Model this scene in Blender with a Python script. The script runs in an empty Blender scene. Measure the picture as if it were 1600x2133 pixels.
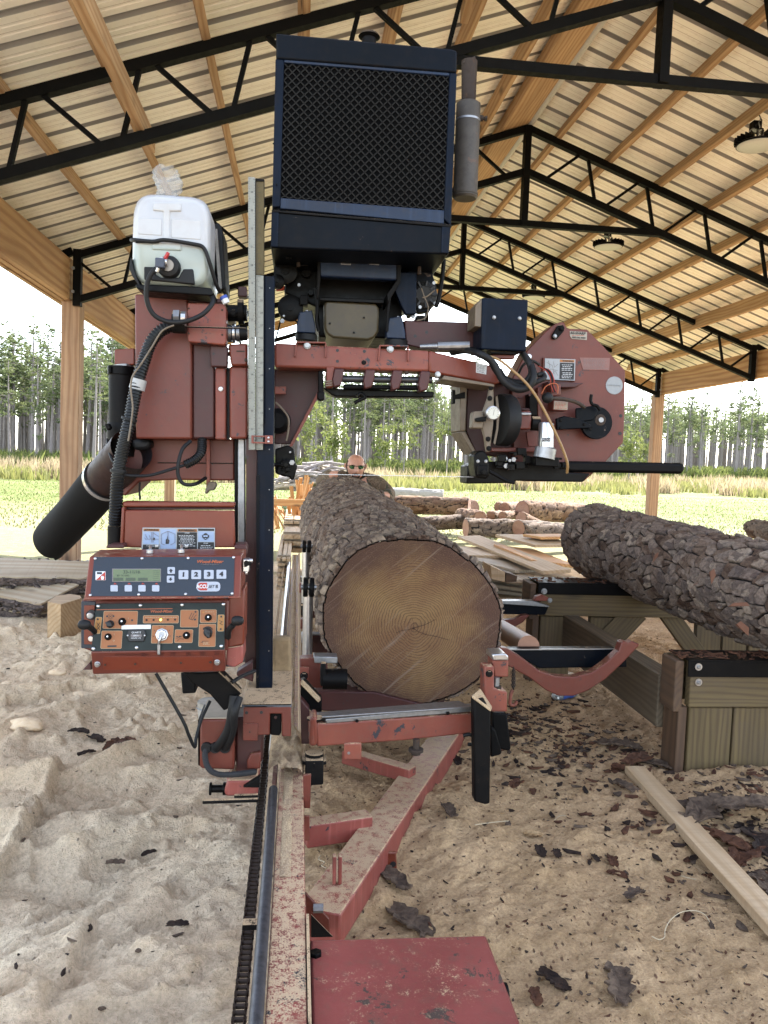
import bpy, bmesh, math, random
import numpy as np
from mathutils import Vector, Matrix

# ------------------------------------------------------------------ camera
CAM = (0.0, 0.0, 1.3)
YAW, PITCH, ROLL, FPX = 6.302, 3.719, 2.207, 1653.0
def _basis():
    a, p, r = map(math.radians, (YAW, PITCH, ROLL))
    f0 = Vector((math.sin(a), math.cos(a), 0)); r0 = Vector((math.cos(a), -math.sin(a), 0)); z = Vector((0, 0, 1))
    f = f0*math.cos(p) - z*math.sin(p); u = f0*math.sin(p) + z*math.cos(p)
    return r0*math.cos(r) + u*math.sin(r), u*math.cos(r) - r0*math.sin(r), f
CR, CU, CF = _basis()
scene = bpy.context.scene
cd = bpy.data.cameras.new('camera'); cam = bpy.data.objects.new('camera', cd)
scene.collection.objects.link(cam)
M = Matrix((CR, CU, -CF)).transposed().to_4x4(); M.translation = Vector(CAM)
cam.matrix_world = M
cd.sensor_fit = 'VERTICAL'; cd.sensor_height = 36; cd.lens = 36*FPX/2133
cd.clip_end = 2000; cd.clip_start = 0.05
scene.camera = cam
# ------------------------------------------------------------------ light
SUN_EL, SUN_AZ = 41, 35          # azimuth to the right of +Y
w = bpy.data.worlds.new('World'); scene.world = w; w.use_nodes = True
nt = w.node_tree; bg = nt.nodes['Background']
sky = nt.nodes.new('ShaderNodeTexSky'); sky.sky_type = 'NISHITA'; sky.sun_disc = False
sky.sun_elevation = math.radians(SUN_EL); sky.sun_rotation = math.radians(SUN_AZ)
sky.air_density = 1.0; sky.dust_density = 0.8; sky.ozone_density = 1.0
hs = nt.nodes.new('ShaderNodeHueSaturation'); hs.inputs['Saturation'].default_value = .55; nt.links.new(sky.outputs[0], hs.inputs['Color']); nt.links.new(hs.outputs[0], bg.inputs[0]); bg.inputs[1].default_value = 0.14
sl = bpy.data.lights.new('sun', 'SUN'); sl.energy = 3.6; sl.angle = math.radians(0.5); sl.color = (1, 0.95, 0.87)
so = bpy.data.objects.new('sun', sl); scene.collection.objects.link(so)
sd = Vector((math.sin(math.radians(SUN_AZ))*math.cos(math.radians(SUN_EL)), math.cos(math.radians(SUN_AZ))*math.cos(math.radians(SUN_EL)), math.sin(math.radians(SUN_EL))))
so.rotation_euler = sd.to_track_quat('Z', 'Y').to_euler(); so.location = (5, 30, 30)
vs = scene.view_settings; vs.view_transform = 'Standard'; vs.look = 'None'; vs.gamma = 1; vs.use_curve_mapping = False
vs.exposure = 2.8
scene.render.engine = 'CYCLES'
scene.cycles.max_bounces = 8; scene.cycles.diffuse_bounces = 5; scene.cycles.transparent_max_bounces = 12
R = random.Random(7)
C = scene.collection
# ------------------------------------------------------------------ projection helpers (photo pixel -> point on a real plane)
def ray(px, py):
    return CF + CR*((px-800)/FPX) - CU*((py-1066.5)/FPX)
def P(px, py, Y):
    d = ray(px, py); t = (Y-CAM[1])/d.y
    return Vector(CAM) + d*t
def PZ(px, py, z):
    d = ray(px, py); t = (z-CAM[2])/d.z
    return Vector(CAM) + d*t
def PXX(px, py, X):
    d = ray(px, py); t = (X-CAM[0])/d.x
    return Vector(CAM) + d*t
class Plane:
    def __init__(s, a, b, c):
        s.o = Vector(a); s.n = (Vector(b)-s.o).cross(Vector(c)-s.o).normalized()
        if s.n.y > 0: s.n = -s.n            # the normal looks at the viewer's side (-Y)
        s.ex = (Vector(b)-s.o).normalized(); s.ez = s.n.cross(s.ex).normalized()
        if s.ez.z < 0: s.ez = -s.ez
    def at(s, px, py, off=0):
        d = ray(px, py); o = s.o + s.n*off
        t = (o-Vector(CAM)).dot(s.n)/d.dot(s.n)
        return Vector(CAM)+d*t
def YP(Y): return Plane((0, Y, 0), (1, Y, 0), (0, Y, 1))
# ------------------------------------------------------------------ object helpers
W = {}
def tag(o, label=None, cat=None, group=None, kind=None):
    if label: o['label'] = label
    if cat: o['category'] = cat
    if group: o['group'] = group
    if kind: o['kind'] = kind
    return o
def thing(name, loc, label, cat, group=None, kind=None):
    o = bpy.data.objects.new(name, None); C.objects.link(o); o.location = loc
    o.empty_display_size = .1
    W[o.name] = Vector(loc)
    return tag(o, label, cat, group, kind)
def link(name, me, parent=None, org=None, rot=None):
    o = bpy.data.objects.new(name, me); C.objects.link(o)
    org = Vector(org) if org is not None else Vector((0, 0, 0))
    W[o.name] = org
    if parent is not None:
        o.parent = parent; o.location = org - W[parent.name]
    else: o.location = org
    if rot is not None: o.rotation_euler = rot
    return o
def smoothed(me, ang=40):
    me.polygons.foreach_set('use_smooth', [True]*len(me.polygons))
    try: me.set_sharp_from_angle(angle=math.radians(ang))
    except Exception: pass
class MB:
    """collects faces; build() links ONE mesh object"""
    def __init__(s): s.v = []; s.f = []
    def add(s, vs, fs):
        n = len(s.v); s.v += [tuple(v) for v in vs]; s.f += [[i+n for i in f] for f in fs]; return s
    def poly(s, pts, off):
        off = Vector(off); n = len(pts)
        a = [Vector(p) for p in pts]; b = [p+off for p in a]
        fs = [list(range(n)), list(range(2*n-1, n-1, -1))]
        fs += [[i, i+n, (i+1) % n+n, (i+1) % n] for i in range(n)]
        return s.add(a+b, fs)
    def px(s, pts, Y, d):                      # outline on the plane Y, real thickness d away from the viewer
        pl = Y if isinstance(Y, Plane) else YP(Y)
        return s.poly([pl.at(*p) for p in pts], -pl.n*d)
    def box(s, c, h, m=None):
        c = Vector(c); vs = []
        for z in (-1, 1):
            for x, y in ((-1, -1), (1, -1), (1, 1), (-1, 1)):
                v = Vector((x*h[0], y*h[1], z*h[2]))
                if m is not None: v = m @ v
                vs.append(c+v)
        return s.add(vs, [[3, 2, 1, 0], [4, 5, 6, 7], [0, 1, 5, 4], [1, 2, 6, 5], [2, 3, 7, 6], [3, 0, 4, 7]])
    def bar(s, a, b, w, h, up=(0, 0, 1)):
        a = Vector(a); b = Vector(b); x = (b-a).normalized(); y = Vector(up).cross(x)
        if y.length < 1e-4: y = Vector((0, 1, 0)).cross(x)
        y.normalize(); z = x.cross(y)
        m = Matrix((x, y, z)).transposed()
        return s.box((a+b)/2, ((b-a).length/2, w/2, h/2), m)
    def tube(s, pts, r, n=8, cap=True):
        pts = [Vector(p) for p in pts]; rs = r if isinstance(r, (list, tuple)) else [r]*len(pts)
        base = len(s.v); t0 = (pts[1]-pts[0]).normalized()
        up = Vector((0, 0, 1)) if abs(t0.z) < .9 else Vector((1, 0, 0))
        nx = up.cross(t0).normalized()
        vs = []
        for i, p in enumerate(pts):
            t = (pts[min(i+1, len(pts)-1)]-pts[max(i-1, 0)]).normalized()
            nx = (nx - t*nx.dot(t)).normalized(); ny = t.cross(nx)
            for k in range(n):
                a = 2*math.pi*k/n; vs.append(p+(nx*math.cos(a)+ny*math.sin(a))*rs[i])
        fs = []
        for i in range(len(pts)-1):
            for k in range(n):
                fs.append([i*n+k, i*n+(k+1) % n, (i+1)*n+(k+1) % n, (i+1)*n+k])
        if cap: fs.append(list(range(n-1, -1, -1))); fs.append([(len(pts)-1)*n+k for k in range(n)])
        return s.add(vs, fs)
    def cyl(s, a, b, r, n=20, r2=None): return s.tube([a, b], [r, r if r2 is None else r2], n)
    def build(s, name, mat, parent=None, bevel=0, smooth=None, seg=2, label=None):
        me = bpy.data.meshes.new(name)
        a = np.array(s.v, float); org = (a.min(0)+a.max(0))/2
        if parent is None: org[2] = a[:, 2].min()
        me.from_pydata((a-org).tolist(), [], s.f); me.validate()
        bm = bmesh.new(); bm.from_mesh(me); bmesh.ops.recalc_face_normals(bm, faces=bm.faces); bm.to_mesh(me); bm.free()
        me.materials.append(mat)
        if smooth: smoothed(me, smooth)
        o = link(name, me, parent, org)
        if bevel:
            m = o.modifiers.new('bevel', 'BEVEL'); m.width = bevel; m.segments = seg; m.limit_method = 'ANGLE'; m.angle_limit = math.radians(35)
            m.harden_normals = False
            if not smooth: smoothed(me, 30)
        if label: o['label'] = label
        return o
def board(name, a, b, w, h, mat, parent=None, up=(0, 0, 1), bevel=.002, chop=0):
    """a plank from a to b whose own X axis is the grain"""
    a = Vector(a); b = Vector(b); L = (b-a).length; x = (b-a)/L; y = Vector(up).cross(x)
    if y.length < 1e-4: y = Vector((0, 1, 0)).cross(x)
    y.normalize(); z = x.cross(y)
    me = bpy.data.meshes.new(name)
    mb = MB().box((0, 0, 0), (L/2, w/2, h/2))
    me.from_pydata(mb.v, [], mb.f); me.materials.append(mat)
    o = bpy.data.objects.new(name, me); C.objects.link(o)
    org = (a+b)/2; W[o.name] = org.copy()
    mm = Matrix((x, y, z)).transposed().to_4x4()
    if parent is not None: o.parent = parent; mm.translation = org-W[parent.name]
    else: mm.translation = org
    o.matrix_local = mm
    if bevel:
        m = o.modifiers.new('bevel', 'BEVEL'); m.width = bevel; m.segments = 1
    return o
def copy_tree(o, parent=None):
    c = o.copy(); C.objects.link(c)
    if parent is not None: c.parent = parent
    for ch in list(o.children): copy_tree(ch, c)
    return c
def text(s, pl, px, py, hpx, mat, parent, name='lettering', off=.0012, wscale=1.0, ital=0, bold=0, align='CENTER', d=.0006):
    """raised print on the plane pl; px,py = centre, hpx = cap height in photo pixels"""
    cu = bpy.data.curves.new(name, 'FONT'); cu.body = s; cu.align_x = align; cu.align_y = 'CENTER'
    o0 = pl.at(px, py, off); h = (pl.at(px, py-hpx, off)-o0).length
    cu.size = h/0.70; cu.shear = ital; cu.offset = bold*cu.size; cu.extrude = d/2; cu.resolution_u = 3
    tmp = bpy.data.objects.new('tmp', cu); me = bpy.data.meshes.new_from_object(tmp); bpy.data.objects.remove(tmp); bpy.data.curves.remove(cu)
    me.name = name
    ex = pl.ex if pl.ex.x > 0 else -pl.ex
    me.transform(Matrix.Scale(wscale, 4, Vector((1, 0, 0))))
    me.materials.append(mat)
    o = bpy.data.objects.new(name, me); C.objects.link(o); W[o.name] = o0.copy()
    mm = Matrix((ex, pl.ez, pl.n)).transposed().to_4x4(); mm.translation = o0-W[parent.name]
    o.parent = parent; o.matrix_local = mm
    return o
# ------------------------------------------------------------------ noise in numpy
def _h(ix, iy, s):
    n = (ix.astype(np.int64)*374761393 + iy.astype(np.int64)*668265263 + s*1442695041) & 0xffffffff
    n = ((n ^ (n >> 13))*1274126177) & 0xffffffff
    n = n ^ (n >> 16)
    return (n & 0xffff)/65535.0
def vn(x, y, s=0):
    ix = np.floor(x); iy = np.floor(y); fx = x-ix; fy = y-iy
    fx = fx*fx*fx*(fx*(fx*6-15)+10); fy = fy*fy*fy*(fy*(fy*6-15)+10)
    a = _h(ix, iy, s); b = _h(ix+1, iy, s); c = _h(ix, iy+1, s); d = _h(ix+1, iy+1, s)
    return (a*(1-fx)+b*fx)*(1-fy)+(c*(1-fx)+d*fx)*fy
def fbm(x, y, o=4, s=0, g=.5):
    r = 0; a = 1; t = 0
    for k in range(o):
        r = r+a*(vn(x, y, s+k*17)-.5); t += a; a *= g; x = x*2.03+7.1; y = y*2.03+3.3
    return r/t*2
def voro(u, v, s=0, wrapu=None, jit=.85):
    """F1, F2, id-random, and offset inside the cell"""
    iu = np.floor(u); iv = np.floor(v)
    f1 = np.full(u.shape, 9.); f2 = f1.copy(); rid = np.zeros(u.shape); du = np.zeros(u.shape); dv = np.zeros(u.shape)
    for a in (-1, 0, 1):
        for b in (-1, 0, 1):
            cu_ = iu+a; cv = iv+b
            cw = cu_ % wrapu if wrapu else cu_
            qx = cu_+.5+(_h(cw, cv, s)-.5)*jit; qy = cv+.5+(_h(cw, cv, s+5)-.5)*jit
            d = np.hypot(u-qx, v-qy); m = d < f1
            f2 = np.where(m, f1, np.minimum(f2, d)); rid = np.where(m, _h(cw, cv, s+9), rid)
            du = np.where(m, u-qx, du); dv = np.where(m, v-qy, dv); f1 = np.where(m, d, f1)
    return f1, f2, rid, du, dv
def sstep(a, b, x):
    t = np.clip((x-a)/(b-a), 0, 1); return t*t*(3-2*t)
# ------------------------------------------------------------------ materials
class NT:
    def __init__(s, name):
        s.m = bpy.data.materials.new(name); s.m.use_nodes = True; s.t = s.m.node_tree; s.b = s.t.nodes['Principled BSDF']
        s.out = s.t.nodes['Material Output']
    def n(s, t, **k):
        o = s.t.nodes.new(t)
        for a, b in k.items():
            if a.startswith('i_'): o.inputs[a[2:].replace('_', ' ')].default_value = b
            else: setattr(o, a, b)
        return o
    def l(s, a, b): s.t.links.new(a, b)
    def coord(s, scale=(1, 1, 1), world=False, rnd=False):
        if world: o = s.n('ShaderNodeNewGeometry').outputs['Position']
        else: o = s.n('ShaderNodeTexCoord').outputs['Object']
        if rnd:
            oi = s.n('ShaderNodeObjectInfo'); ml = s.n('ShaderNodeMath', operation='MULTIPLY'); s.l(oi.outputs['Random'], ml.inputs[0]); ml.inputs[1].default_value = 37.
            ad = s.n('ShaderNodeVectorMath', operation='ADD'); s.l(o, ad.inputs[0]); s.l(ml.outputs[0], ad.inputs[1]); o = ad.outputs[0]
        mp = s.n('ShaderNodeMapping'); mp.inputs['Scale'].default_value = scale; s.l(o, mp.inputs[0]); return mp.outputs[0]
    def noise(s, co, sc, det=4, rough=.55, dist=0):
        o = s.n('ShaderNodeTexNoise'); o.inputs['Scale'].default_value = sc; o.inputs['Detail'].default_value = det
        o.inputs['Roughness'].default_value = rough; o.inputs['Distortion'].default_value = dist
        s.l(co, o.inputs['Vector']); return o.outputs['Fac']
    def ramp(s, f, stops, interp='LINEAR'):
        o = s.n('ShaderNodeValToRGB'); s.l(f, o.inputs[0]); e = o.color_ramp; e.interpolation = interp
        while len(e.elements) < len(stops): e.elements.new(.5)
        for k, (p, c) in enumerate(stops):
            e.elements[k].position = p; e.elements[k].color = (c, c, c, 1) if isinstance(c, (int, float)) else (*c, 1)
        return o.outputs[0]
    def mix(s, f, a, b, mode='MIX'):
        o = s.n('ShaderNodeMix', data_type='RGBA', blend_type=mode)
        if isinstance(f, (int, float)): o.inputs[0].default_value = f
        else: s.l(f, o.inputs[0])
        for i, q in ((6, a), (7, b)):
            if isinstance(q, tuple): o.inputs[i].default_value = (*q[:3], 1)
            else: s.l(q, o.inputs[i])
        return o.outputs[2]
    def math(s, op, a, b=0.):
        o = s.n('ShaderNodeMath', operation=op)
        for i, q in ((0, a), (1, b)):
            if isinstance(q, (int, float)): o.inputs[i].default_value = q
            else: s.l(q, o.inputs[i])
        return o.outputs[0]
    def bump(s, h, st=.3, dist=.01, prev=None):
        o = s.n('ShaderNodeBump'); o.inputs['Strength'].default_value = st; o.inputs['Distance'].default_value = dist
        s.l(h, o.inputs['Height'])
        if prev is not None: s.l(prev, o.inputs['Normal'])
        s.l(o.outputs[0], s.b.inputs['Normal']); return o.outputs[0]
    def base(s, c): 
        if isinstance(c, tuple): s.b.inputs['Base Color'].default_value = (*c[:3], 1)
        else: s.l(c, s.b.inputs['Base Color'])
    def rough(s, c):
        if isinstance(c, (int, float)): s.b.inputs['Roughness'].default_value = c
        else: s.l(c, s.b.inputs['Roughness'])
SAW1 = (.50, .37, .24); SAW2 = (.27, .175, .095)
def metalpaint(name, col, col2, chip=(.02, .02, .025), chips=.0, rough=.45, dust=.0, dirt=.25, metallic=0, streak=False, spec=.5, sdust=0.):
    k_ = .80 if 'deck' in name or 'rail' in name or 'sawdust' in name else (.60 if 'worn' in name else .46)
    col = tuple(x*k_ for x in col); col2 = tuple(x*k_ for x in col2); spec *= (.7 if max(col) > .03 else .28)
    t = NT(name); co = t.coord(world=True)
    lum = max(col); dk = min(1., .12+lum*4.); n1 = t.noise(co, 5, 5, .6); c = t.mix(t.ramp(n1, [(.35, 0.), (.65, 1.)]), col, col2)
    n2 = t.noise(co, 38, 6, .65)
    c = t.mix(t.ramp(n2, [(.5, 0.), (.8, dirt)]), c, (.10*dk, .07*dk, .05*dk))
    if streak:
        cs = t.coord((60, 60, 3), world=True); n4 = t.noise(cs, 1, 3, .6); c = t.mix(t.ramp(n4, [(.55, 0.), (.75, .35)]), c, tuple(min(1, x*1.7+.05*dk) for x in col))
    # fine scuffs
    cs = t.coord((30, 30, 9), world=True); n5 = t.noise(cs, 3, 6, .75, .6); c = t.mix(t.ramp(n5, [(.62, 0.), (.72, .25)]), c, tuple(min(1, x*1.4+.04*dk) for x in col))
    if chips:
        n3 = t.noise(co, 16, 8, .72, .3); e = .66-chips*.2
        c = t.mix(t.ramp(n3, [(e, 0.), (e+.02, 1.)]), c, chip)
    if dust or sdust:
        g = t.n('ShaderNodeNewGeometry'); sx = t.n('ShaderNodeSeparateXYZ'); t.l(g.outputs['True Normal'], sx.inputs[0])
        up = t.ramp(sx.outputs['Z'], [(.55, 0.), (.85, 1.)])
        nd = t.noise(co, 9, 6, .7); grains = t.math('ADD', t.math('MULTIPLY', t.noise(co, 330, 2, .6), .45), t.math('MULTIPLY', t.noise(co, 45, 5, .75), .55))
        a = t.math('MULTIPLY', t.ramp(nd, [(.62-dust*.55, 0.), (.74-dust*.5, 1.)]), t.ramp(grains, [(.62-dust*.3, 0.), (.70-dust*.3, 1.)]))
        a = t.math('MULTIPLY', a, up)
        if sdust:
            s2 = t.math('MULTIPLY', t.ramp(nd, [(.45, 0.), (.7, 1.)]), t.ramp(grains, [(.60, 0.), (.66, sdust)])); a = t.math('MAXIMUM', a, s2)
        c = t.mix(a, c, t.mix(grains, SAW1, SAW2))
        t.rough(t.math('MAXIMUM', a, rough))
    else: t.rough(t.ramp(n2, [(.3, rough-.1), (.7, min(1, rough+.15))]))
    t.base(c); t.b.inputs['Metallic'].default_value = metallic
    t.b.inputs['Specular IOR Level'].default_value = spec
    t.bump(n2, .2, .003)
    return t.m
def wood(name, light, dark, scale=1., knots=True, rough=.75, grime=0., sawmarks=0., gx=1.2):
    k_ = .44 if 'treated' in name or 'sill' in name else .80
    light = tuple(x*k_ for x in light); dark = tuple(x*k_ for x in dark)
    t = NT(name); co = t.coord((gx, 9, 9), rnd=True)
    w1 = t.noise(co, 1.4*scale, 2, .5)
    wv = t.n('ShaderNodeTexWave', wave_type='RINGS', rings_direction='X'); t.l(co, wv.inputs['Vector'])
    wv.inputs['Scale'].default_value = 1.5*scale; wv.inputs['Distortion'].default_value = 9; wv.inputs['Detail'].default_value = 2; wv.inputs['Detail Scale'].default_value = .6
    g = t.ramp(wv.outputs['Fac'], [(.15, 0.), (.6, .45), (.95, 1.)])
    c = t.mix(g, light, dark)
    c = t.mix(t.ramp(w1, [(.3, 0.), (.75, .6)]), c, tuple(x*.62 for x in dark))
    fc = t.coord((6, 160, 160), rnd=True); n2 = t.noise(fc, 1, 3, .6)
    c = t.mix(t.ramp(n2, [(.35, 0.), (.75, .35)]), c, tuple(x*.5 for x in dark))
    if knots:
        kc = t.coord((2.2, 6, 6), rnd=True); vo = t.n('ShaderNodeTexVoronoi'); t.l(kc, vo.inputs['Vector']); vo.inputs['Scale'].default_value = 1.
        c = t.mix(t.ramp(vo.outputs['Distance'], [(.05, .9), (.1, .5), (.17, 0.)]), c, tuple(x*.28 for x in dark))
    if grime:
        gc = t.coord((1, 1, 1), world=True); n3 = t.noise(gc, 3.2, 6, .7)
        c = t.mix(t.ramp(n3, [(.45, 0.), (.72, grime)]), c, (.07, .05, .035))
    if sawmarks:
        sc = t.coord((75, 2, 2), rnd=True); n6 = t.noise(sc, 1, 2, .5, .3)
        c = t.mix(t.ramp(n6, [(.5, 0.), (.7, sawmarks)]), c, tuple(x*.55 for x in dark)); 
    t.base(c); t.rough(rough); t.bump(n2, .25, .002)
    return t.m
def plain(name, col, rough=.5, metallic=0, emit=0, noise=.25, spec=.5):
    if not emit and 'gravel' not in name: col = tuple(x*.64 for x in col); spec *= .75
    t = NT(name); co = t.coord(world=True); n = t.noise(co, 60, 4, .6)
    t.base(t.mix(t.ramp(n, [(.3, 0.), (.75, noise)]), col, tuple(x*.4 for x in col))); t.rough(rough); t.b.inputs['Metallic'].default_value = metallic
    t.b.inputs['Specular IOR Level'].default_value = spec
    if emit:
        t.b.inputs['Emission Color'].default_value = (*col, 1); t.b.inputs['Emission Strength'].default_value = emit
    return t.m
mRED = metalpaint('red_paint', (.225, .048, .027), (.175, .035, .022), chips=.08, rough=.45, dust=.35, dirt=.3)
mREDw = metalpaint('worn_red_paint', (.275, .070, .042), (.20, .045, .030), chips=.35, rough=.5, dust=.45, dirt=.45, sdust=.35)
mREDo = metalpaint('orange_red_paint', (.27, .050, .020), (.22, .038, .018), rough=.4, dust=.35, dirt=.15)
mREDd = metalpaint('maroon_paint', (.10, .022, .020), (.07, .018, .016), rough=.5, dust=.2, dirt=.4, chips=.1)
mREDs = metalpaint('sawdusted_red_paint', (.27, .066, .05), (.20, .045, .035), rough=.5, dust=.66, dirt=.4, streak=True, sdust=.5, chips=.25)
mDECK = metalpaint('scuffed_red_deck', (.235, .060, .052), (.17, .042, .037), rough=.38, dust=.25, dirt=.5, chips=.3, chip=(.05, .035, .03), sdust=.6)
mNAVY = metalpaint('navy_paint', (.0022, .005, .011), (.0016, .0035, .007), spec=.3, rough=.42, dust=.3, dirt=.3, chips=.05, chip=(.08, .06, .05))
mNAVYs = metalpaint('navy_paint_with_streaks', (.004, .011, .029), (.003, .008, .019), spec=.3, rough=.4, dust=.3, dirt=.35, streak=True)
mBLUE = metalpaint('blue_paint', (.009, .028, .075), (.007, .018, .048), spec=.35, rough=.4, dust=.3, dirt=.45, streak=True)
mBLK = metalpaint('black_steel', (.004, .004, .005), (.008, .007, .007), rough=.5, dust=.25, dirt=.25, spec=.3)
mBLKd = metalpaint('dusty_black_steel', (.007, .007, .008), (.014, .012, .011), rough=.55, dust=.75, dirt=.35, sdust=.25, spec=.3)
mTRUSS = metalpaint('black_truss_paint', (.004, .004, .0035), (.007, .006, .005), rough=.6, dirt=.15, spec=.3)
mGREASE = metalpaint('greasy_black', (.003, .003, .0035), (.008, .007, .006), rough=.4, dirt=.25, spec=.35)
mRUB = plain('black_rubber', (.007, .007, .008), .6, spec=.35)
mRUBg = plain('grey_rubber', (.03, .03, .033), .7)
mCHR = plain('bright_metal', (.72, .72, .74), .28, .9, noise=.4)
mSTEEL = plain('dull_steel', (.42, .42, .43), .42, .85, noise=.6)
mBOLT = plain('zinc_bolt', (.5, .5, .5), .4, .7, noise=.5)
mCREAM = metalpaint('cream_paint', (.27, .21, .15), (.20, .15, .10), rough=.5, dirt=.5)
mPINE = wood('pine_lumber', (.62, .41, .225), (.44, .25, .115), 1.)
mPINE2 = wood('pine_post', (.46, .29, .16), (.32, .17, .085), .8, grime=.25)
mPLY = wood('plywood_beam', (.58, .36, .17), (.38, .19, .075), .5, knots=False)
mTREAT = wood('treated_lumber', (.245, .168, .060), (.155, .095, .032), 1.5, grime=.5)
mTREATd = wood('treated_lumber_end', (.22, .115, .052), (.14, .07, .032), .9, grime=.6)
mCUT = wood('fresh_cut_lumber', (.60, .44, .28), (.50, .34, .19), .7, sawmarks=.35, knots=False)
mSLAT = wood('orange_slab_wood', (.72, .40, .16), (.55, .26, .09), .8)
mGREYW = wood('weathered_board', (.46, .38, .28), (.32, .25, .18), .8, sawmarks=.3, grime=.3)
mWHITE = plain('white_print', (.75, .76, .78), .5, noise=.1)
mINK = plain('black_print', (.012, .012, .014), .5, noise=0)
# ================================================================== GROUND
_S = [((-20, 1830), (135, 1592), .055), ((135, 1592), (60, 1585), .04), ((95, 2140), (190, 1955), .035), ((190, 1955), (205, 1905), .03), ((60, 1745), (80, 1800), -.03), ((40, 1805), (140, 1800), .025), ((215, 1960), (300, 1990), .022),
      ((330, 1700), (480, 1640), .018), ((90, 1640), (330, 1575), .02), ((250, 1870), (420, 1790), .018), ((20, 1960), (260, 1850), .022), ((0, 2060), (200, 1970), .02), ((300, 2080), (470, 1960), .018), ((150, 1700), (400, 1660), .014), ((10, 1480), (190, 1440), .04), ((160, 1470), (330, 1430), .035)]
SC = []
for a_, b_, h_ in _S:
    p_, q_ = PZ(*a_, .09), PZ(*b_, .09); SC.append((p_.x, p_.y, q_.x, q_.y, h_))
FT = [(PZ(x_, y_, .09).x, PZ(x_, y_, .09).y, a_) for x_, y_, a_ in ((390, 2010, .5), (330, 1930, .7), (150, 1850, .9), (260, 1760, .6), (370, 1730, .3), (100, 1690, 1.), (450, 1820, .4), (60, 2080, .8), (300, 2110, .5), (180, 1640, .7), (400, 1890, .2))]
def marks(x, y):
    w1 = fbm(x*7, y*7, 3, 201)*.035; w2 = fbm(x*7, y*7, 3, 202)*.035; X2 = x+w1; Y2 = y+w2; o = np.zeros(x.shape)
    for ax_, ay_, bx_, by_, h_ in SC:
        dx, dy = bx_-ax_, by_-ay_; L_ = math.hypot(dx, dy); dx /= L_; dy /= L_; s_ = (X2-ax_)*dx+(Y2-ay_)*dy; d_ = (X2-ax_)*dy-(Y2-ay_)*dx
        o = o-h_*sstep(-.012, .012, d_)*np.exp(-np.clip(d_, 0, 9)/.16)*sstep(-.06, .05, s_)*sstep(L_+.06, L_-.05, s_)
        o = o+h_*.35*np.exp(-((d_+.02)/.02)**2)*sstep(-.04, .04, s_)*sstep(L_+.04, L_-.04, s_)
    for fx_, fy_, a_ in FT:
        u_ = (X2-fx_)*math.cos(a_)+(Y2-fy_)*math.sin(a_); v_ = -(X2-fx_)*math.sin(a_)+(Y2-fy_)*math.cos(a_); r_ = np.sqrt((u_/.14)**2+(v_/.055)**2)
        o = o-.016*sstep(1.05, .85, r_)+.009*np.exp(-((r_-1.12)/.12)**2)+.004*np.sin(u_*190)*sstep(.95, .8, r_)
    return o
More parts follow.
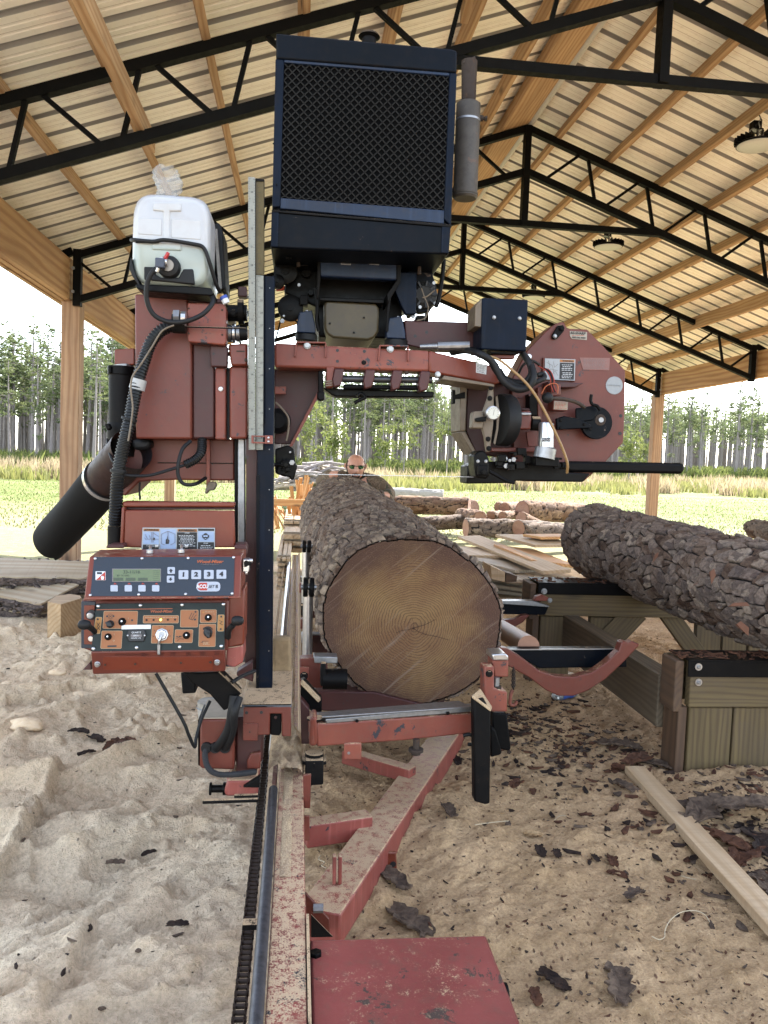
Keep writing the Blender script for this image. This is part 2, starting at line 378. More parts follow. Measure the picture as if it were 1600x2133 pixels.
def gz(x, y):
    """height of the land (numpy)"""
    far = sstep(20, 75, y)
    z = far*(-.38 + .0150*(x+15)) 
    z = np.where(y > 160, z, z)
    near = 1-sstep(7.0, 10.5, y); side = sstep(-6.5, -4.2, x)*(1-sstep(4.5, 6.5, x)); k = near*side
    left = 1-sstep(-.45, .15, x)
    # blown sawdust drifts on the left
    u = x*.80+y*.60; v = -x*.60+y*.80
    wob = fbm(x*.9, y*.9, 3, 3)*.6
    d1 = fbm(u*.55+wob, v*1.5, 4, 11)
    ridg = 1-np.abs(fbm(u*.6+wob*.8, v*1.9+wob, 3, 21))*2.2
    L = .062+.075*d1+.06*np.clip(ridg, 0, 1)**2
    L += .045*np.exp(-((x+1.15)**2/.12+(y-3.55)**2/.16)) + .055*np.exp(-((x+.75)**2/.05+(y-4.3)**2/.10))
    L -= .055*np.exp(-((x+1.35)**2/.03+(y-3.15)**2/.05))
    L += .036*fbm(x*3.7+wob, y*5.3, 4, 31)-.022*sstep(.25, .55, np.abs(fbm(u*1.3, v*3.4+wob, 3, 57)))*sstep(0, .3, fbm(x*1.1, y*1.3, 2, 58)+.2)+.018*np.abs(fbm(x*2.3-wob, y*4.1+wob*2, 3, 33))
    ch = voro(x*9, y*9, 5); cl = sstep(.35, .05, ch[0])*(ch[2] > .83)*sstep(2.6, 3.4, y)
    L += cl*.028*(1+.5*fbm(x*30, y*30, 2, 4))
    # tread-like marks and crumbs
    tr = np.sin((u*1.0+fbm(x*1.6, y*1.6, 2, 77)*.5)*38)*sstep(.1, .6, fbm(x*.9+5, y*.9, 2, 91))
    L += .007*tr+.014*np.clip(fbm(x*11+wob, y*13, 3, 35)-.12, 0, 1)*2
    # chips and bark on the right
    Rr = .085+.055*fbm(x*1.1, y*1.1, 4, 41)+.034*fbm(x*5, y*5, 4, 43)+.05*np.exp(-((x-.45)**2/.10+(y-2.55)**2/.18))
    Rr += .07*np.exp(-((x-1.75)**2/.12+(y-2.75)**2/.05))
    fl = voro(x*13+wob*3, y*11, 15); Rr += (fl[2]-.5)*.010*sstep(.0, .12, fl[1]-fl[0])*(.4+.6*fl[2])
    an = np.abs(fbm(u*6+wob*2, v*22+wob*3, 3, 83)); L += .016*np.clip(.35-an, 0, 1)*(.4+fbm(x*1.2, y*1.2, 2, 84)); L += .010*np.clip(fbm(u*16, v*48, 2, 86), -.2, .6)
    Rr += .012*np.clip(.3-np.abs(fbm(u*9+wob, v*26, 3, 88)), 0, 1)+.006*fbm(x*34, y*40, 3, 89)
    L += marks(x, y) if x.size > 1 else 0
    h = L*left+Rr*(1-left)
    grit = .013*fbm(x*17, y*22, 4, 51, .6)+.0035*(vn(x*75, y*75, 61)-.5)
    h = h + grit*(1-sstep(4, 7, y)) 
    z = z+h*k + (1-k)*(1-far)*.05*fbm(x*.4, y*.4, 3, 71)*.5 - .03*(1-k)*(1-sstep(20, 60, y))
    pad = (np.abs(x) < 60)
    return z
ys = np.concatenate([np.linspace(-6, .9, 10), np.linspace(1.0, 5.5, 560)[:-1], np.linspace(5.5, 11, 190)[:-1], 11+(np.linspace(0, 1, 90)**2.2)*89, [130, 200, 400, 900]])
xs = np.concatenate([[-900, -300, -150], -6-(np.linspace(1, 0, 40)**2)*74, np.linspace(-6, -2.1, 60)[1:-1], np.linspace(-2.1, 2.6, 560), np.linspace(2.6, 6, 90)[1:-1], 6+(np.linspace(0, 1, 40)**2)*94, [160, 400, 900]])
X, Y = np.meshgrid(xs, ys); Zg = gz(X, Y)
def gh(x, y): return float(gz(np.array([float(x)]), np.array([float(y)]))[0])
nx, ny = len(xs), len(ys)
idx = np.arange(nx*ny).reshape(ny, nx)
fq = np.stack([idx[:-1, :-1], idx[:-1, 1:], idx[1:, 1:], idx[1:, :-1]], -1).reshape(-1, 4)
def grid_mesh(name, V, Fq, mat):
    me = bpy.data.meshes.new(name); me.vertices.add(len(V)); me.vertices.foreach_set('co', V.astype(np.float32).ravel())
    me.loops.add(Fq.size); me.loops.foreach_set('vertex_index', Fq.astype(np.int32).ravel())
    me.polygons.add(len(Fq)); me.polygons.foreach_set('loop_start', np.arange(0, Fq.size, Fq.shape[1], dtype=np.int32))
    try: me.polygons.foreach_set('loop_total', np.full(len(Fq), Fq.shape[1], np.int32))
    except Exception: pass
    me.update(calc_edges=True); me.polygons.foreach_set('use_smooth', [True]*len(Fq)); me.materials.append(mat); me.validate()
    return me
def ground_mat():
    t = NT('sawdust_dirt_and_grass'); co = t.coord(world=True)
    g = t.n('ShaderNodeNewGeometry'); sx = t.n('ShaderNodeSeparateXYZ'); t.l(g.outputs['Position'], sx.inputs[0]); px, py = sx.outputs['X'], sx.outputs['Y']
    nb = t.noise(co, .9, 5, .6); nm = t.noise(co, 7, 6, .7); nf = t.noise(co, 95, 4, .75); nff = t.noise(co, 300, 3, .7)
    pale = t.mix(t.ramp(nm, [(.3, 0.), (.7, 1.)]), (.86, .72, .53), (.79, .60, .41))
    pale = t.mix(t.ramp(nb, [(.45, 0.), (.68, .55)]), pale, (.56, .36, .22))
    brown = t.mix(t.ramp(nm, [(.3, 0.), (.65, 1.)]), (.66, .46, .27), (.48, .32, .17))
    brown = t.mix(t.ramp(nb, [(.5, 0.), (.7, .6)]), brown, (.40, .25, .15))
    # bark crumbs in the right part, few on the left
    vo = t.n('ShaderNodeTexVoronoi'); mp = t.coord((55, 30, 40), world=True); t.l(mp, vo.inputs['Vector']); vo.inputs['Scale'].default_value = 1.
    crumb = t.ramp(vo.outputs['Distance'], [(.16, 1.), (.24, 0.)])
    sep = t.n('ShaderNodeSeparateColor'); t.l(vo.outputs['Color'], sep.inputs[0])
    cr1 = t.math('MULTIPLY', crumb, t.ramp(sep.outputs[0], [(.55, 0.), (.6, 1.)]))
    cr0 = t.math('MULTIPLY', crumb, t.ramp(sep.outputs[0], [(.93, 0.), (.95, .8)]))
    crc = t.mix(sep.outputs[1], (.05, .03, .022), (.17, .09, .06))
    brown = t.mix(cr1, brown, crc); pale = t.mix(cr0, pale, (.10, .08, .08))
    lx = t.math('ADD', px, t.math('MULTIPLY', t.math('SUBTRACT', nm, .5), .25))
    side = t.ramp(t.math('ADD', t.math('MULTIPLY', lx, 1.), .5), [(.33, 0.), (.60, 1.)])
    near = t.mix(side, pale, brown)
    near = t.mix(t.ramp(nf, [(.36, .7), (.60, 0.)]), near, t.mix(side, (.50, .38, .25), (.32, .20, .11)))
    near = t.mix(t.ramp(nff, [(.6, 0.), (.7, .55)]), near, (.72, .60, .43))
    # wet reddish chips beyond the mill on the left
    # dry dirt / straw, then mown grass
    straw = t.mix(t.ramp(nm, [(.35, 0.), (.65, 1.)]), (.27, .23, .14), (.20, .18, .10))
    straw = t.mix(t.ramp(t.noise(co, 30, 5, .7), [(.45, 0.), (.6, .7)]), straw, (.24, .26, .09))
    grass = t.mix(t.ramp(t.noise(co, 2.2, 6, .75), [(.35, 0.), (.65, 1.)]), (.085, .12, .025), (.155, .175, .055))
    grass = t.mix(t.ramp(t.noise(co, .35, 3, .6), [(.5, 0.), (.66, .6)]), grass, (.20, .19, .10))
    yn = t.math('ADD', py, t.math('MULTIPLY', t.math('SUBTRACT', nb, .5), 9.))
    xa = t.math('ABSOLUTE', t.math('ADD', px, -.3))
    m1 = t.math('MAXIMUM', t.ramp(t.math('MULTIPLY', t.math('ADD', yn, t.math('MULTIPLY', px, -.25)), .05), [(.42, 0.), (.50, 1.)]), t.ramp(t.math('MULTIPLY', xa, .1), [(.55, 0.), (.72, 1.)]))
    m2 = t.ramp(t.math('MULTIPLY', yn, .02), [(.30, 0.), (.42, 1.)])
    farc = t.mix(m2, straw, grass)
    # grey gravel strip outside the left posts
    vg = t.n('ShaderNodeTexVoronoi'); t.l(co, vg.inputs['Vector']); vg.inputs['Scale'].default_value = 26
    c = t.mix(m1, near, farc)
    t.base(c); t.rough(.95); t.b.inputs['Specular IOR Level'].default_value = .15
    h = t.math('ADD', t.math('MULTIPLY', nf, .7), t.math('MULTIPLY', nff, .5))
    h = t.math('ADD', h, t.math('MULTIPLY', crumb, .25))
    t.bump(h, 1., .018)
    return t.m
gm = grid_mesh('ground', np.stack([X, Y, Zg], -1).reshape(-1, 3), fq, ground_mat())
go = link('ground', gm); tag(go, 'sawdust covered ground running out to dry grass', kind='structure')

# ================================================================== SHED
ZP, ZL, ZT, XR_, XL, XRR = 4.085, 3.69, 3.275, 1.79, -1.76, 5.36
SL = (ZP-2.83)/3.55
TY = [4.04, 6.55, 9.06, 11.57]
shed = thing('open_shed', (1.8, 7, 0), 'open pole shed with timber posts, wooden purlins and ribbed metal roof', 'shed')
def zt(x): return ZP-abs(x-XR_)*SL
def zb(x): return ZL-abs(x-XR_)*SL
def truss(Y, i):
    t = thing('roof_truss', (XR_, Y, 2.5), None, None); t.parent = shed; t.location = Vector((XR_, Y, 2.5))-W[shed.name]
    c = .052
    for sgn, xe in ((-1, XL), (1, XRR)):
        MB().bar((XR_, Y, ZP-c/2), (xe, Y, zt(xe)-c/2), .055, c).build('top_chord', mTRUSS, t)
        MB().bar((XR_, Y, ZL+c/2), (xe, Y, zb(xe)+c/2), .055, c).build('bottom_chord', mTRUSS, t)
        # pale inside face of the lower angle iron
        MB().bar((xe, Y, zb(xe)-.02), (xe, Y, zt(xe)+.02), .06, .06, (0, 1, 0)).build('end_post', mTRUSS, t)
        x = .16
        while x < 3.3:
            def q(a, b, za, zbm): MB().bar((XR_+sgn*a, Y, za(XR_+sgn*a)+.03), (XR_+sgn*b, Y, zbm(XR_+sgn*b)-.03), .022, .026, (0, 1, 0)).build('web_bar', mTRUSS, t)
            q(x, x+.30, zb, zt)
            if x+.44 < 3.45: q(x+.44, x+.36, zb, zt)
            x += .52
    MB().bar((XR_, Y, ZT), (XR_, Y, ZP-.01), .05, .082, (0, 1, 0)).build('king_post', mTRUSS, t)
    xe = (ZL-ZT)/SL
    MB().bar((XR_-xe, Y, ZT+.02), (XR_+xe, Y, ZT+.02), .05, .05).build('tie_bar', mTRUSS, t)
    return t
# the shed is a thing; trusses are its parts (each with its bars as sub-parts)
for i, Y_ in enumerate(TY): truss(Y_, i)
YA, YB = 2.65, 12.3
def zr(x): return zt(x)+.095
def purlin(x, w=.038, h=.089, y0=YA, y1=YB, z=None):
    zz = zt(x)+h/2 if z is None else z
    sg = 1 if x > XR_ else -1
    n = Vector((sg*SL, 0, 1)).normalized()
    seg = 2; 
    board('purlin', (x, y0, zz), (x, y1, zz), w, h, mPINE, shed, up=n)
for k in range(8): 
    x = XR_+.27+.447*k
    purlin(x)
for k in range(8): purlin(XR_-.42-.47*k)
for sx_, w_ in ((-.10, .24),):                       # deep ridge board beside the ridge
    board('ridge_board', (XR_+sx_, YA, zt(XR_+sx_)+.045), (XR_+sx_, YB, zt(XR_+sx_)+.045), .30, .07, mPINE, shed, up=Vector((-SL, 0, 1)))
MB().tube([(XR_+.02, YA, ZP+.02), (XR_+.02, YB, ZP+.02)], .026, 10).build('ridge_pipe', plain('white_pipe', (.72, .70, .66), .5), shed, smooth=40)
board('bridging_board', (-.80, 2.7, zb(-.80)+.10), (-.80, 4.3, zb(-.80)+.10), .04, .09, mPINE, shed)
board('bridging_board', (.70, 2.7, zb(.70)+.45), (.78, 4.2, zb(.78)+.30), .04, .14, mPINE, shed)
board('purlin', (4.62, 6.2, zt(4.62)-.02), (4.62, YB, zt(4.62)-.02), .04, .14, mPINE, shed)
# roof sheets: one ribbed panel, copied
def panel_mesh(sgn):
    Wd = .9144; prof = []
    # across the panel (along Y): flat pans with minor ribs and tall ribs every 9 in
    y = 0
    for k in range(4):
        y0 = k*.2286
        prof += [(y0, 0), (y0+.006, .0), (y0+.018, .020), (y0+.040, .020), (y0+.052, .0)]
        for m in (.105, .165):
            prof += [(y0+m, 0), (y0+m+.005, .0045), (y0+m+.019, .0045), (y0+m+.024, 0)]
    prof.append((Wd+.01, 0))
    L = 3.55+.52; V = []
    for (yy, zz) in prof:
        for s in (0.0, L):
            x = XR_+sgn*(s+.0); V.append((x, yy, zt(x)+.095+zz))
    n = len(prof); F = [[2*i, 2*i+1, 2*i+3, 2*i+2] for i in range(n-1)]
    me = bpy.data.meshes.new('roof_panel'); me.from_pydata(V, [], F); return me
def roofmat():
    t = NT('bare_metal_roof_sheet'); co = t.coord(world=True); n = t.noise(co, 1.2, 4, .6); n2 = t.noise(co, 26, 5, .7)
    c = t.mix(t.ramp(n, [(.35, 0.), (.7, 1.)]), (.88, .84, .75), (.80, .76, .68)); c = t.mix(t.ramp(n2, [(.55, 0.), (.8, .4)]), c, (.45, .36, .26)); c = t.mix(t.ramp(t.noise(co, 4.5, 6, .75), [(.60, 0.), (.70, .35)]), c, (.42, .33, .24))
    g = t.n('ShaderNodeNewGeometry'); sx = t.n('ShaderNodeSeparateXYZ'); t.l(g.outputs['Position'], sx.inputs[0])
    wv = t.math('FRACT', t.math('DIVIDE', t.math('SUBTRACT', sx.outputs['Y'], YA), .2286))
    # the recessed ribs are coloured as darker grey bands
    rib = t.math('MULTIPLY', t.ramp(wv, [(.0, 0.), (.015, 1.)]), t.ramp(wv, [(.225, 1.), (.24, 0.)]))
    c = t.mix(rib, c, (.23, .22, .205))
    m1 = t.math('MULTIPLY', t.ramp(wv, [(.450, 0.), (.455, 1.)]), t.ramp(wv, [(.490, 1.), (.495, 0.)]))
    m2 = t.math('MULTIPLY', t.ramp(wv, [(.710, 0.), (.715, 1.)]), t.ramp(wv, [(.75, 1.), (.755, 0.)]))
    c = t.mix(t.math('MULTIPLY', t.math('MAXIMUM', m1, m2), .9), c, (.24, .15, .085))
    t.base(c); t.rough(.45); t.b.inputs['Specular IOR Level'].default_value = .4
    return t.m
mROOF = roofmat()
for sgn in (-1, 1):
    me = panel_mesh(sgn); me.materials.append(mROOF)
    k = 0; y = YA
    while y < YB-.2:
        o = bpy.data.objects.new('roof_panel', me); C.objects.link(o); o.parent = shed; o.location = Vector((0, y, 0))-W[shed.name]+Vector((0, 0, .0015*(k % 2)))
        y += .9144; k += 1
RE = y
MB().poly([(XR_-.18, YA, ZP+.095-.18*SL+.026), (XR_, YA, ZP+.125), (XR_+.18, YA, ZP+.095-.18*SL+.026), (XR_, YA, ZP+.13)], (0, RE-YA, 0)).build('ridge_cap', mSTEEL, shed)
# eave beams, fascia, posts
def ebeam(x, y0, y1, name='eave_beam'):
    board(name, (x, y0, 2.615), (x, y1, 2.615), .045, .32, mPLY, shed)
for a, b in ((YA, 4.03), (4.04, 6.50), (6.51, 9.05), (9.06, 11.56)):
    ebeam(XL-.075, a, b-.004); ebeam(XRR+.075, a, b-.004)
    ebeam(XL-.125, a+.2, b+.19); ebeam(XRR+.125, a+.2, b+.19)
for sg, xe in ((-1, XL-.44), (1, XRR+.44)):
    z = zt(xe)+.02
    board('fascia', (xe, YA, z-.015), (xe, RE, z-.015), .038, .14, mPINE, shed)
    for Y_ in TY:
        MB().bar((xe-sg*.40, Y_, zt(xe-sg*.40)+.02), (xe-sg*.02, Y_, zt(xe-sg*.02)-.02), .04, .06).build('outrigger', mTRUSS, shed)
for sg in (-1, 1):
    for q in (0,):
        xa = XR_; xb = XR_+sg*(3.55+.5)
        board('gable_fascia', (xa, RE+.01, zt(xa)+.03), (xb, RE+.01, zt(xb)+.03), .038, .14, mPINE, shed)
for k, Y_ in enumerate(TY):
    for sg, xp in ((-1, XL-.055), (1, XRR+.055)):
        if Y_ < 5 : continue
        if abs(Y_-9.06) < .1: continue
        g = gh(xp, Y_)-.1
        hh = 2.455 if sg > 0 or True else 2.6
        o = board('post', (xp, Y_+.085, g), (xp, Y_+.085, hh), .14, .14, mPINE2, shed, up=(0, 1, 0), bevel=.004)
        for zz in (2.52, 2.7):
            MB().cyl((xp+sg*-.03, Y_-.031, zz), (xp+sg*-.03, Y_-.045, zz), .012, 8).build('bolt', mBOLT, shed)
# high-bay lamps and the yellow cable
mLENS = plain('frosted_lamp_lens', (.70, .70, .66), .3, noise=.1)
mCAB = plain('yellow_cable', (.62, .40, .06), .5)
LX = 2.97
for k, (Y_, lab) in enumerate(((5.13, 'round hanging lamp cut by the right edge of the picture, nearest of the row'), (7.7, 'round hanging lamp in the middle of the row, over the leaning log'), (10.2, 'round hanging lamp farthest away, just above the navy box'))):
    z = 3.48; top = zt(LX)
    t = thing('hanging_lamp', (LX, Y_, z), lab, 'lamp', 'round lamps hung in a row under the roof')
    b = MB(); 
    b.tube([(LX, Y_, z), (LX, Y_, z+.008), (LX, Y_, z+.02), (LX, Y_, z+.04)], [.137, .139, .12, .06], 28).build('lamp_housing', mBLK, t, smooth=30)
    MB().tube([(LX, Y_, z-.008), (LX, Y_, z-.004), (LX, Y_, z-.001)], [.105, .128, .132], 28).build('lens', mLENS, t, smooth=30)
    fb = MB()
    for a in range(26):
        an = a/26*2*math.pi; d = Vector((math.cos(an), math.sin(an), 0)); fb.box(Vector((LX, Y_, z+.035))+d*.115, (.035, .003, .018), Matrix.Rotation(an, 3, 'Z'))
    fb.build('cooling_fins', mBLK, t)
    MB().tube([(LX+.004*math.sin(i*1.3), Y_+.004*math.cos(i*1.3), z+.04+i*.012) for i in range(int((top-z-.03)/.012))], .004, 5).build('chain', mSTEEL, t)
    cp = [Vector((LX+.03*math.sin(i*.9)*(1-i/14), Y_+.03*math.cos(i*1.1)*(1-i/14), z+.05+.02*abs(math.sin(i*.7))+i*.012)) for i in range(14)]
    MB().tube(cp, .004, 6).build('cord', mRUB, t, smooth=60)
    MB().box((LX+.02, Y_+.08, top-.035), (.03, .03, .035)).build('outlet_box', mBLK, t, bevel=.004); MB().box((LX-.0, Y_+.04, top-.072), (.035, .025, .003)).build('cover_plate', mSTEEL, t)
yy = np.linspace(YA, YB, 160)
MB().tube([(LX-.028+.004*math.sin(y*9), y, zt(LX)+.03+.014*math.sin(y*2.3)+.008*math.sin(y*6.1)) for y in yy], .0035, 5).build('cable', mCAB, shed, smooth=60)

# ================================================================== FOREST
def leafmat(name, c1, c2):
    t = NT(name); oi = t.n('ShaderNodeObjectInfo'); co = t.coord(world=True); n = t.noise(co, .8, 3, .6)
    c = t.mix(t.ramp(n, [(.35, 0.), (.65, 1.)]), c1, c2); c = t.mix(t.math('MULTIPLY', oi.outputs['Random'], .5), c, tuple(x*.6 for x in c1))
    t.base(c); t.rough(.7); t.b.inputs['Specular IOR Level'].default_value = .2
    tr = t.n('ShaderNodeBsdfTranslucent'); t.l(c, tr.inputs[0]); mx = t.n('ShaderNodeMixShader'); mx.inputs[0].default_value = .45
    t.l(t.b.outputs[0], mx.inputs[1]); t.l(tr.outputs[0], mx.inputs[2]); t.l(mx.outputs[0], t.out.inputs[0]); return t.m
mNEED = leafmat('pine_needles', (.12, .16, .072), (.21, .23, .10))
mLEAFY = leafmat('yellowgreen_leaves', (.10, .13, .035), (.17, .18, .06))
def trunkmat():
    t = NT('pine_bark_far'); co = t.coord((4, 4, 1)); n = t.noise(co, 3, 4, .7)
    t.base(t.mix(t.ramp(n, [(.3, 0.), (.7, 1.)]), (.23, .20, .19), (.15, .125, .12))); t.rough(.9); return t.m
mTRK = trunkmat()
def tri_mesh(name, tris, mat):
    V = np.array(tris, float).reshape(-1, 3); me = bpy.data.meshes.new(name); me.from_pydata(V.tolist(), [], np.arange(len(V)).reshape(-1, 3).tolist()); me.materials.append(mat); return me
def pine(seed, H, cr=.45, dens=1.0):
    r = random.Random(seed); rn = np.random.RandomState(seed)
    b = MB(); pts = []; bx, by = r.uniform(-.2, .2), r.uniform(-.2, .2)
    for i in range(9):
        f = i/8; pts.append((bx*math.sin(f*2.2), by*math.sin(f*2.6), H*f-.3*(i == 0)))
    r0 = .105+.006*H; b.tube(pts, [r0*(1-.86*(i/8)**1.15) for i in range(9)], 7)
    tris = []
    nb = int(34*dens)
    for k in range(nb):
        f = 1-cr*(r.random()**.85); 
        if r.random() < .06: f = 1-cr*1.25
        z = H*f; sp = (1-f)/cr
        L = (.35+1.5*min(1, sp*1.5)**.8*(1-.25*sp))*r.uniform(.55, 1.15)*H/13
        a = r.uniform(0, 6.283); el = r.uniform(-.05, .55)*(1-.3*sp)
        c0 = np.array([bx*math.sin(f*2.2), by*math.sin(f*2.6), z]); d = np.array([math.cos(a)*math.cos(el), math.sin(a)*math.cos(el), math.sin(el)])
        tip = c0+d*L; b.tube([tuple(c0), tuple(c0+d*L*.5+np.array([0, 0, -.05])), tuple(tip)], [.03, .018, .008], 4, cap=False)
        nt_ = 3+int(L*3.2)
        for q in range(nt_):
            g = .35+.68*(q+r.random())/nt_
            cc = c0+d*L*g+rn.normal(0, .14, 3)*np.array([1, 1, .7])*(1+L*.3)
            for m in range(11):
                v = rn.normal(0, 1, 3); v[2] = abs(v[2])*.7+.1; v /= np.linalg.norm(v); ln = r.uniform(.16, .34); s = np.cross(v, rn.normal(0, 1, 3)); s = s/np.linalg.norm(s)*r.uniform(.03, .06)
                tris.append((cc-s, cc+s, cc+v*ln))
    trunk = bpy.data.meshes.new('trunk'); trunk.from_pydata(b.v, [], b.f); smoothed(trunk, 60); trunk.materials.append(mTRK)
    return trunk, tri_mesh('crown', tris, mNEED)
VAR = [pine(100+i, h, c, d) for i, (h, c, d) in enumerate(((13.5, .50, 1.2), (12.2, .42, 1), (14.2, .46, 1.1), (11.0, .5, .9), (12.8, .36, .8), (13.2, .58, 1.3)))]
FG = 'pine trees standing at the edge of the field'
def put_tree(x, y, s, vi, lab='tall thin pine with a bare grey trunk in the stand beyond the field', grp=FG, crown=None):
    tr, cn = VAR[vi]
    t = thing('pine_tree', (x, y, gh(x, y)), lab, 'tree', grp)
    t.rotation_euler = (R.uniform(-.015, .015), R.uniform(-.015, .015), R.uniform(0, 6.28)); t.scale = (s, s, s*R.uniform(.94, 1.06))
    for n_, me in (('trunk', tr), ('crown', cn)):
        o = bpy.data.objects.new(n_, me); C.objects.link(o); o.parent = t
    return t
# nearer ragged trees on the left, the long straight edge on the right
cnt = 0
def edgeY(x): return 62+ (x+30)*.33 if x < 60 else 92
specials = [(105, 700, 68, 0), (75, 735, 66, 5), (210, 700, 64, 2), (195, 690, 60, 4), (20, 745, 66, 1), (1440, 795, 88, 0), (1532, 783, 88, 2), (1330, 800, 76, 5), (1560, 800, 90, 1), (760, 760, 70, 4)]
for px_, py_, yy_, vi in specials:
    g = P(px_, 960, yy_); top = P(px_, py_, yy_).z; H = (13.5, 12.2, 14.2, 11.0, 12.8, 13.2)[vi]
    put_tree(g.x, yy_, (top-gh(g.x, yy_))/H, vi, lab=None, grp=None); cnt += 1
trees = [o for o in C.objects if o.name.startswith('pine_tree')]
labs = ['tall pine left of the shed post, its open crown highest of those behind it', 'full-crowned pine at the left, second from the shed post', 'tall pine just right of the left shed post with an open top', 'thick-trunked pine seen between left shed post and black cylinder', 'pine at the far left edge of the picture', 'spreading pine just right of the right shed post, top against the sky', 'tall pine near the right edge standing above the rest', 'pine seen between blade housing and right shed post', 'pine at the extreme right edge with top against the sky', 'pine behind the bent man with trunk rising over his head']
for o, l_ in zip(trees, labs): o['label'] = l_; o['group'] = FG
while cnt < 285:
    k = cnt; x = R.uniform(-33, 68); y = edgeY(x)+R.random()**1.3*26
    if x < -8 and R.random() < .35: y += 10
    if R.random() < .35: x = R.uniform(-30, 15)
    s = R.uniform(.74, .92)
    if x > 15: s *= .93
    if x < -8: s *= 1.16
    put_tree(x, y, s, R.randrange(6)); cnt += 1
# the wood behind reads as one mass
b = MB(); tris = []
rs = np.random.RandomState(5)
for k in range(900):
    x = rs.uniform(-48, 100); y = edgeY(x)+24+rs.uniform(0, 40); z = gh(x, y); H = rs.uniform(9.5, 12.0); lean = rs.normal(0, .15)
    b.tube([(x, y, z-.3), (x+lean, y, z+H*.6), (x+lean*1.5, y, z+H)], [.20, .15, .05], 5, cap=False)
    for q in range(46):
        c0 = np.array([x+lean+rs.normal(0, .75), y+rs.normal(0, .75), z+H*(.55+.5*rs.random())]); v = rs.normal(0, 1, 3)*.30; s = rs.normal(0, 1, 3)*.12
        tris.append((c0-s, c0+s, c0+v))
o = b.build('deep_wood', mTRK); tag(o, 'mass of pine trunks deep in the wood behind the front rows', kind='stuff')
me = tri_mesh('deep_wood_foliage', tris, mNEED); o = link('deep_wood_foliage', me); tag(o, 'needle foliage of the wood behind the front rows', kind='stuff')
# undergrowth and tall weeds (nobody could count them)
def blades(name, n, fx, hh, ww, mat, label, lean=.25):
    rs = np.random.RandomState(len(name)); x, y = fx(rs, n); z = gz(x, y)
    h = hh*rs.uniform(.5, 1.15, n); a = rs.uniform(0, 6.28, n); w_ = ww*rs.uniform(.5, 1.3, n)
    p = np.stack([x, y, z-.02], -1); sd_ = np.stack([np.cos(a), np.sin(a), 0*a], -1)*w_[:, None]
    tip = p+np.stack([rs.normal(0, lean, n)*h, rs.normal(0, lean, n)*h, h], -1); mid = (p+tip)/2+np.stack([0*h, 0*h, h*.08], -1)
    V = np.stack([p-sd_, p+sd_, mid+sd_*.8, mid-sd_*.8, tip], 1).reshape(-1, 3)
    i = np.arange(n)[:, None]*5; F = np.concatenate([i+[[0, 1, 2]], i+[[0, 2, 3]], i+[[3, 2, 4]]], 0)
    me = bpy.data.meshes.new(name); me.from_pydata(V.tolist(), [], F.tolist()); me.materials.append(mat); o = link(name, me); tag(o, label, kind='stuff'); return o
def wf(rs, n):
    x = rs.uniform(-30, 62, n); e = 62+(x+30)*.33
    y = e*(.50)+rs.random(n)*e*.28; c = fbm(x*.35, y*.35, 3, 8); y = np.where(c > -.05, y, y+e*.1); return x, y
mWEED = leafmat('tall_weeds', (.17, .18, .05), (.26, .24, .10)); mSTRAWY = leafmat('dry_seed_heads', (.36, .29, .18), (.28, .22, .14))
blades('tall_weeds', 42000, wf, .55, .045, mWEED, 'band of tall yellow-green weeds in front of the pine wood')
def wf2(rs, n):
    k = n//130; cx = rs.uniform(-28, 60, k); e = 62+(cx+30)*.33; cy = e*(.52+.2*rs.random(k)); i = rs.randint(0, k, n); return cx[i]+rs.normal(0, .55, n), cy[i]+rs.normal(0, .5, n)
blades('seeding_weeds', 16000, wf2, .95, .035, mSTRAWY, 'pinkish tan seeding weed clumps rising over the yellow-green weed band')
def wf3(rs, n):
    x = rs.uniform(-34, 70, n); return x, 62+(x+30)*.33-3+rs.random(n)*24
blades('wood_undergrowth', 26000, wf3, 1.5, .10, mLEAFY, 'leafy undergrowth among the pine trunks', .4)
def wf4(rs, n):
    y = 13.5+rs.random(n)*24; x = rs.uniform(-1, 1, n)*(y*.75)+y*.12
    m = ~((np.abs(x-1.8) < 4.2) & (y < 13)); return x[m][:n], y[m][:n]
def wf4b(rs, n):
    x, y = wf4(rs, n*2); return x[:n], y[:n]
mGR = leafmat('short_grass', (.10, .13, .035), (.19, .18, .08))
blades('field_grass', 45000, wf4b, .075, .012, mGR, 'short sunlit grass of the field behind the shed', .5)
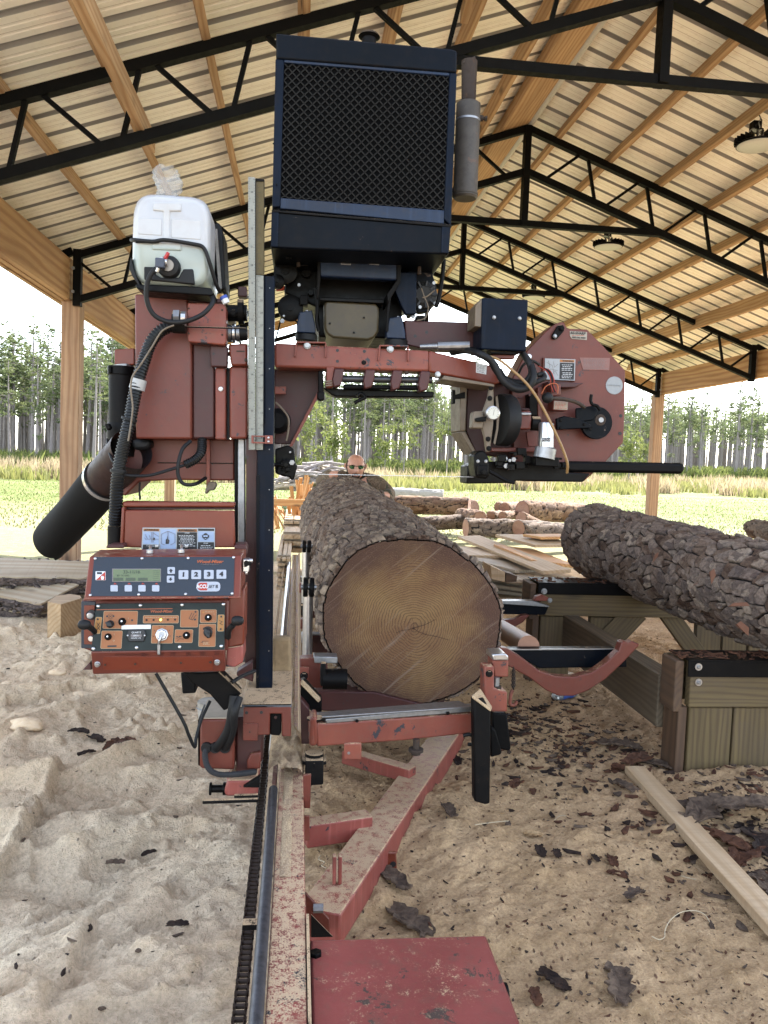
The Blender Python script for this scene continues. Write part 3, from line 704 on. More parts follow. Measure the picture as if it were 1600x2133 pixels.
def midtrees():
    r = np.random.RandomState(9); 
    for k, (px_, yy_, h) in enumerate(((655, 50, 5.0), (840, 58, 5.5), (800, 62, 4.4), (1000, 60, 4.2), (1310, 58, 4.6), (1345, 62, 4.0), (930, 60, 5.2), (700, 55, 4.2))):
        g = P(px_, 975, yy_); z = gh(g.x, yy_)
        t = thing('young_tree', (g.x, yy_, z), 'young leafy yellow-green tree ' + ('seen left of the man in front of the trunks', 'just right of the man in front of the trunks', 'small one above the pale log', 'seen between the weeds under the saw beam', 'beside the blade housing edge', 'between blade housing and shed post', 'behind the middle of the field left of the black guide', 'above the brush pile')[k], 'tree', 'young leafy trees before the pine wood')
        MB().tube([(g.x, yy_, z-.1), (g.x+.1, yy_, z+h*.5), (g.x, yy_, z+h*.9)], [.06, .04, .015], 6).build('trunk', mTRK, t)
        tr = []
        for q in range(900):
            v = r.normal(0, 1, 3); v /= np.linalg.norm(v); rr = r.random()**.5; c0 = np.array([g.x, yy_, z+h*.58])+v*rr*np.array([h*.23, h*.23, h*.42]); 
            if vn(np.array([c0[0]*1.6]), np.array([c0[2]*1.6]), 3)[0] < .38: continue
            a = r.normal(0, 1, 3)*.085; s = r.normal(0, 1, 3)*.085; tr.append((c0-s, c0+s, c0+a))
        V = np.array(tr).reshape(-1, 3); org = V.mean(0); me = tri_mesh('crown', V-org, mLEAFY); link('crown', me, t, org)
midtrees()
# ================================================================== SAWMILL
def K(ox, oy, s): return lambda x, y: (ox+x*s, oy+y*s)
c3 = K(200, 340, .3125); c4 = K(550, 440, .3125); c5 = K(900, 600, .34375); c6 = K(50, 850, .34375); c7 = K(150, 1030, .25)
c8 = K(380, 1300, .2625); d1 = K(550, 850, .34375); d2 = K(1000, 1000, .375); d3 = K(600, 1330, .34375)
mill = thing('portable_sawmill', (0, 2.6, 0.1), 'orange-red portable bandsaw mill with black radiator housing and control console', 'sawmill')
def A(name, pts, Y, d, mat, par=mill, bev=.003, label=None, **k):
    return MB().px(pts, Y, d).build(name, mat, par, bevel=bev, label=label, **k)
def hole(pl, px, py, rpx, par=mill, mat=mINK, name='bolt_hole'):
    if not isinstance(pl, Plane): pl = YP(pl)
    c = pl.at(px, py); r = (pl.at(px+rpx, py)-c).length
    return MB().cyl(c+pl.n*.001, c-pl.n*.002, r, 14).build(name, mat, par)
def bolt(pl, px, py, rpx, par=mill, mat=None, name='bolt', washer=True, hex_=6):
    if not isinstance(pl, Plane): pl = YP(pl)
    c = pl.at(px, py); r = (pl.at(px+rpx, py)-c).length
    b = MB()
    if washer: b.cyl(c, c+pl.n*.002, r*1.25, 16)
    b.cyl(c+pl.n*.002, c+pl.n*(.002+r*.9), r, hex_)
    return b.build(name, mat or mBOLT, par, bevel=.0008)
def screw(pl, px, py, rpx, par, mat=None):
    c = pl.at(px, py); r = (pl.at(px+rpx, py)-c).length; n = pl.n
    return MB().tube([c, c+n*r*.35, c+n*r*.6, c+n*r*.62], [r, r*.92, r*.55, r*.1], 12).build('screw', mat or mCHR, par, smooth=50)
def hose(name, pts, r, mat, par=mill, n=10, ridges=0, label=None):
    """smooth tube through real points; ridges = number of corrugations"""
    pts = [Vector(p) for p in pts]; out = []
    m = max(6, int(120/len(pts))) if ridges else 8
    for i in range(len(pts)-1):
        a = pts[max(i-1, 0)]; b = pts[i]; c = pts[i+1]; d = pts[min(i+2, len(pts)-1)]
        for k in range(m):
            t = k/m; out.append(.5*((2*b)+(-a+c)*t+(2*a-5*b+4*c-d)*t*t+(-a+3*b-3*c+d)*t**3))
    out.append(pts[-1])
    if ridges:
        L = [0]
        for i in range(1, len(out)): L.append(L[-1]+(out[i]-out[i-1]).length)
        tot = L[-1]; N = ridges*4; res = []; rr = []; j = 0
        for k in range(N+1):
            s = tot*k/N
            while j < len(L)-2 and L[j+1] < s: j += 1
            t = (s-L[j])/max(1e-6, L[j+1]-L[j]); res.append(out[j].lerp(out[j+1], min(1, t))); rr.append(r*(1. if k % 4 in (1, 2) else .84))
        return MB().tube(res, rr, n).build(name, mat, par, smooth=25, label=label)
    return MB().tube(out, r, n).build(name, mat, par, smooth=60, label=label)
def YPp(pts, Y): return [P(x, y, Y) for x, y in pts]
def YPv(pts): return [P(x, y, Y) for x, y, Y in pts]

# ---- radiator housing
RY = 2.44
rh = A('radiator_housing', [(574, 127), (952, 152), (939, 470), (567, 438)], RY+.015, .50, mNAVY, bev=.004)
A('hood_rim', [(575, 68), (592, 70), (940, 101), (953, 105), (952, 152), (575, 122)], RY-.004, .53, mNAVY, rh, .006)
# frame bars round the mesh, proud of it
A('mesh_frame', [(574, 122), (592, 124), (584, 430), (567, 432)], RY, .03, mNAVYs, rh, .003)
A('mesh_frame', [(937, 150), (952, 152), (940, 470), (925, 456)], RY, .03, mNAVYs, rh, .003)
A('mesh_frame', [(592.4, 123), (936.6, 149), (936.6, 158), (592.2, 130)], RY+.001, .03, mBLUE, rh, .002)
A('mesh_frame', [(584.4, 412), (925.6, 438), (925, 466), (584, 434)], RY+.001, .03, mBLUE, rh, .002)
A('lower_panel', [(566, 440), (939, 472), (935, 530), (564, 516)], RY-.008, .52, mNAVY, rh, .005)
A('panel_lip', [(566, 437), (941, 468), (941, 473), (566, 441)], RY-.014, .03, mBLKd, rh, .001)
MB().px([(566, 441), (581, 442), (579, 514), (564, 513)], RY-.012, .004).px([(921, 471), (939, 473), (935, 527), (919, 526)], RY-.012, .004).build('corner_angle', mNAVYs, rh, bevel=.001)
# expanded metal: every strand zigzags
def expanded():
    b = MB(); pl = YP(RY+.006); rows = 32; cols = 20
    TLc, TRc, BRc, BLc = [pl.at(*q) for q in ((592, 127), (937, 153), (926, 438), (585, 412))]
    def at(u, v): return (TLc*(1-u)+TRc*u)*(1-v)+(BLc*(1-u)+BRc*u)*v
    for r in range(rows+1):
        pts = []
        for c in range(cols*2+1):
            u = c/(cols*2); v = (r+(.5 if (c % 2) else -.5)*(1 if r % 2 else -1))/rows
            pts.append((u, min(1, max(0, v))))
        for i in range(len(pts)-1):
            a = at(*pts[i]); d = at(*pts[i+1]); b.bar(a, d, .0030, .0022, (0, 1, 0))
    return b.build('expanded_mesh', plain('dusty_black_mesh', (.016, .0145, .0125), .7, spec=.2), rh)
expanded()
MB().px([(588, 120), (940, 146), (930, 445), (582, 420)], RY+.010, .003).build('radiator_core', plain('radiator_core', (.0015, .0015, .0018), .9, spec=.1), rh)
cpt = P(769, 84, RY+.12)
MB().tube([cpt-Vector((0, 0, .03)), cpt+Vector((0, 0, .004)), cpt+Vector((0, 0, .01)), cpt+Vector((0, 0, .018))], [.022, .022, .034, .028], 18).build('radiator_cap', mBLKd, mill, smooth=40)
for px_, py_ in ((573, 385), (571, 190), (567, 300)):
    bolt(RY-.001, px_+3, py_, 2, rh, mBLK, washer=False)
# ---- muffler
MY = 2.78
mMUF = metalpaint('rusty_grey_muffler', (.085, .07, .055), (.17, .15, .125), rough=.6, dirt=.8, chips=.22, chip=(.08, .05, .035), sdust=.3)
mRUST = metalpaint('rusty_pipe', (.06, .042, .034), (.10, .075, .06), rough=.7, dirt=.8, chips=.4, chip=(.05, .03, .02))
def ax(px, py, Y): return P(px, py, Y)
r_ = 25/FPX*MY
top, bot = ax(976, 218, MY), ax(969, 408, MY)
mf = MB().tube([top+(top-bot)*.02, top, bot, bot+(bot-top)*.012, bot-(top-bot)*.035], [r_*.8, r_, r_, r_*1.04, r_*.9], 32).build('muffler', mMUF, mill, smooth=35)
for f, k in ((.17, 1.03), (.97, 1.05)):
    q = top.lerp(bot, f); MB().cyl(q, q+(bot-top)*.022, r_*k, 32).build('band', mSTEEL if f < .5 else mMUF, mf, smooth=35)
pt = ax(978, 128, MY); 
MB().tube([top, pt], [r_*.58, r_*.66], 20, cap=False).build('exhaust_pipe', mRUST, mill, smooth=35)
MB().add([ax(963, 130, MY-.02), ax(992, 134, MY-.02), ax(990, 116, MY), ax(988, 134, MY+.03)], [[0, 1, 2], [1, 3, 2], [0, 2, 3]]).build('rain_flap', mRUST, mill)
q = ax(999, 246, MY-.005); MB().cyl(q, q+Vector((.012, 0, 0)), .010, 12).cyl(q+Vector((.012, 0, 0)), q+Vector((.018, 0, 0)), .006, 12).cyl(q+Vector((.018, 0, 0)), q+Vector((.026, 0, 0)), .009, 6).build('side_plug', mRUST, mf)
# ---- engine (a dark mass of real pieces)
EY = 2.62
eng = A('engine', [(612, 522), (906, 535), (900, 600), (838, 640), (836, 705), (664, 702), (660, 640), (592, 610), (598, 540)], EY+.10, .34, mGREASE, bev=.006)
rr = random.Random(3)
for k in range(26):   # pulleys, pipes, housings of the crowded front
    x = rr.uniform(585, 660) if k % 2 else rr.uniform(838, 895); y = rr.uniform(535, 690); 
    Y_ = EY+rr.uniform(.03, .09); c = P(x, y, Y_); s = rr.uniform(.006, .017)
    if k % 3 == 0: MB().cyl(c, c+Vector((0, .05, 0)), s*1.3, 12).build('engine_fitting', mGREASE, eng, bevel=.001)
    elif k % 3 == 1: MB().box(c, (s, .02, s*1.2)).build('engine_fitting', mBLK, eng, bevel=.002)
    else: MB().cyl(c, c+Vector((0, -.012, 0)), s*.45, 6).build('engine_bolt', mSTEEL, eng)
for px_, py_, rp, Y_ in ((595, 565, 24, EY+.02), (578, 585, 14, EY+.0), (605, 640, 26, EY+.06), (872, 600, 20, EY+.08)):
    c = P(px_, py_, Y_); r = rp/FPX*Y_
    MB().tube([c, c+Vector((0, .004, 0)), c+Vector((0, .012, 0)), c+Vector((0, .03, 0))], [r*.7, r, r*.86, r], 24).cyl(c+Vector((0, -.006, 0)), c, r*.28, 12).build('pulley', mGREASE, eng, smooth=35)
bb = A('coolant_bracket', [(664, 522), (836, 532), (832, 584), (666, 576)], EY-.03, .04, mBLUE, bev=.006)
for x in (721, 780):
    A('slot_rim', [(x-11, 543), (x+10, 544), (x+10, 552), (x-11, 551)], EY-.033, .004, mSTEEL, bb, .001); A('slot', [(x-9, 545), (x+8, 546), (x+8, 550), (x-9, 549)], EY-.0345, .002, mINK, bb, 0)
A('bracket_cheek', [(826, 532), (838, 529), (834, 588), (808, 632), (806, 612), (826, 584)], EY-.034, .30, mBLK, mill, .003)
A('bracket_cheek', [(662, 522), (668, 524), (668, 580), (664, 622), (660, 622)], EY-.034, .30, mBLKd, mill, .003)
mPAN = metalpaint('oily_olive_pan', (.115, .085, .035), (.075, .055, .022), rough=.45, dust=.2, dirt=.75, chips=.2, chip=(.03, .025, .02))
A('oil_pan', [(680, 626), (784, 632), (790, 640), (789, 690), (780, 704), (766, 709), (694, 704), (681, 696), (676, 684), (675, 634)], EY+.02, .30, mPAN, mill, .012, seg=4)
A('pan_flange', [(666, 619), (800, 624), (800, 632), (666, 626)], EY+.01, .32, mGREASE, mill, .002)
for x, y in ((687, 674), (737, 693), (758, 662)): bolt(EY+.019, x, y, 2.2, mill, mGREASE, washer=False)
# engine mounts: rubber puck, bolt, U-bracket
for (mx, my, w_, Ymt) in ((638, 700, 23, 2.60), (825, 712, 25, 2.60)):
    q = A('engine_mount_leg', [(mx-14, my-50), (mx+12, my-54), (mx+20, my-18), (mx+20, my-6), (mx-20, my-8), (mx-20, my-24)], Ymt+.01, .05, mBLUE, mill, .003)
    c0 = P(mx, my-2, Ymt+.05); r0 = w_/FPX*Ymt
    MB().tube([c0+Vector((0, 0, .012)), c0+Vector((0, 0, .004)), c0, c0-Vector((0, 0, .018)), c0-Vector((0, 0, .020))], [r0*.8, r0*.9, r0, r0, r0*.9], 20).build('rubber_mount', mRUB, mill, smooth=40)
    for dz in (.055, .036, .012):
        MB().cyl(c0+Vector((0, -.03, dz)), c0+Vector((0, -.03, dz+.010)), .008, 6).build('mount_nut', mBOLT, mill)
    MB().cyl(c0+Vector((0, -.03, -.0)), c0+Vector((0, -.03, .075)), .0045, 8).build('mount_stud', mSTEEL, mill)
hose('belt_rib', YPp([(658, 600), (661, 640), (659, 668), (664, 690)], 2.60), .005, mBLK)
hose('belt_rib', YPp([(812, 620), (808, 650), (806, 690)], 2.60), .005, mBLK)
A('side_plate', [(848, 530), (895, 534), (898, 560), (910, 600), (896, 650), (870, 652), (850, 610)], EY+.05, .02, mNAVY, mill, .003)
A('guard_plate', [(828, 566), (868, 568), (867, 654), (846, 655), (838, 640), (820, 600)], EY-.01, .03, mNAVYs, mill, .003)
c = P(884, 613, EY+.03); r = 31/FPX*EY
al = MB().tube([c, c+Vector((0, .01, 0)), c+Vector((0, .03, 0)), c+Vector((0, .10, 0))], [r*.55, r*.9, r*1.02, r], 28).build('alternator', plain('dirty_cast_metal', (.025, .024, .023), .6, .3), mill, smooth=30)
for k in range(9):
    a = k/9*6.283; q = c+Vector((math.cos(a), 0, math.sin(a)))*r*.72+Vector((0, .001, 0)); MB().box(q, (.009, .006, .003), Matrix.Rotation(-a, 3, 'Y')).build('vent_slot', mINK, al)
for a in (.9, 2.8, 4.4, 5.6):
    q = c+Vector((math.cos(a), 0, math.sin(a)))*r*.95; MB().cyl(q, q-Vector((0, .012, 0)), .006, 6).build('alternator_bolt', mBOLT, al)
hose('thin_wire', YPp([(878, 600), (884, 618), (892, 640), (886, 662), (868, 668)], EY+.01), .0022, mCREAM)
hose('thin_wire', YPp([(905, 605), (890, 617), (880, 620)], EY+.01), .0025, mCREAM)
hose('black_strut', YPp([(925, 540), (921, 580), (914, 622), (908, 640)], EY), .007, mBLK)
for x in (598, 604): hose('black_strap', YPp([(x, 512), (x+2, 540)], RY+.1), .006, mBLK)
for x, y in ((622, 536), (874, 552)):
    c = P(x, y, EY-.02); MB().cyl(c+Vector((0, 0, .012)), c+Vector((0, 0, -.002)), .016, 6).cyl(c, c-Vector((0, 0, .03)), .006, 8).build('hanger_bolt', mRUST, mill)
    A('hanger_plate', [(x-24, y-18), (x+34, y-16), (x+34, y-12), (x-24, y-14)], EY-.04, .08, mBLKd, mill, .001)
# small orange piece seen behind the post
A('orange_fan_blade', [(574, 594), (596, 596), (598, 604), (576, 606)], EY+.12, .01, plain('orange_plastic', (.75, .09, .02), .4), mill, .001)
# ---- cross carriage beam
BY = 2.50
A('carriage_beam', [(572, 714), (894, 730), (894, 774), (572, 765)], BY, .10, mREDw, mill, .008, seg=3)
A('carriage_beam_arm', [(895, 730), (1010, 758), (1036, 764), (1042, 798), (1030, 801), (895, 775)], Plane(P(895, 730, BY), P(895, 775, BY), P(1040, 798, BY+.10)), .09, mREDo, mill, .006)
A('under_arm_plate', [(925, 782), (1030, 800), (1030, 806), (920, 790)], BY+.02, .16, mCREAM, mill, .002)
for x, y in ((703, 730), (759, 732), (703, 752.5)): hole(BY, x, y, 3.2)
bolt(BY, 758, 755, 4, mill, mBLKd)
for (x0, y0, x1, y1) in ((617, 711, 679, 743), (791, 718, 851, 751)):
    b = MB(); b.px([(x0, y0), (x1, y0+1), (x1, y0+4), (x0, y0+3)], BY-.012, .09)
    b.px([(x0-1, y0+3), (x0+2, y0+3), (x0-1, y1), (x0-4, y1)], BY-.012, .02); b.px([(x1-2, y0+4), (x1+1, y0+4), (x1+1, y1+1), (x1-2, y1+1)], BY-.012, .02)
    b.build('mount_saddle', mREDw, mill, bevel=.001)
    bolt(BY-.003, (x0+x1)/2-8, y0+9, 6, mill)
A('rear_beam', [(842, 667), (1010, 672), (1010, 732), (880, 726), (846, 718)], BY+.14, .08, mREDd, mill, .004)
for x, y in ((865, 700), (889, 692)): hole(BY+.14, x, y, 3.4)
q0, q1 = P(875, 722, BY+.08), P(978, 720, BY+.06)
MB().tube([q0, q0.lerp(q1, .35), q0.lerp(q1, .36), q1], [.008, .010, .014, .014], 12).build('gas_spring', mSTEEL, mill, smooth=30)
# drive clamps with the shaft
sh = MB().cyl(P(695, 789, BY+.03), P(900, 792, BY+.03), .011, 16).build('drive_shaft', plain('dark_steel', (.08, .08, .085), .4, .7), mill, smooth=40)
MB().cyl(P(715, 806, BY+.03), P(880, 808, BY+.03), .008, 12).build('lower_rod', mBLK, mill, smooth=40)
for x0 in (695, 760, 817, 875):
    k = (x0-695)*.05
    A('clamp_block', [(x0+2, 767+k*.6), (x0+22, 768+k*.6), (x0+20, 786+k), (x0+15, 803+k), (x0, 807+k), (x0-3, 790+k)], BY-.01, .07, mREDd, mill, .004)
bolt(BY-.012, 847, 777, 3.5, mill, mRUST); bolt(BY-.012, 912, 780, 5, mill)
A('clamp_bracket', [(680, 764), (697, 764), (694, 806), (680, 807)], BY+.0, .06, mREDw, mill, .003)
for i in range(3): A('bracket_leaf', [(678, 793+i*4.6), (693, 792+i*4.6), (692, 794.4+i*4.6), (678, 796+i*4.6)], BY-.004, .05, mCREAM, mill, .0005)
A('dark_cross_bar', [(672, 808), (905, 816), (903, 828), (790, 827), (700, 826), (690, 822)], BY+.05, .07, mGREASE, mill, .004)
hose('rag_wire', YPp([(744, 826), (752, 820), (760, 828), (748, 834), (738, 840)], BY+.03), .006, mGREASE)
A('bracket_end', [(661, 815), (676, 815), (676, 833), (666, 835), (661, 830)], BY-.01, .04, mBLK, mill, .004)
A('bracket_strip', [(663, 772), (673, 772), (675, 818), (663, 818)], BY+.02, .03, mBLK, mill, .003)
# maroon gusset plate left of the opening
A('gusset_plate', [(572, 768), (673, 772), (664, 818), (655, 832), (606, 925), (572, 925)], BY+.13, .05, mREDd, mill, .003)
A('gusset_edge', [(670, 800), (674, 806), (609, 930), (602, 930)], BY+.10, .03, mREDw, mill, .001)
A('small_plate', [(572, 805), (596, 805), (596, 821), (572, 821)], BY+.08, .01, mREDw, mill, .002)
c = P(578, 876, BY+.06); MB().tube([c, c+Vector((0, .01, 0)), c+Vector((0, .04, 0))], [.024, .040, .042], 24).build('idler_wheel', mBLK, mill, smooth=30)
hose('belt_edge', YPp([(574, 838), (590, 854), (601, 872), (600, 900), (596, 918)], BY+.05), .0035, mCREAM)
# ---- left blade guide block
gb = A('blade_guide', [(573, 935), (600, 927), (612, 935), (616, 965), (620, 972), (616, 985), (612, 1000), (606, 1000), (603, 994), (588, 992), (573, 985)], BY+.02, .09, mGREASE, mill, .006)
rr = random.Random(8)
def clutter(x0, y0, x1, y1, Y_, par, n, mat=mGREASE, name='guide_fitting'):
    for k in range(n):
        x, y = rr.uniform(x0, x1), rr.uniform(y0, y1); c = P(x, y, Y_-rr.uniform(.0, .02)); s = rr.uniform(.006, .016)
        if k % 3 == 0: MB().cyl(c, c-Vector((0, rr.uniform(.01, .03), 0)), s*.6, 6).build(name, mSTEEL if k % 2 else mat, par, bevel=.0006)
        elif k % 3 == 1: MB().box(c, (s, .015, s*.8)).build(name, mat, par, bevel=.002)
        else: MB().cyl(c-Vector((s, 0, 0)), c+Vector((s*1.4, 0, 0)), s*.4, 10).build(name, mat, par, bevel=.0006)
clutter(578, 938, 610, 982, BY+.015, gb, 12)
A('guide_block', [(587, 958), (605, 958), (605, 978), (587, 978)], BY-.01, .04, mBLK, gb, .003)
bolt(BY-.012, 595, 968, 5, gb, mGREASE)
# the thin bright blade between the guides
BL0, BL1 = P(612, 987, BY+.08), P(985, 993.5, BY+.08)
MB().bar(BL0, BL1, .032, .0012).build('band_blade', plain('blade_steel', (.45, .44, .46), .35, .8), mill)

# ---- right blade head
HY = 2.72
hd = A('blade_housing', [c5(690, 262), c5(740, 222), c5(775, 206), c5(800, 205), c5(820, 245), c5(940, 250), c5(1040, 352), c5(1172, 500), c5(1167, 810), c5(1160, 935), c5(1056, 1048), c5(1056, 1060), c5(980, 1120), c5(918, 1174), c5(560, 1172), c5(500, 1120), c5(480, 560), c5(575, 380)], HY, .11, mRED, mill, .006)
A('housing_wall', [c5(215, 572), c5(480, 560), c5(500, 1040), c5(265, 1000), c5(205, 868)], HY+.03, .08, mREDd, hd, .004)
A('housing_rim', [c5(170, 568), c5(214, 570), c5(204, 866), c5(170, 868)], HY-.06, .17, mCREAM, hd, .004)
A('housing_rim', [c5(170, 869), c5(204, 869), c5(272, 1000), c5(250, 1012)], HY-.06, .17, mCREAM, hd, .004)
A('housing_top_flange', [c5(214, 560), c5(480, 562), c5(480, 572), c5(214, 571)], HY-.06, .12, mRED, hd, .002)
for p in ((1143, 774), (1139, 881)): hole(HY, *c5(*p), 3.6, hd)
A('top_link', [c5(765, 225), c5(795, 222), c5(806, 240), c5(798, 262), c5(762, 305), c5(740, 312), c5(727, 300), c5(730, 280)], HY-.015, .012, mBLKd, hd, .003)
bolt(HY-.016, *c5(784, 244), 5, hd, mBLK); bolt(HY-.016, *c5(745, 292), 3.5, hd, mSTEEL)
# raised shelf behind the labels
A('label_plate', [c5(672, 420), c5(872, 428), c5(868, 566), c5(668, 552)], HY-.012, .012, mRED, hd, .003)
A('pivot_shelf', [c5(700, 566), c5(925, 575), c5(868, 604), c5(790, 606), c5(704, 596)], HY-.06, .06, mREDd, hd, .004)
A('lower_flange', [c5(360, 968), c5(760, 962), c5(750, 996), c5(360, 992)], HY-.06, .06, mRED, hd, .003)
# blade wheel seen nearly edge on
def torus_wheel(px, py, rpx, wpx, Y_):
    c = P(px, py, Y_); r = rpx/FPX*Y_; w_ = wpx/FPX*Y_; b = MB()
    x = Vector((1, .25, 0)).normalized()
    b.tube([c-x*w_/2, c-x*w_*.46, c-x*w_*.3, c+x*w_*.3, c+x*w_*.46, c+x*w_/2], [r*.86, r*.96, r, r, r*.96, r*.86], 40)
    return b.build('wheel_tyre', mRUB, hd, smooth=50), c, r
wt, wc, wr = torus_wheel(*c5(433, 800), 55, 30, HY-.075)
A('wheel_arc', [c5(384, 660), c5(398, 650), c5(410, 760), c5(402, 860), c5(384, 950), c5(372, 940), c5(390, 850), c5(394, 760)], HY-.165, .006, mCREAM, hd, .001)
arm = A('tension_arm', [c5(352, 590), c5(374, 586), c5(376, 720), c5(372, 830), c5(352, 992), c5(330, 995), c5(318, 900), c5(302, 850), c5(310, 790), c5(312, 740), c5(340, 660)], HY-.19, .02, mCREAM, mill, .004)
for p in ((356, 604), (350, 668), (340, 915), (344, 972)): bolt(HY-.19, *c5(*p), 4.2, arm, mBLK)
A('gauge_block', [c5(250, 748), c5(310, 742), c5(312, 852), c5(242, 850)], HY-.21, .05, mCREAM, arm, .005)
A('gauge_stem', [c5(265, 788), c5(330, 776), c5(330, 808), c5(268, 810)], HY-.23, .02, mBLK, arm, .003)
gp = YP(HY-.245); gc = gp.at(*c5(372, 757)); gr = 15.0/FPX*(HY-.245)
ga = MB().tube([gc, gc+Vector((0, .003, 0)), gc+Vector((0, .022, 0))], [gr*.86, gr, gr*.98], 28).build('pressure_gauge', mCHR, mill, smooth=40)
MB().cyl(gc-Vector((0, .0005, 0)), gc-Vector((0, .0015, 0)), gr*.84, 28).build('gauge_face', plain('gauge_face', (.62, .60, .52), .35, noise=.05), ga)
b = MB(); 
for k in range(11):
    a = math.radians(-40+k*26); b.box(gc+Vector((math.cos(a)*gr*.68, -.0018, math.sin(a)*gr*.68)), (gr*.08, .0004, .0004), Matrix.Rotation(-a, 3, 'Y'))
b.bar(gc+Vector((-.001, -.002, -gr*.35)), gc+Vector((.002, -.002, gr*.5)), .0010, .0005, (0, 1, 0)); b.build('gauge_dial', mINK, ga)
A('door_latch', [c5(125, 617), c5(142, 619), c5(142, 646), c5(200, 628), c5(202, 668), c5(142, 670), c5(142, 700), c5(125, 700)], HY-.07, .03, mBLK, hd, .002)
# red hydraulic motor body in the middle
A('motor_bracket', [c5(515, 745), c5(600, 742), c5(604, 800), c5(600, 858), c5(516, 856)], HY-.12, .08, mRED, hd, .005)
A('bracket_tab', [c5(535, 752), c5(602, 755), c5(602, 770), c5(538, 770)], HY-.13, .02, mSTEEL, hd, .002)
c = P(*c5(600, 820), HY-.10); MB().cyl(c, c+Vector((.028, 0, 0)), .024, 20).build('motor_shaft', mBLKd, hd, smooth=40)
A('upright_rib', [c5(590, 640), c5(640, 650), c5(640, 775), c5(590, 770)], HY-.05, .05, mBLK, hd, .003)
A('upright_rib', [c5(640, 600), c5(668, 600), c5(668, 860), c5(640, 860)], HY-.04, .03, mRED, hd, .003)
A('web_rib', [c5(570, 870), c5(640, 860), c5(636, 960), c5(585, 962)], HY-.05, .012, mRED, hd, .002)
A('wire_block', [c5(718, 590), c5(782, 580), c5(782, 650), c5(720, 660)], HY-.09, .05, mRED, hd, .004)
clutter(*c5(480, 560), *c5(600, 740), HY-.04, hd, 10, mREDd, 'head_fitting')
clutter(*c5(390, 990), *c5(620, 1090), HY-.09, hd, 26, mGREASE, 'guide_fitting')
clutter(*c5(740, 1010), *c5(815, 1090), HY-.10, hd, 9, mGREASE, 'guide_fitting')
# silver alignment motor
s0, s1, s2 = P(*c5(690, 970), HY-.17), P(*c5(692, 826), HY-.17), P(*c5(678, 1030), HY-.17)
r1 = 15.8/FPX*(HY-.17)
sm = MB().tube([s0, s1, s1+Vector((0, 0, .005)), s1+Vector((0, 0, .007))], [r1, r1, r1*.93, r1*.6], 28).build('silver_motor', mCHR, mill, smooth=40)
MB().tube([s2, s0-Vector((0, 0, .0)), s0+Vector((0, 0, .003))], [r1*1.45, r1*1.42, r1*1.1], 28).build('motor_base', mSTEEL, sm, smooth=40)
sp = Plane(s0+Vector((0, -r1-.0006, 0)), s0+Vector((1, -r1-.0006, 0)), s1+Vector((0, -r1-.0006, 0)))
A('motor_tag', [c5(668, 908), c5(718, 908), c5(717, 930), c5(667, 930)], sp, .001, mINK, sm, 0); text('BALDOR', sp, *c5(692, 919), 4.0, mWHITE, sm, off=.001)
for yy_ in (1042, 1062): MB().box(P(*c5(680, yy_), HY-.14), (.04, .035, .010)).build('guide_arm', mGREASE, hd, bevel=.003)
# navy switch box
bx = A('switch_box', [c5(304, 58), c5(583, 70), c5(571, 382), c5(295, 370)], HY-.22, .12, mNAVYs, mill, .004)
A('box_side', [c5(262, 108), c5(304, 60), c5(301, 236), c5(258, 232)], HY-.215, .115, mCREAM, bx, .002)
for p in ((376, 178), (531, 184)): bolt(HY-.222, *c5(*p), 3.2, bx, mSTEEL)
A('box_hinge', [c5(345, 380), c5(520, 386), c5(500, 402), c5(360, 398)], HY-.2, .05, mBLKd, bx, .002)
A('hinge_tab', [c5(365, 402), c5(505, 406), c5(500, 430), c5(365, 424)], HY-.18, .03, mRED, bx, .002)
# black splash bar
A('long_bar', [c5(812, 1048), c5(1525, 1060), c5(1540, 1092), c5(1518, 1127), c5(826, 1116)], HY-.04, .035, mBLK, mill, .010)
A('bottom_guide_bar', [c5(215, 1080), c5(250, 1062), c5(330, 1050), c5(815, 1060), c5(830, 1118), c5(960, 1124), c5(915, 1176), c5(505, 1168), c5(500, 1182), c5(210, 1186)], HY-.055, .12, mGREASE, hd, .005)
rg = A('right_blade_guide', [c5(255, 1012), c5(285, 985), c5(318, 985), c5(345, 1030), c5(350, 1135), c5(330, 1158), c5(268, 1150), c5(258, 1090)], HY-.19, .10, mGREASE, mill, .006)
A('guide_block', [c5(280, 1072), c5(342, 1074), c5(340, 1138), c5(282, 1136)], HY-.21, .03, mBLK, rg, .004)
bolt(HY-.212, *c5(312, 1114), 5, rg, mGREASE); bolt(HY-.192, *c5(278, 1050), 3, rg, mSTEEL); bolt(HY-.192, *c5(326, 1050), 3, rg, mSTEEL)
hose('guide_lever', YPp([c5(350, 1112), c5(400, 1140), c5(455, 1170), c5(500, 1180)], HY-.20), .006, mBLK)
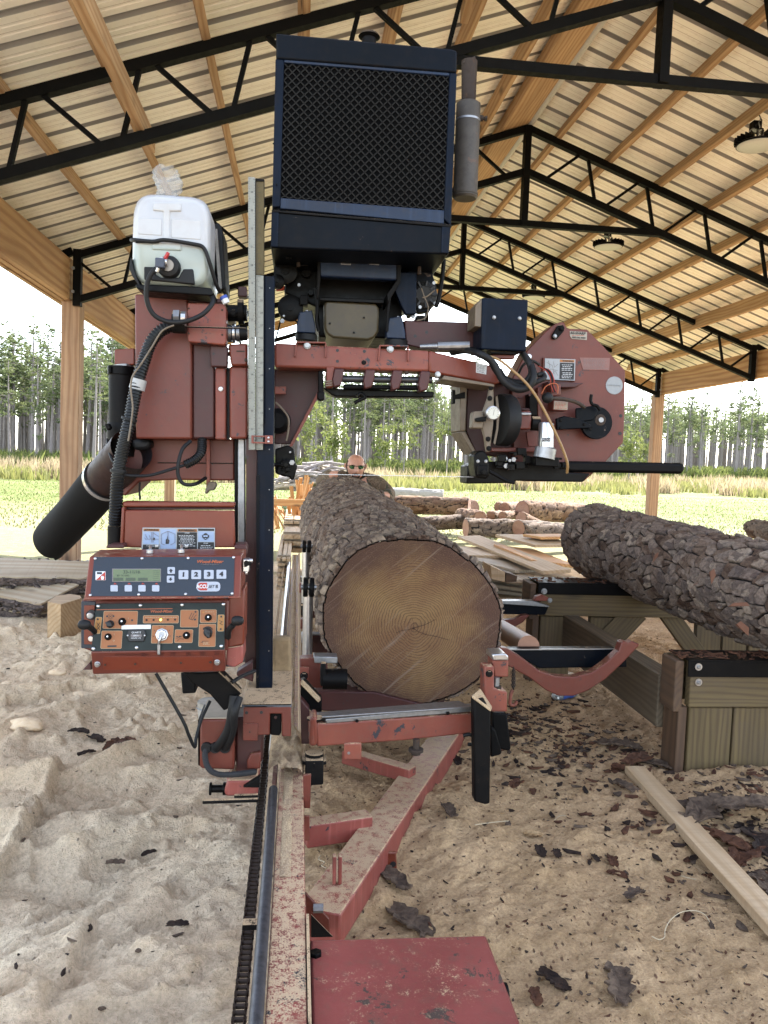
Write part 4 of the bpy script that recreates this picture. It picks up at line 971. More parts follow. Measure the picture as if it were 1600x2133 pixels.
# disc, arm and lever with the ball knob
dp = YP(HY-.05); dc = dp.at(*c5(997, 817)); dr = 35/FPX*(HY-.05)
disc = MB().tube([dc-Vector((0, .004, 0)), dc, dc+Vector((0, .012, 0)), dc+Vector((0, .014, 0))], [dr*.97, dr, dr, dr*.9], 44).build('black_disc', mNAVY, mill, smooth=40)
hc = dp.at(*c5(1018, 800)); MB().tube([hc-Vector((0, .006, 0)), hc-Vector((0, .002, 0))], [.018, .022], 18).build('hub_flange', mRUST, disc, smooth=30)
MB().cyl(hc-Vector((0, .012, 0)), hc-Vector((0, .006, 0)), .009, 12).build('hub_nut', mSTEEL, disc)
A('disc_mount', [c5(755, 790), c5(800, 776), c5(888, 790), c5(980, 838), c5(962, 850), c5(884, 852), c5(758, 860)], HY-.07, .018, mNAVY, mill, .003)
A('disc_arm', [c5(872, 728), c5(980, 712), c5(1010, 740), c5(980, 800), c5(900, 812), c5(872, 790)], HY-.062, .01, mNAVY, mill, .003)
for p in ((778, 802), (778, 848), (922, 826), (958, 855)): bolt(HY-.07, *c5(*p), 2.6, mill, mBLK)
hose('lever', YPv([(*c5(728, 668), HY-.16), (*c5(790, 672), HY-.15), (*c5(850, 684), HY-.13), (*c5(890, 700), HY-.11), (*c5(922, 722), HY-.08)]), .0065, mRUST)
kc = P(*c5(700, 665), HY-.165); kr = 12/FPX*(HY-.16)
b = MB(); b.tube([kc+Vector((-kr*math.cos(t), 0, 0)) for t in np.linspace(.05, math.pi-.05, 12)], [kr*math.sin(t) for t in np.linspace(.05, math.pi-.05, 12)], 20); b.build('ball_knob', mRUB, mill, smooth=80)
hose('crank_handle', YPp([c5(966, 645), c5(962, 680), c5(972, 705), c5(1000, 715), c5(1018, 740)], HY-.09), .0055, mBLK)
# toothed round badge
tc = YP(HY-.0015).at(*c5(1105, 590)); tr = 19.5/FPX*HY; vs_ = []
for k in range(48*2):
    a = k/96*6.283; rr_ = tr if k % 2 else tr*.93; vs_.append(tc+Vector((math.cos(a)*rr_, 0, math.sin(a)*rr_)))
sb = MB().poly(vs_, (0, .0012, 0)).build('saw_blade_badge', plain('silver_sticker', (.30, .31, .32), .4, .3, noise=.15), hd)
hp = YP(HY-.001); lp = YP(HY-.0135)
mBADGE = plain('badge_print', (.36, .37, .38), .5)
text('SHARP BLADES', YP(HY-.0022), *c5(1105, 590), 3.0, mBADGE, hd)
# labels on the head
def sticker(pl, pts, mat, par, name='sticker'): return MB().px(pts, Plane(pl.o+pl.n*.0012, pl.o+pl.n*.0012+pl.ex, pl.o+pl.n*.0012+pl.ez), .0008).build(name, mat, par)
mPAPER = plain('aged_white_label', (.42, .44, .46), .5, noise=.2)
mORG = plain('warning_orange', (.42, .16, .04), .5, noise=.05); mPINKL = plain('faded_pink_label', (.27, .12, .10), .5); mGR = plain('grey_print', (.20, .18, .18), .6)
mREDP = plain('red_print', (.42, .04, .02), .5, noise=.05); mOP = plain('orange_print', (.42, .10, .03), .5, noise=.05)
def lines(pl, x0, y0, x1, n, dy, mat, par, h=1.2, seed=1, slope=0, name='small_print', off=.0022, center=False):
    r = random.Random(seed); b = MB(); q = Plane(pl.o+pl.n*off, pl.o+pl.n*off+pl.ex, pl.o+pl.n*off+pl.ez)
    for i in range(n):
        y = y0+i*dy; x = x0+(r.uniform(0, (x1-x0)*.12) if center else 0); xe = x1-(r.uniform(0, (x1-x0)*.2))
        while x < xe:
            w_ = r.uniform(2, 6); s = slope*(x-x0); b.px([(x, y+s), (min(x+w_, xe), y+s), (min(x+w_, xe), y+h+s), (x, y+h+s)], q, .0003); x += w_+1.2
    return b.build(name, mat, par)
sticker(lp, [c5(685, 426), c5(869, 432), c5(865, 561), c5(683, 553)], mPAPER, hd)
sticker(YP(HY-.0142), [c5(775, 452), c5(863, 455), c5(860, 556), c5(772, 551)], mINK, hd); sticker(YP(HY-.0142), [c5(775, 433), c5(863, 436), c5(863, 451), c5(775, 448)], mORG, hd)
text('WARNING', YP(HY-.0146), *c5(824, 443), 3.4, mINK, hd, bold=.02)
lines(lp, *c5(785, 464), c5(852, 0)[0], 4, 3.6, mWHITE, hd, 1.1, 4, .02, off=.0030, center=True); lines(lp, *c5(785, 512), c5(852, 0)[0], 4, 3.4, mWHITE, hd, 1.1, 5, .02, off=.0030, center=True)
b = MB(); pq = YP(HY-.0150)
for pts in (((695, 450), (730, 470), (740, 520)), ((700, 520), (720, 490), (760, 500)), ((705, 440), (715, 475), (700, 500), (720, 530)), ((735, 445), (742, 480), (765, 460)), ((725, 530), (745, 500), (762, 530))):
    for i in range(len(pts)-1): b.bar(pq.at(*c5(*pts[i])), pq.at(*c5(*pts[i+1])), .0012, .0004, (0, 1, 0))
b.build('line_drawing', mGR, hd)
sticker(hp, [c5(895, 421), c5(1078, 424), c5(1074, 498), c5(915, 494), c5(900, 440)], mPINKL, hd); lines(hp, *c5(918, 430), c5(1068, 0)[0], 8, 2.7, mGR, hd, .8, 6)
sticker(hp, [c5(835, 260), c5(940, 267), c5(938, 315), c5(848, 308), c5(836, 290)], plain('beige_label', (.40, .35, .28), .5), hd)
text('RE-SHARP', YP(HY-.0022), *c5(884, 274), 5.2, mINK, hd, bold=.02, ital=.15); text('800-246-4080', YP(HY-.0022), *c5(890, 301), 3.6, mINK, hd, bold=.015)
lines(hp, *c5(850, 286), c5(930, 0)[0], 1, 3, mREDP, hd, 1.0, 9)
sticker(YP(HY-.092), [c5(741, 684), c5(823, 690), c5(821, 738), c5(739, 734)], plain('cream_label', (.42, .36, .28), .5), hd); lines(YP(HY-.092), *c5(746, 694), c5(816, 0)[0], 5, 2.9, mREDP, hd, 1.0, 12)
A('label_carrier', [c5(735, 678), c5(826, 684), c5(824, 745), c5(733, 740)], HY-.0915, .06, mRED, hd, .002)
sap = Plane(P(895, 730, BY), P(895, 775, BY), P(1040, 798, BY+.10))
sticker(sap, [(992, 754), (1014, 762), (1013, 780), (992, 776)], mWHITE, mill); lines(sap, 994, 760, 1012, 5, 3.2, mINK, mill, .9, 14, .3)
# hoses of the head
HS = HY-.22
hose('black_hose', YPv([(*c5(120, 390), HY-.1), (*c5(200, 378), HY-.15), (*c5(290, 400), HS), (*c5(370, 455), HS), (*c5(430, 560), HS), (*c5(510, 612), HS), (*c5(585, 600), HS), (*c5(615, 540), HS), (*c5(600, 470), HS+.03), (*c5(548, 395), HS+.08)]), .0115, mRUB)
hose('black_hose', YPv([(*c5(140, 378), HY-.1), (*c5(240, 372), HY-.15), (*c5(330, 420), HS+.02), (*c5(400, 520), HS+.02), (*c5(470, 572), HS+.02), (*c5(560, 600), HS+.03), (*c5(640, 565), HS+.03), (*c5(680, 545), HS+.04), (*c5(672, 522), HS+.05), (*c5(640, 528), HS+.05)]), .0085, mRUB)
hose('black_hose', YPv([(*c5(555, 400), HS+.05), (*c5(590, 460), HS+.03), (*c5(600, 520), HS+.03), (*c5(560, 570), HS+.04), (*c5(500, 570), HS+.06), (*c5(440, 545), HS+.08), (*c5(410, 500), HS+.1)]), .010, mRUB)
hose('black_hose', YPv([(*c5(520, 530), HY-.08), (*c5(550, 470), HY-.1), (*c5(600, 440), HY-.1), (*c5(650, 465), HY-.08)]), .0045, mRUB)
hose('tan_water_tube', YPv([(*c5(330, 412), HS), (*c5(400, 432), HS), (*c5(480, 492), HS-.01), (*c5(570, 575), HS-.02), (*c5(640, 670), HS-.02), (*c5(690, 760), HS-.02), (*c5(740, 860), HS-.02), (*c5(790, 970), HS-.01), (*c5(820, 1060), HS), (*c5(818, 1120), HS+.02)]), .0045, plain('tan_tube', (.34, .20, .08), .35))
for k, col in enumerate((mREDP, mRUB, mRUB, mREDP)):
    hose('thin_wire', YPv([(*c5(640+k*8, 470+k*4), HY-.06), (*c5(690+k*8, 500), HY-.08), (*c5(715+k*8, 540+k*5), HY-.1), (*c5(722+k*5, 590), HY-.1), (*c5(735+k*6, 630), HY-.1)]), .0018, col)
hose('thin_wire', YPp([c5(664, 640), c5(690, 596), c5(735, 578), c5(762, 592), c5(760, 640)], HY-.11), .0022, mOP)
bolt(HY-.001, *c5(588, 416), 4.5, hd, mCHR)

# ---- left red power box
LY = 2.36
lb = A('power_box', [c3(258, 870), c3(610, 886), c3(640, 1180), c3(640, 1840), c3(265, 1836)], LY, .42, mRED, mill, .006)
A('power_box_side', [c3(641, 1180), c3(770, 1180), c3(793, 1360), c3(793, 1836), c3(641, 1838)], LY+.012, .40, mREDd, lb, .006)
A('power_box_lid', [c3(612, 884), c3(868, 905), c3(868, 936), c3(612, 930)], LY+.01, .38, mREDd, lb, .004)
bolt(LY-.001, *c3(585, 896), 3.6, lb, mCHR)
jb = A('junction_box', [c3(610, 930), c3(850, 936), c3(866, 960), c3(868, 1190), c3(856, 1212), c3(622, 1192), c3(610, 1180)], LY-.05, .06, mREDw, mill, .006)
for p in ((618, 968), (842, 978), (618, 1134), (842, 1144)): screw(YP(LY-.05), *c3(*p), 2.2, jb, mRUST)
A('latch_plate', [c3(760, 1212), c3(878, 1218), c3(876, 1360), c3(764, 1356)], LY-.02, .03, mREDd, mill, .004)
hole(YP(LY-.0205), *c3(784, 1270), 2.6)
A('mast_cover', [c3(795, 1362), c3(866, 1362), c3(866, 1842), c3(795, 1842)], LY+.004, .06, mREDw, mill, .004)
bolt(LY+.002, *c3(832, 1505), 4, mill, mCHR)
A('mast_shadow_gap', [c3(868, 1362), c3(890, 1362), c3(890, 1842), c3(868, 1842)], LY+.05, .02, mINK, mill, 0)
A('mast_sleeve', [c3(890, 1352), c3(1010, 1352), c3(1010, 1836), c3(890, 1836)], LY+.01, .16, mREDw, mill, .006)
A('sleeve_top', [c3(880, 1205), c3(1010, 1200), c3(1010, 1351), c3(900, 1351)], LY-.012, .14, mREDo, mill, .006)
A('sleeve_tag', [c3(936, 1248), c3(992, 1250), c3(992, 1258), c3(936, 1257)], LY-.0135, .002, mRUST, mill, 0)
bolt(LY-.012, *c3(1000, 1312), 3, mill, mRUST)
A('side_bar', [c3(122, 1240), c3(256, 1232), c3(256, 1342), c3(124, 1350)], LY+.08, .05, mREDo, mill, .003)
# horizontal pipe fittings between box and mast
for (x0, x1, y, rp, mt) in ((866, 1010, 1135, 15, mRUB), (870, 905, 1135, 18, mSTEEL), (910, 930, 1135, 20, mCHR), (935, 960, 1135, 17, mSTEEL), (948, 985, 990, 26, mBLKd), (880, 1008, 1000, 17, mGREASE)):
    MB().cyl(P(*c3(x0, y), LY+.05), P(*c3(x1, y), LY+.05), rp/FPX*LY, 20).build('pipe_fitting', mt, mill, bevel=.001)
hose('thin_wire', YPp([c3(520, 1075), c3(600, 1090), c3(780, 1096), c3(1000, 1102)], LY-.08), .0022, mBLKd)
bolt(LY+.02, *c3(915, 1000), 6, mill, mBLKd)
A('small_red_tab', [c3(945, 820), c3(1005, 822), c3(1005, 890), c3(945, 888)], LY+.1, .04, mREDd, mill, .003)
# black canister
bc0, bc1 = P(*c3(172, 1365), LY+.10), P(*c3(172, 1730), LY+.10); rc = 25/FPX*(LY+.1)
can = MB().tube([bc0, bc0.lerp(bc1, .04), bc1], [rc*.98, rc, rc], 28).build('black_canister', mBLKd, mill, smooth=35)
MB().cyl(bc0+Vector((0, 0, .004)), bc0-Vector((0, 0, .022)), rc*1.08, 28).build('canister_cap', mBLK, can, bevel=.002)
MB().tube([bc1, bc1-Vector((0, 0, .012)), bc1-Vector((0, 0, .03)), bc1-Vector((0, 0, .10))], [rc*1.02, rc*1.12, rc*1.12, rc*1.02], 28).build('canister_base', mBLKd, can, smooth=35)
A('canister_clip', [c6(488, 98), c6(510, 92), c6(524, 120), c6(505, 136)], LY+.02, .03, mBLK, can, .002); A('canister_clip', [c3(80, 1352), c3(100, 1350), c3(102, 1398), c3(82, 1400)], LY+.06, .03, mBLK, can, .002)
MB().cyl(P(*c3(180, 1345), LY+.1), P(*c3(182, 1365), LY+.1), .03, 12).build('canister_neck', mSTEEL, can)
# the big corrugated hose
mCOR = plain('corrugated_plastic', (.008, .009, .010), .38, noise=.5, spec=.4)
ch_ = hose('corrugated_hose', YPv([(*c3(560, 1072), LY-.06), (*c3(500, 1085), LY-.06), (*c3(430, 1120), LY-.06), (*c3(370, 1190), LY-.06), (*c3(330, 1290), LY-.06), (*c3(295, 1400), LY-.07), (*c3(262, 1530), LY-.08), (*c3(232, 1690), LY-.09), (*c6(620, 160), LY-.10), (*c6(590, 290), LY-.1), (*c6(568, 430), LY-.10), (*c6(558, 600), LY-.08), (*c6(552, 700), LY-.06), (*c6(555, 800), LY-.05)]), .0185, mCOR, ridges=76, n=16)
def sleeve(p0, p1, Y_, r, mat, name='hose_clamp'): return MB().cyl(P(*p0, Y_), P(*p1, Y_), r, 18).build(name, mat, mill, smooth=40)
sleeve(c3(289, 1440), c3(272, 1508), LY-.073, .0215, plain('silver_tape', (.45, .45, .45), .5, .3))
sleeve(c6(640, 60), c6(636, 75), LY-.095, .0215, mRUB); sleeve(c6(572, 372), c6(571, 388), LY-.10, .0215, mRUB); sleeve(c6(557, 715), c6(556, 835), LY-.055, .0225, mBLKd)
hose('thin_wire', YPp([c3(520, 1080), c3(440, 1120), c3(370, 1230), c3(300, 1340), c3(245, 1420), c3(232, 1500), c3(245, 1620), c3(236, 1720), c6(648, 100), c6(632, 200)], LY-.13), .0025, mCREAM)
fit = MB().cyl(P(*c3(512, 1060), LY-.07), P(*c3(600, 1064), LY-.07), .030, 18).build('hose_coupling', mBLKd, mill, bevel=.002)
MB().cyl(P(*c3(520, 1030), LY-.09), P(*c3(560, 1030), LY-.09), .022, 6).build('coupling_nut', mSTEEL, fit); MB().cyl(P(*c3(570, 1035), LY-.09), P(*c3(600, 1037), LY-.09), .020, 12).build('coupling_nut', mCHR, fit)
# underside hopper and chute
hop = A('chute_hopper', [c6(655, 185), c6(1276, 188), c6(1276, 440), c6(900, 436), c6(700, 446), c6(610, 535), c6(480, 420), c6(450, 375), c6(540, 320), c6(640, 250)], LY+.10, .22, mRED, mill, .005)
A('hopper_rib', [c6(1104, 188), c6(1128, 188), c6(1128, 440), c6(1120, 490), c6(1104, 486)], LY+.085, .012, mREDw, hop, .002)
A('hopper_lip', [c6(810, 328), c6(1270, 332), c6(1270, 338), c6(810, 334)], LY+.095, .008, mBLKd, hop, .001)
A('hopper_pipe_collar', [c6(650, 188), c6(765, 190), c6(768, 236), c6(735, 254), c6(660, 254)], LY+.04, .10, mRUB, hop, .01)
# rubber discharge chute
ca, cb = P(*c6(505, 420), LY+.14), P(*c6(150, 825), LY+.50)
dirv = (cb-ca).normalized(); rch = 42/FPX*(LY+.25)
def chute():
    u = dirv.cross(Vector((0, 1, 0))).normalized(); v = dirv.cross(u); n = 48; m = 18; V = []; F = []; L = (cb-ca).length
    for r0 in (rch, rch-.004):
        for j in range(m+1):
            for k in range(n):
                a = k/n*6.283; d = u*math.cos(a)+v*math.sin(a)
                ll = L*j/m
                if j == m:
                    cut = .05*vn(np.array([k*.35]), np.array([0.]), 2)[0]
                    if 6 < k < 30: cut += .055+.05*(k % 5 == 0)
                    ll -= cut
                rr_ = r0*(1+.03*math.sin(3*a+j*.3))*(1-.04*(j > m-2))
                V.append(ca+dirv*ll+d*rr_)
    N = (m+1)*n
    for s in (0, 1):
        for j in range(m):
            for k in range(n): F.append([s*N+j*n+k, s*N+j*n+(k+1) % n, s*N+(j+1)*n+(k+1) % n, s*N+(j+1)*n+k])
    for k in range(n): F.append([m*n+k, m*n+(k+1) % n, N+m*n+(k+1) % n, N+m*n+k])
    b = MB(); b.add(V, F); return b.build('rubber_chute', plain('black_rubber_sheet', (.005, .005, .0055), .8, noise=.6, spec=.2), mill, smooth=60)
rc_ = chute()
MB().tube([ca-dirv*.0+dirv*.012, ca+dirv*.026], rch*1.03, 40).build('chute_band', mCHR, rc_, smooth=40)
MB().tube([ca-dirv*.18, ca-dirv*.03, ca+dirv*.02], [rch*.95, rch*.97, rch*.97], 36, cap=False).build('chute_pipe', metalpaint('worn_pipe', (.02, .018, .022), (.045, .018, .013), rough=.5, dirt=.4, chips=.2), mill, smooth=40)
hose('black_cable', YPv([(*c6(1010, 200), LY), (*c6(960, 250), LY-.02), (*c6(935, 340), LY-.03), (*c6(935, 410), LY-.03), (*c6(970, 460), LY-.03), (*c6(1040, 460), LY-.02), (*c6(1100, 424), LY+.05)]), .0055, mRUB)
hose('corrugated_conduit', YPv([(*c6(1080, 190), LY+.02), (*c6(1075, 260), LY), (*c6(1040, 310), LY-.01), (*c6(975, 345), LY-.02)]), .014, mCOR, ridges=16)
hose('black_cable', YPv([(*c6(975, 345), LY-.02), (*c6(880, 375), LY-.04), (*c6(760, 408), LY-.06), (*c6(640, 410), LY-.08), (*c6(590, 400), LY-.1)]), .0045, mRUB)
hose('black_cable', YPv([(*c6(505, 190), LY+.05), (*c6(515, 260), LY), (*c6(545, 330), LY-.05), (*c6(620, 390), LY-.06)]), .004, mRUB)
hose('dangling_cord', YPv([(*c6(703, 450), LY+.1), (*c6(700, 500), LY+.1), (*c6(704, 555), LY+.1)]), .003, mRUB)
A('rag_knob', [c6(1118, 448), c6(1160, 448), c6(1168, 470), c6(1150, 500), c6(1122, 500), c6(1108, 522), c6(1094, 518), c6(1100, 490)], LY+.07, .03, mCREAM, mill, .006)

# ---- mast, scale
MYp = 2.33
A('mast_column', [(513, 905), (536, 905), (534, 1400), (510, 1398)], MYp+.06, .10, mREDd, mill, .003)
A('bright_guide_rail', [(495, 914), (510, 914), (511, 1140), (511, 1380), (497, 1380)], MYp+.09, .03, mSTEEL, mill, .003)
A('rail_flange', [(488, 912), (494.5, 912), (495.5, 1380), (489, 1380)], MYp+.10, .04, mBLKd, mill, .002)
post = A('scale_post', [(550, 574), (572, 575), (570, 1000), (567, 1437), (533, 1436), (536, 937), (536, 900), (550, 880)], MYp, .055, mNAVYs, mill, .004)
A('post_edge', [(534, 990), (541, 990), (540, 1436), (533.5, 1436)], MYp-.002, .02, mNAVY, mill, .001)
mSC = metalpaint('weathered_scale', (.42, .42, .37), (.34, .35, .30), rough=.5, dirt=.35); mYEL = metalpaint('yellow_scale', (.15, .10, .015), (.10, .07, .012), rough=.55, dirt=.5)
s1_ = A('height_scale', [(517, 368), (531.5, 369), (532, 937), (518, 937)], MYp-.022, .004, mSC, mill, .001)
s2_ = A('height_scale', [(533, 573), (549, 574), (548, 937), (533, 937)], MYp-.016, .004, mSC, mill, .001)
s3_ = A('height_scale', [(533, 378), (550, 378), (550, 573), (533, 572)], MYp-.016, .004, mYEL, mill, .001, label='yellow upper scale strip')
A('scale_cap', [(533, 371), (550, 373), (550, 378), (533, 377)], MYp-.018, .01, mBLKd, mill, .001)
A('scale_back', [(531, 372), (551, 374), (550, 935), (533, 935)], MYp-.010, .009, mNAVY, mill, .001)
def ticks(par, x0, x1, y0, y1, Y_, step, mat, side=1):
    b = MB(); pl = YP(Y_); y = y0; k = 0
    while y < y1:
        L = (x1-x0)*(.62 if k % 8 == 0 else .42 if k % 4 == 0 else .25)
        a, c = (x0, x0+L) if side > 0 else (x1-L, x1)
        b.px([(a, y), (c, y), (c, y+.55), (a, y+.55)], pl, .0003); y += step; k += 1
    b.build('scale_ticks', mat, par)
ticks(s2_, 533.6, 548.5, 576, 934, MYp-.0164, 2.63, mINK); ticks(s3_, 533.6, 549.5, 380, 572, MYp-.0164, 2.63, mINK)
ticks(s1_, 518, 524.6, 372, 934, MYp-.0224, 5.2, mINK); ticks(s1_, 524.6, 531, 374, 934, MYp-.0224, 5.9, mINK, -1)
for k in range(13):
    text(str(33-2*k), YP(MYp-.0166), 545, 600+k*26, 4.0, mINK, s2_, off=.0)
for k in range(14): text(str(24-k), YP(MYp-.0226), 525, 400+k*38, 3.6, mINK, s1_, off=.0)
MB().px([c6(1378, 165), c6(1392, 165), c6(1392, 215), c6(1378, 213)], MYp-.045, .01).px([c6(1392, 166), c6(1460, 167), c6(1460, 176), c6(1392, 174)], MYp-.045, .01).px([c6(1392, 204), c6(1460, 206), c6(1460, 215), c6(1392, 214)], MYp-.045, .01).px([c6(1460, 165), c6(1508, 166), c6(1508, 217), c6(1460, 216)], MYp-.045, .02).build('scale_pointer', mREDw, mill, bevel=.001)
for p in ((1482, 180), (1482, 203)): screw(YP(MYp-.046), *c6(*p), 2.6, mill)
for p in ((1196, 948),): pass
for k in range(10): hole(MYp-.0005, 562-k*.2, 600+k*84, 1.0, mill, mSTEEL, 'paint_chip')
# ---- control console
CY = 2.06
back = A('console_back', [c6(608, 618), c6(1274, 622), c6(1280, 845), c6(600, 845)], CY+.20, .02, mREDo, mill, .004)
A('back_frame', [c6(596, 566), c6(1276, 572), c6(1276, 600), c6(596, 600)], CY+.21, .05, mREDo, back, .004)
A('back_frame', [c6(592, 600), c6(608, 600), c6(600, 850), c6(580, 850)], CY+.195, .05, mREDo, back, .003); A('back_frame', [c6(596, 600), c6(1276, 600), c6(1276, 617), c6(596, 617)], CY+.23, .02, mREDd, back, .002)
A('back_ledge', [c6(500, 832), c6(600, 826), c6(604, 850), c6(495, 850)], CY+.15, .08, mREDd, back, .003); A('back_ledge', [c6(1274, 830), c6(1340, 826), c6(1350, 850), c6(1345, 900), c6(1330, 880), c6(1274, 850)], CY+.15, .08, mREDd, back, .003)
wp = YP(CY+.198)
sticker(wp, [c7(588, 276), c7(1192, 278), c7(1190, 470), c7(578, 470)], mPAPER, back)
wq = YP(CY+.1975)
for a in ([c7(596, 284), c7(728, 286), c7(727, 306), c7(596, 304)], [c7(880, 287), c7(1042, 289), c7(1042, 312), c7(880, 310)]): sticker(wq, a, mORG, back)
text('\u25B2WARNING' if False else 'WARNING', YP(CY+.1945), *c7(670, 296), 3.6, mINK, back, bold=.02); text('WARNING', YP(CY+.1945), *c7(968, 300), 4.4, mINK, back, bold=.03)
for x, y, s in ((610, 296, 3), (896, 300, 3.4)):
    MB().px([c7(x-s*4, y+s*2.4), c7(x+s*4, y+s*2.4), c7(x, y-s*3)], YP(CY+.1945), .0005).build('warning_triangle', mINK, back)
for a in ([c7(592, 418), c7(724, 420), c7(722, 462), c7(588, 462)], [c7(876, 315), c7(1042, 316), c7(1042, 462), c7(872, 462)], [c7(1052, 284), c7(1184, 286), c7(1184, 304), c7(1052, 303)], [c7(1050, 397), c7(1184, 398), c7(1184, 466), c7(1048, 466)]): sticker(wq, a, mINK, back)
mICE = plain('pale_blue_print', (.33, .42, .60), .5, noise=.05)
for a in ([c7(594, 310), c7(726, 312), c7(724, 414), c7(592, 412)], [c7(738, 288), c7(866, 290), c7(864, 452), c7(736, 450)], [c7(1052, 308), c7(1184, 309), c7(1184, 393), c7(1052, 392)]): sticker(wq, a, mICE, back)
text('STOP!', YP(CY+.1945), *c7(960, 322), 2.6, mWHITE, back); text('STOP!', YP(CY+.1945), *c7(1116, 408), 2.6, mWHITE, back); text('Crush Hazard', YP(CY+.1945), *c7(654, 428), 2.6, mWHITE, back, wscale=.8)
lines(wp, *c7(886, 340), c7(1032, 0)[0], 5, 2.9, mWHITE, back, .9, 21, center=True, off=.004); lines(wp, *c7(886, 402), c7(1032, 0)[0], 3, 3.2, mWHITE, back, .9, 22, center=True, off=.004); lines(wp, *c7(1062, 424), c7(1176, 0)[0], 3, 3.4, mWHITE, back, .9, 23, center=True, off=.004)
b = MB(); pq = YP(CY+.1945)
def st(b, pq, f, pts, w_=.0011):
    for i in range(len(pts)-1): b.bar(pq.at(*f(*pts[i])), pq.at(*f(*pts[i+1])), w_, .0004, (0, 1, 0))
st(b, pq, c7, ((665, 314), (664, 400))); st(b, pq, c7, ((676, 314), (676, 400))); st(b, pq, c7, ((610, 330), (630, 372), (724, 372))); st(b, pq, c7, ((604, 360), (620, 380))); st(b, pq, c7, ((676, 320), (722, 350)))
st(b, pq, c7, ((645, 340), (655, 370))); st(b, pq, c7, ((745, 330), (800, 306), (858, 330), (858, 400), (820, 420))); st(b, pq, c7, ((800, 306), (800, 400))); st(b, pq, c7, ((745, 330), (745, 410), (775, 420)))
b.build('line_drawing', mGR, back)
b = MB(); b.px([c7(780, 412), c7(782, 378), c7(790, 366), c7(793, 372), c7(798, 366), c7(803, 372), c7(812, 384), c7(806, 412)], pq, .0004)
b.px([c7(792, 366), c7(797, 345), c7(801, 346), c7(797, 370)], pq, .0004)
b.px([c7(676, 360), c7(690, 360), c7(690, 370), c7(695, 370), c7(684, 384), c7(673, 370), c7(676, 370)], pq, .0004)
hcn = pq.at(*c7(1113, 350))
b.px([c7(1113+22*math.cos(a), 350-28*math.sin(a)) for a in np.linspace(0, 6.28, 20)[:-1]], pq, .0004); b.build('pictogram', mINK, back)
b = MB(); pq2 = YP(CY+.1938); b.px([c7(1095, 340), c7(1131, 340), c7(1131, 354), c7(1116, 354), c7(1113, 348), c7(1110, 354), c7(1095, 354)], pq2, .0003).px([c7(1104, 364), c7(1122, 364), c7(1118, 369), c7(1108, 369)], pq2, .0003); b.build('pictogram', mICE, back)
b = MB(); b.px([c7(1085, 340), c7(1092, 336), c7(1092, 362), c7(1085, 358)], pq2, .0003).px([c7(1135, 336), c7(1142, 340), c7(1142, 358), c7(1135, 362)], pq2, .0003); b.build('pictogram', mINK, back)

# upper box: front face leans back
ub_pl = Plane(P(*c7(100, 865), CY-.035), P(*c7(1400, 855), CY-.035), P(*c7(780, 512), CY+.015))
def pt(pl, f, x, y, off=0): return pl.at(*f(x, y), off)
fq_ = [pt(ub_pl, c7, *q) for q in ((145, 517), (1412, 507), (1402, 857), (100, 867))]
tb = [P(*c7(228, 458), CY+.15), P(*c7(1452, 450), CY+.15)]
zb_ = fq_[2].z
b = MB(); bl, br = Vector((tb[0].x, CY+.15, zb_-.0)), Vector((tb[1].x, CY+.15, zb_))
b.add([fq_[0], fq_[1], fq_[2], fq_[3], tb[0], tb[1], br, bl], [[0, 3, 2, 1], [0, 1, 5, 4], [1, 2, 6, 5], [0, 4, 7, 3], [3, 7, 6, 2], [4, 5, 6, 7]])
ub = b.build('display_box', mREDo, mill, bevel=.004, seg=3)
A('box_hinge_strip', [c7(96, 862), c7(1404, 852), c7(1404, 866), c7(96, 880)], CY-.036, .012, mREDw, ub, .003)
mPANEL = metalpaint('slate_blue_panel', (.030, .043, .068), (.026, .038, .058), rough=.45, dirt=.12); mPANEL2 = metalpaint('grey_green_panel', (.032, .044, .043), (.026, .035, .035), rough=.45, dirt=.2)
def op(pl, off): return Plane(pl.o+pl.n*off, pl.o+pl.n*off+pl.ex, pl.o+pl.n*off+pl.ez)
up1 = op(ub_pl, .002)
A('face_panel', [c7(186, 520), c7(1356, 520), c7(1346, 842), c7(152, 847)], up1, .002, mPANEL, ub, 0)
up = op(ub_pl, .0022)
for p in ((194, 534), (584, 532), (968, 530), (1347, 524), (153, 838), (556, 833), (947, 829), (1334, 825)): screw(up, *c7(*p), 3.2, ub)
def rrect(x0, y0, x1, y1, r=6, n=3, sk=0):
    o = []
    for cx, cy, a0 in ((x1-r, y0+r, -90), (x1-r, y1-r, 0), (x0+r, y1-r, 90), (x0+r, y0+r, 180)):
        for k in range(n+1):
            a = math.radians(a0+90*k/n); o.append((cx+r*math.cos(a)+sk*(cy-y0), cy+r*math.sin(a)))
    return o
def rr_px(f, *a, **k): return [f(*q) for q in rrect(*a, **k)]
def key(x0, y0, x1, y1, mat=None, h=.0016, name='button', par=None, pl=None, r=8):
    pl = pl or up; par = par or ub
    return A(name, rr_px(c7, x0, y0, x1, y1, r=r), op(pl, h), h, mat or mKEY, par, .0006)
mKEY = plain('pale_key', (.42, .45, .52), .45, noise=.15)
scr = A('display_bezel', rr_px(c7, 335, 618, 742, 728, r=3), op(up, .001), .001, mGR, ub, 0)
mLCD = plain('lcd_green', (.15, .19, .10), .25, noise=.1); mLCDk = plain('lcd_segments', (.04, .055, .035), .4); mLCDd = plain('lcd_shade', (.075, .095, .055), .4)
A('lcd_screen', rr_px(c7, 343, 624, 736, 722, r=2), op(up, .0015), .0006, mLCD, ub, 0)
text('33-11/16', op(up, .0016), *c7(497, 647), 6.4, mLCDk, ub, off=.0002); text('SET TO BED', op(up, .0016), *c7(425, 676), 3.2, mLCDd, ub, off=.0002)
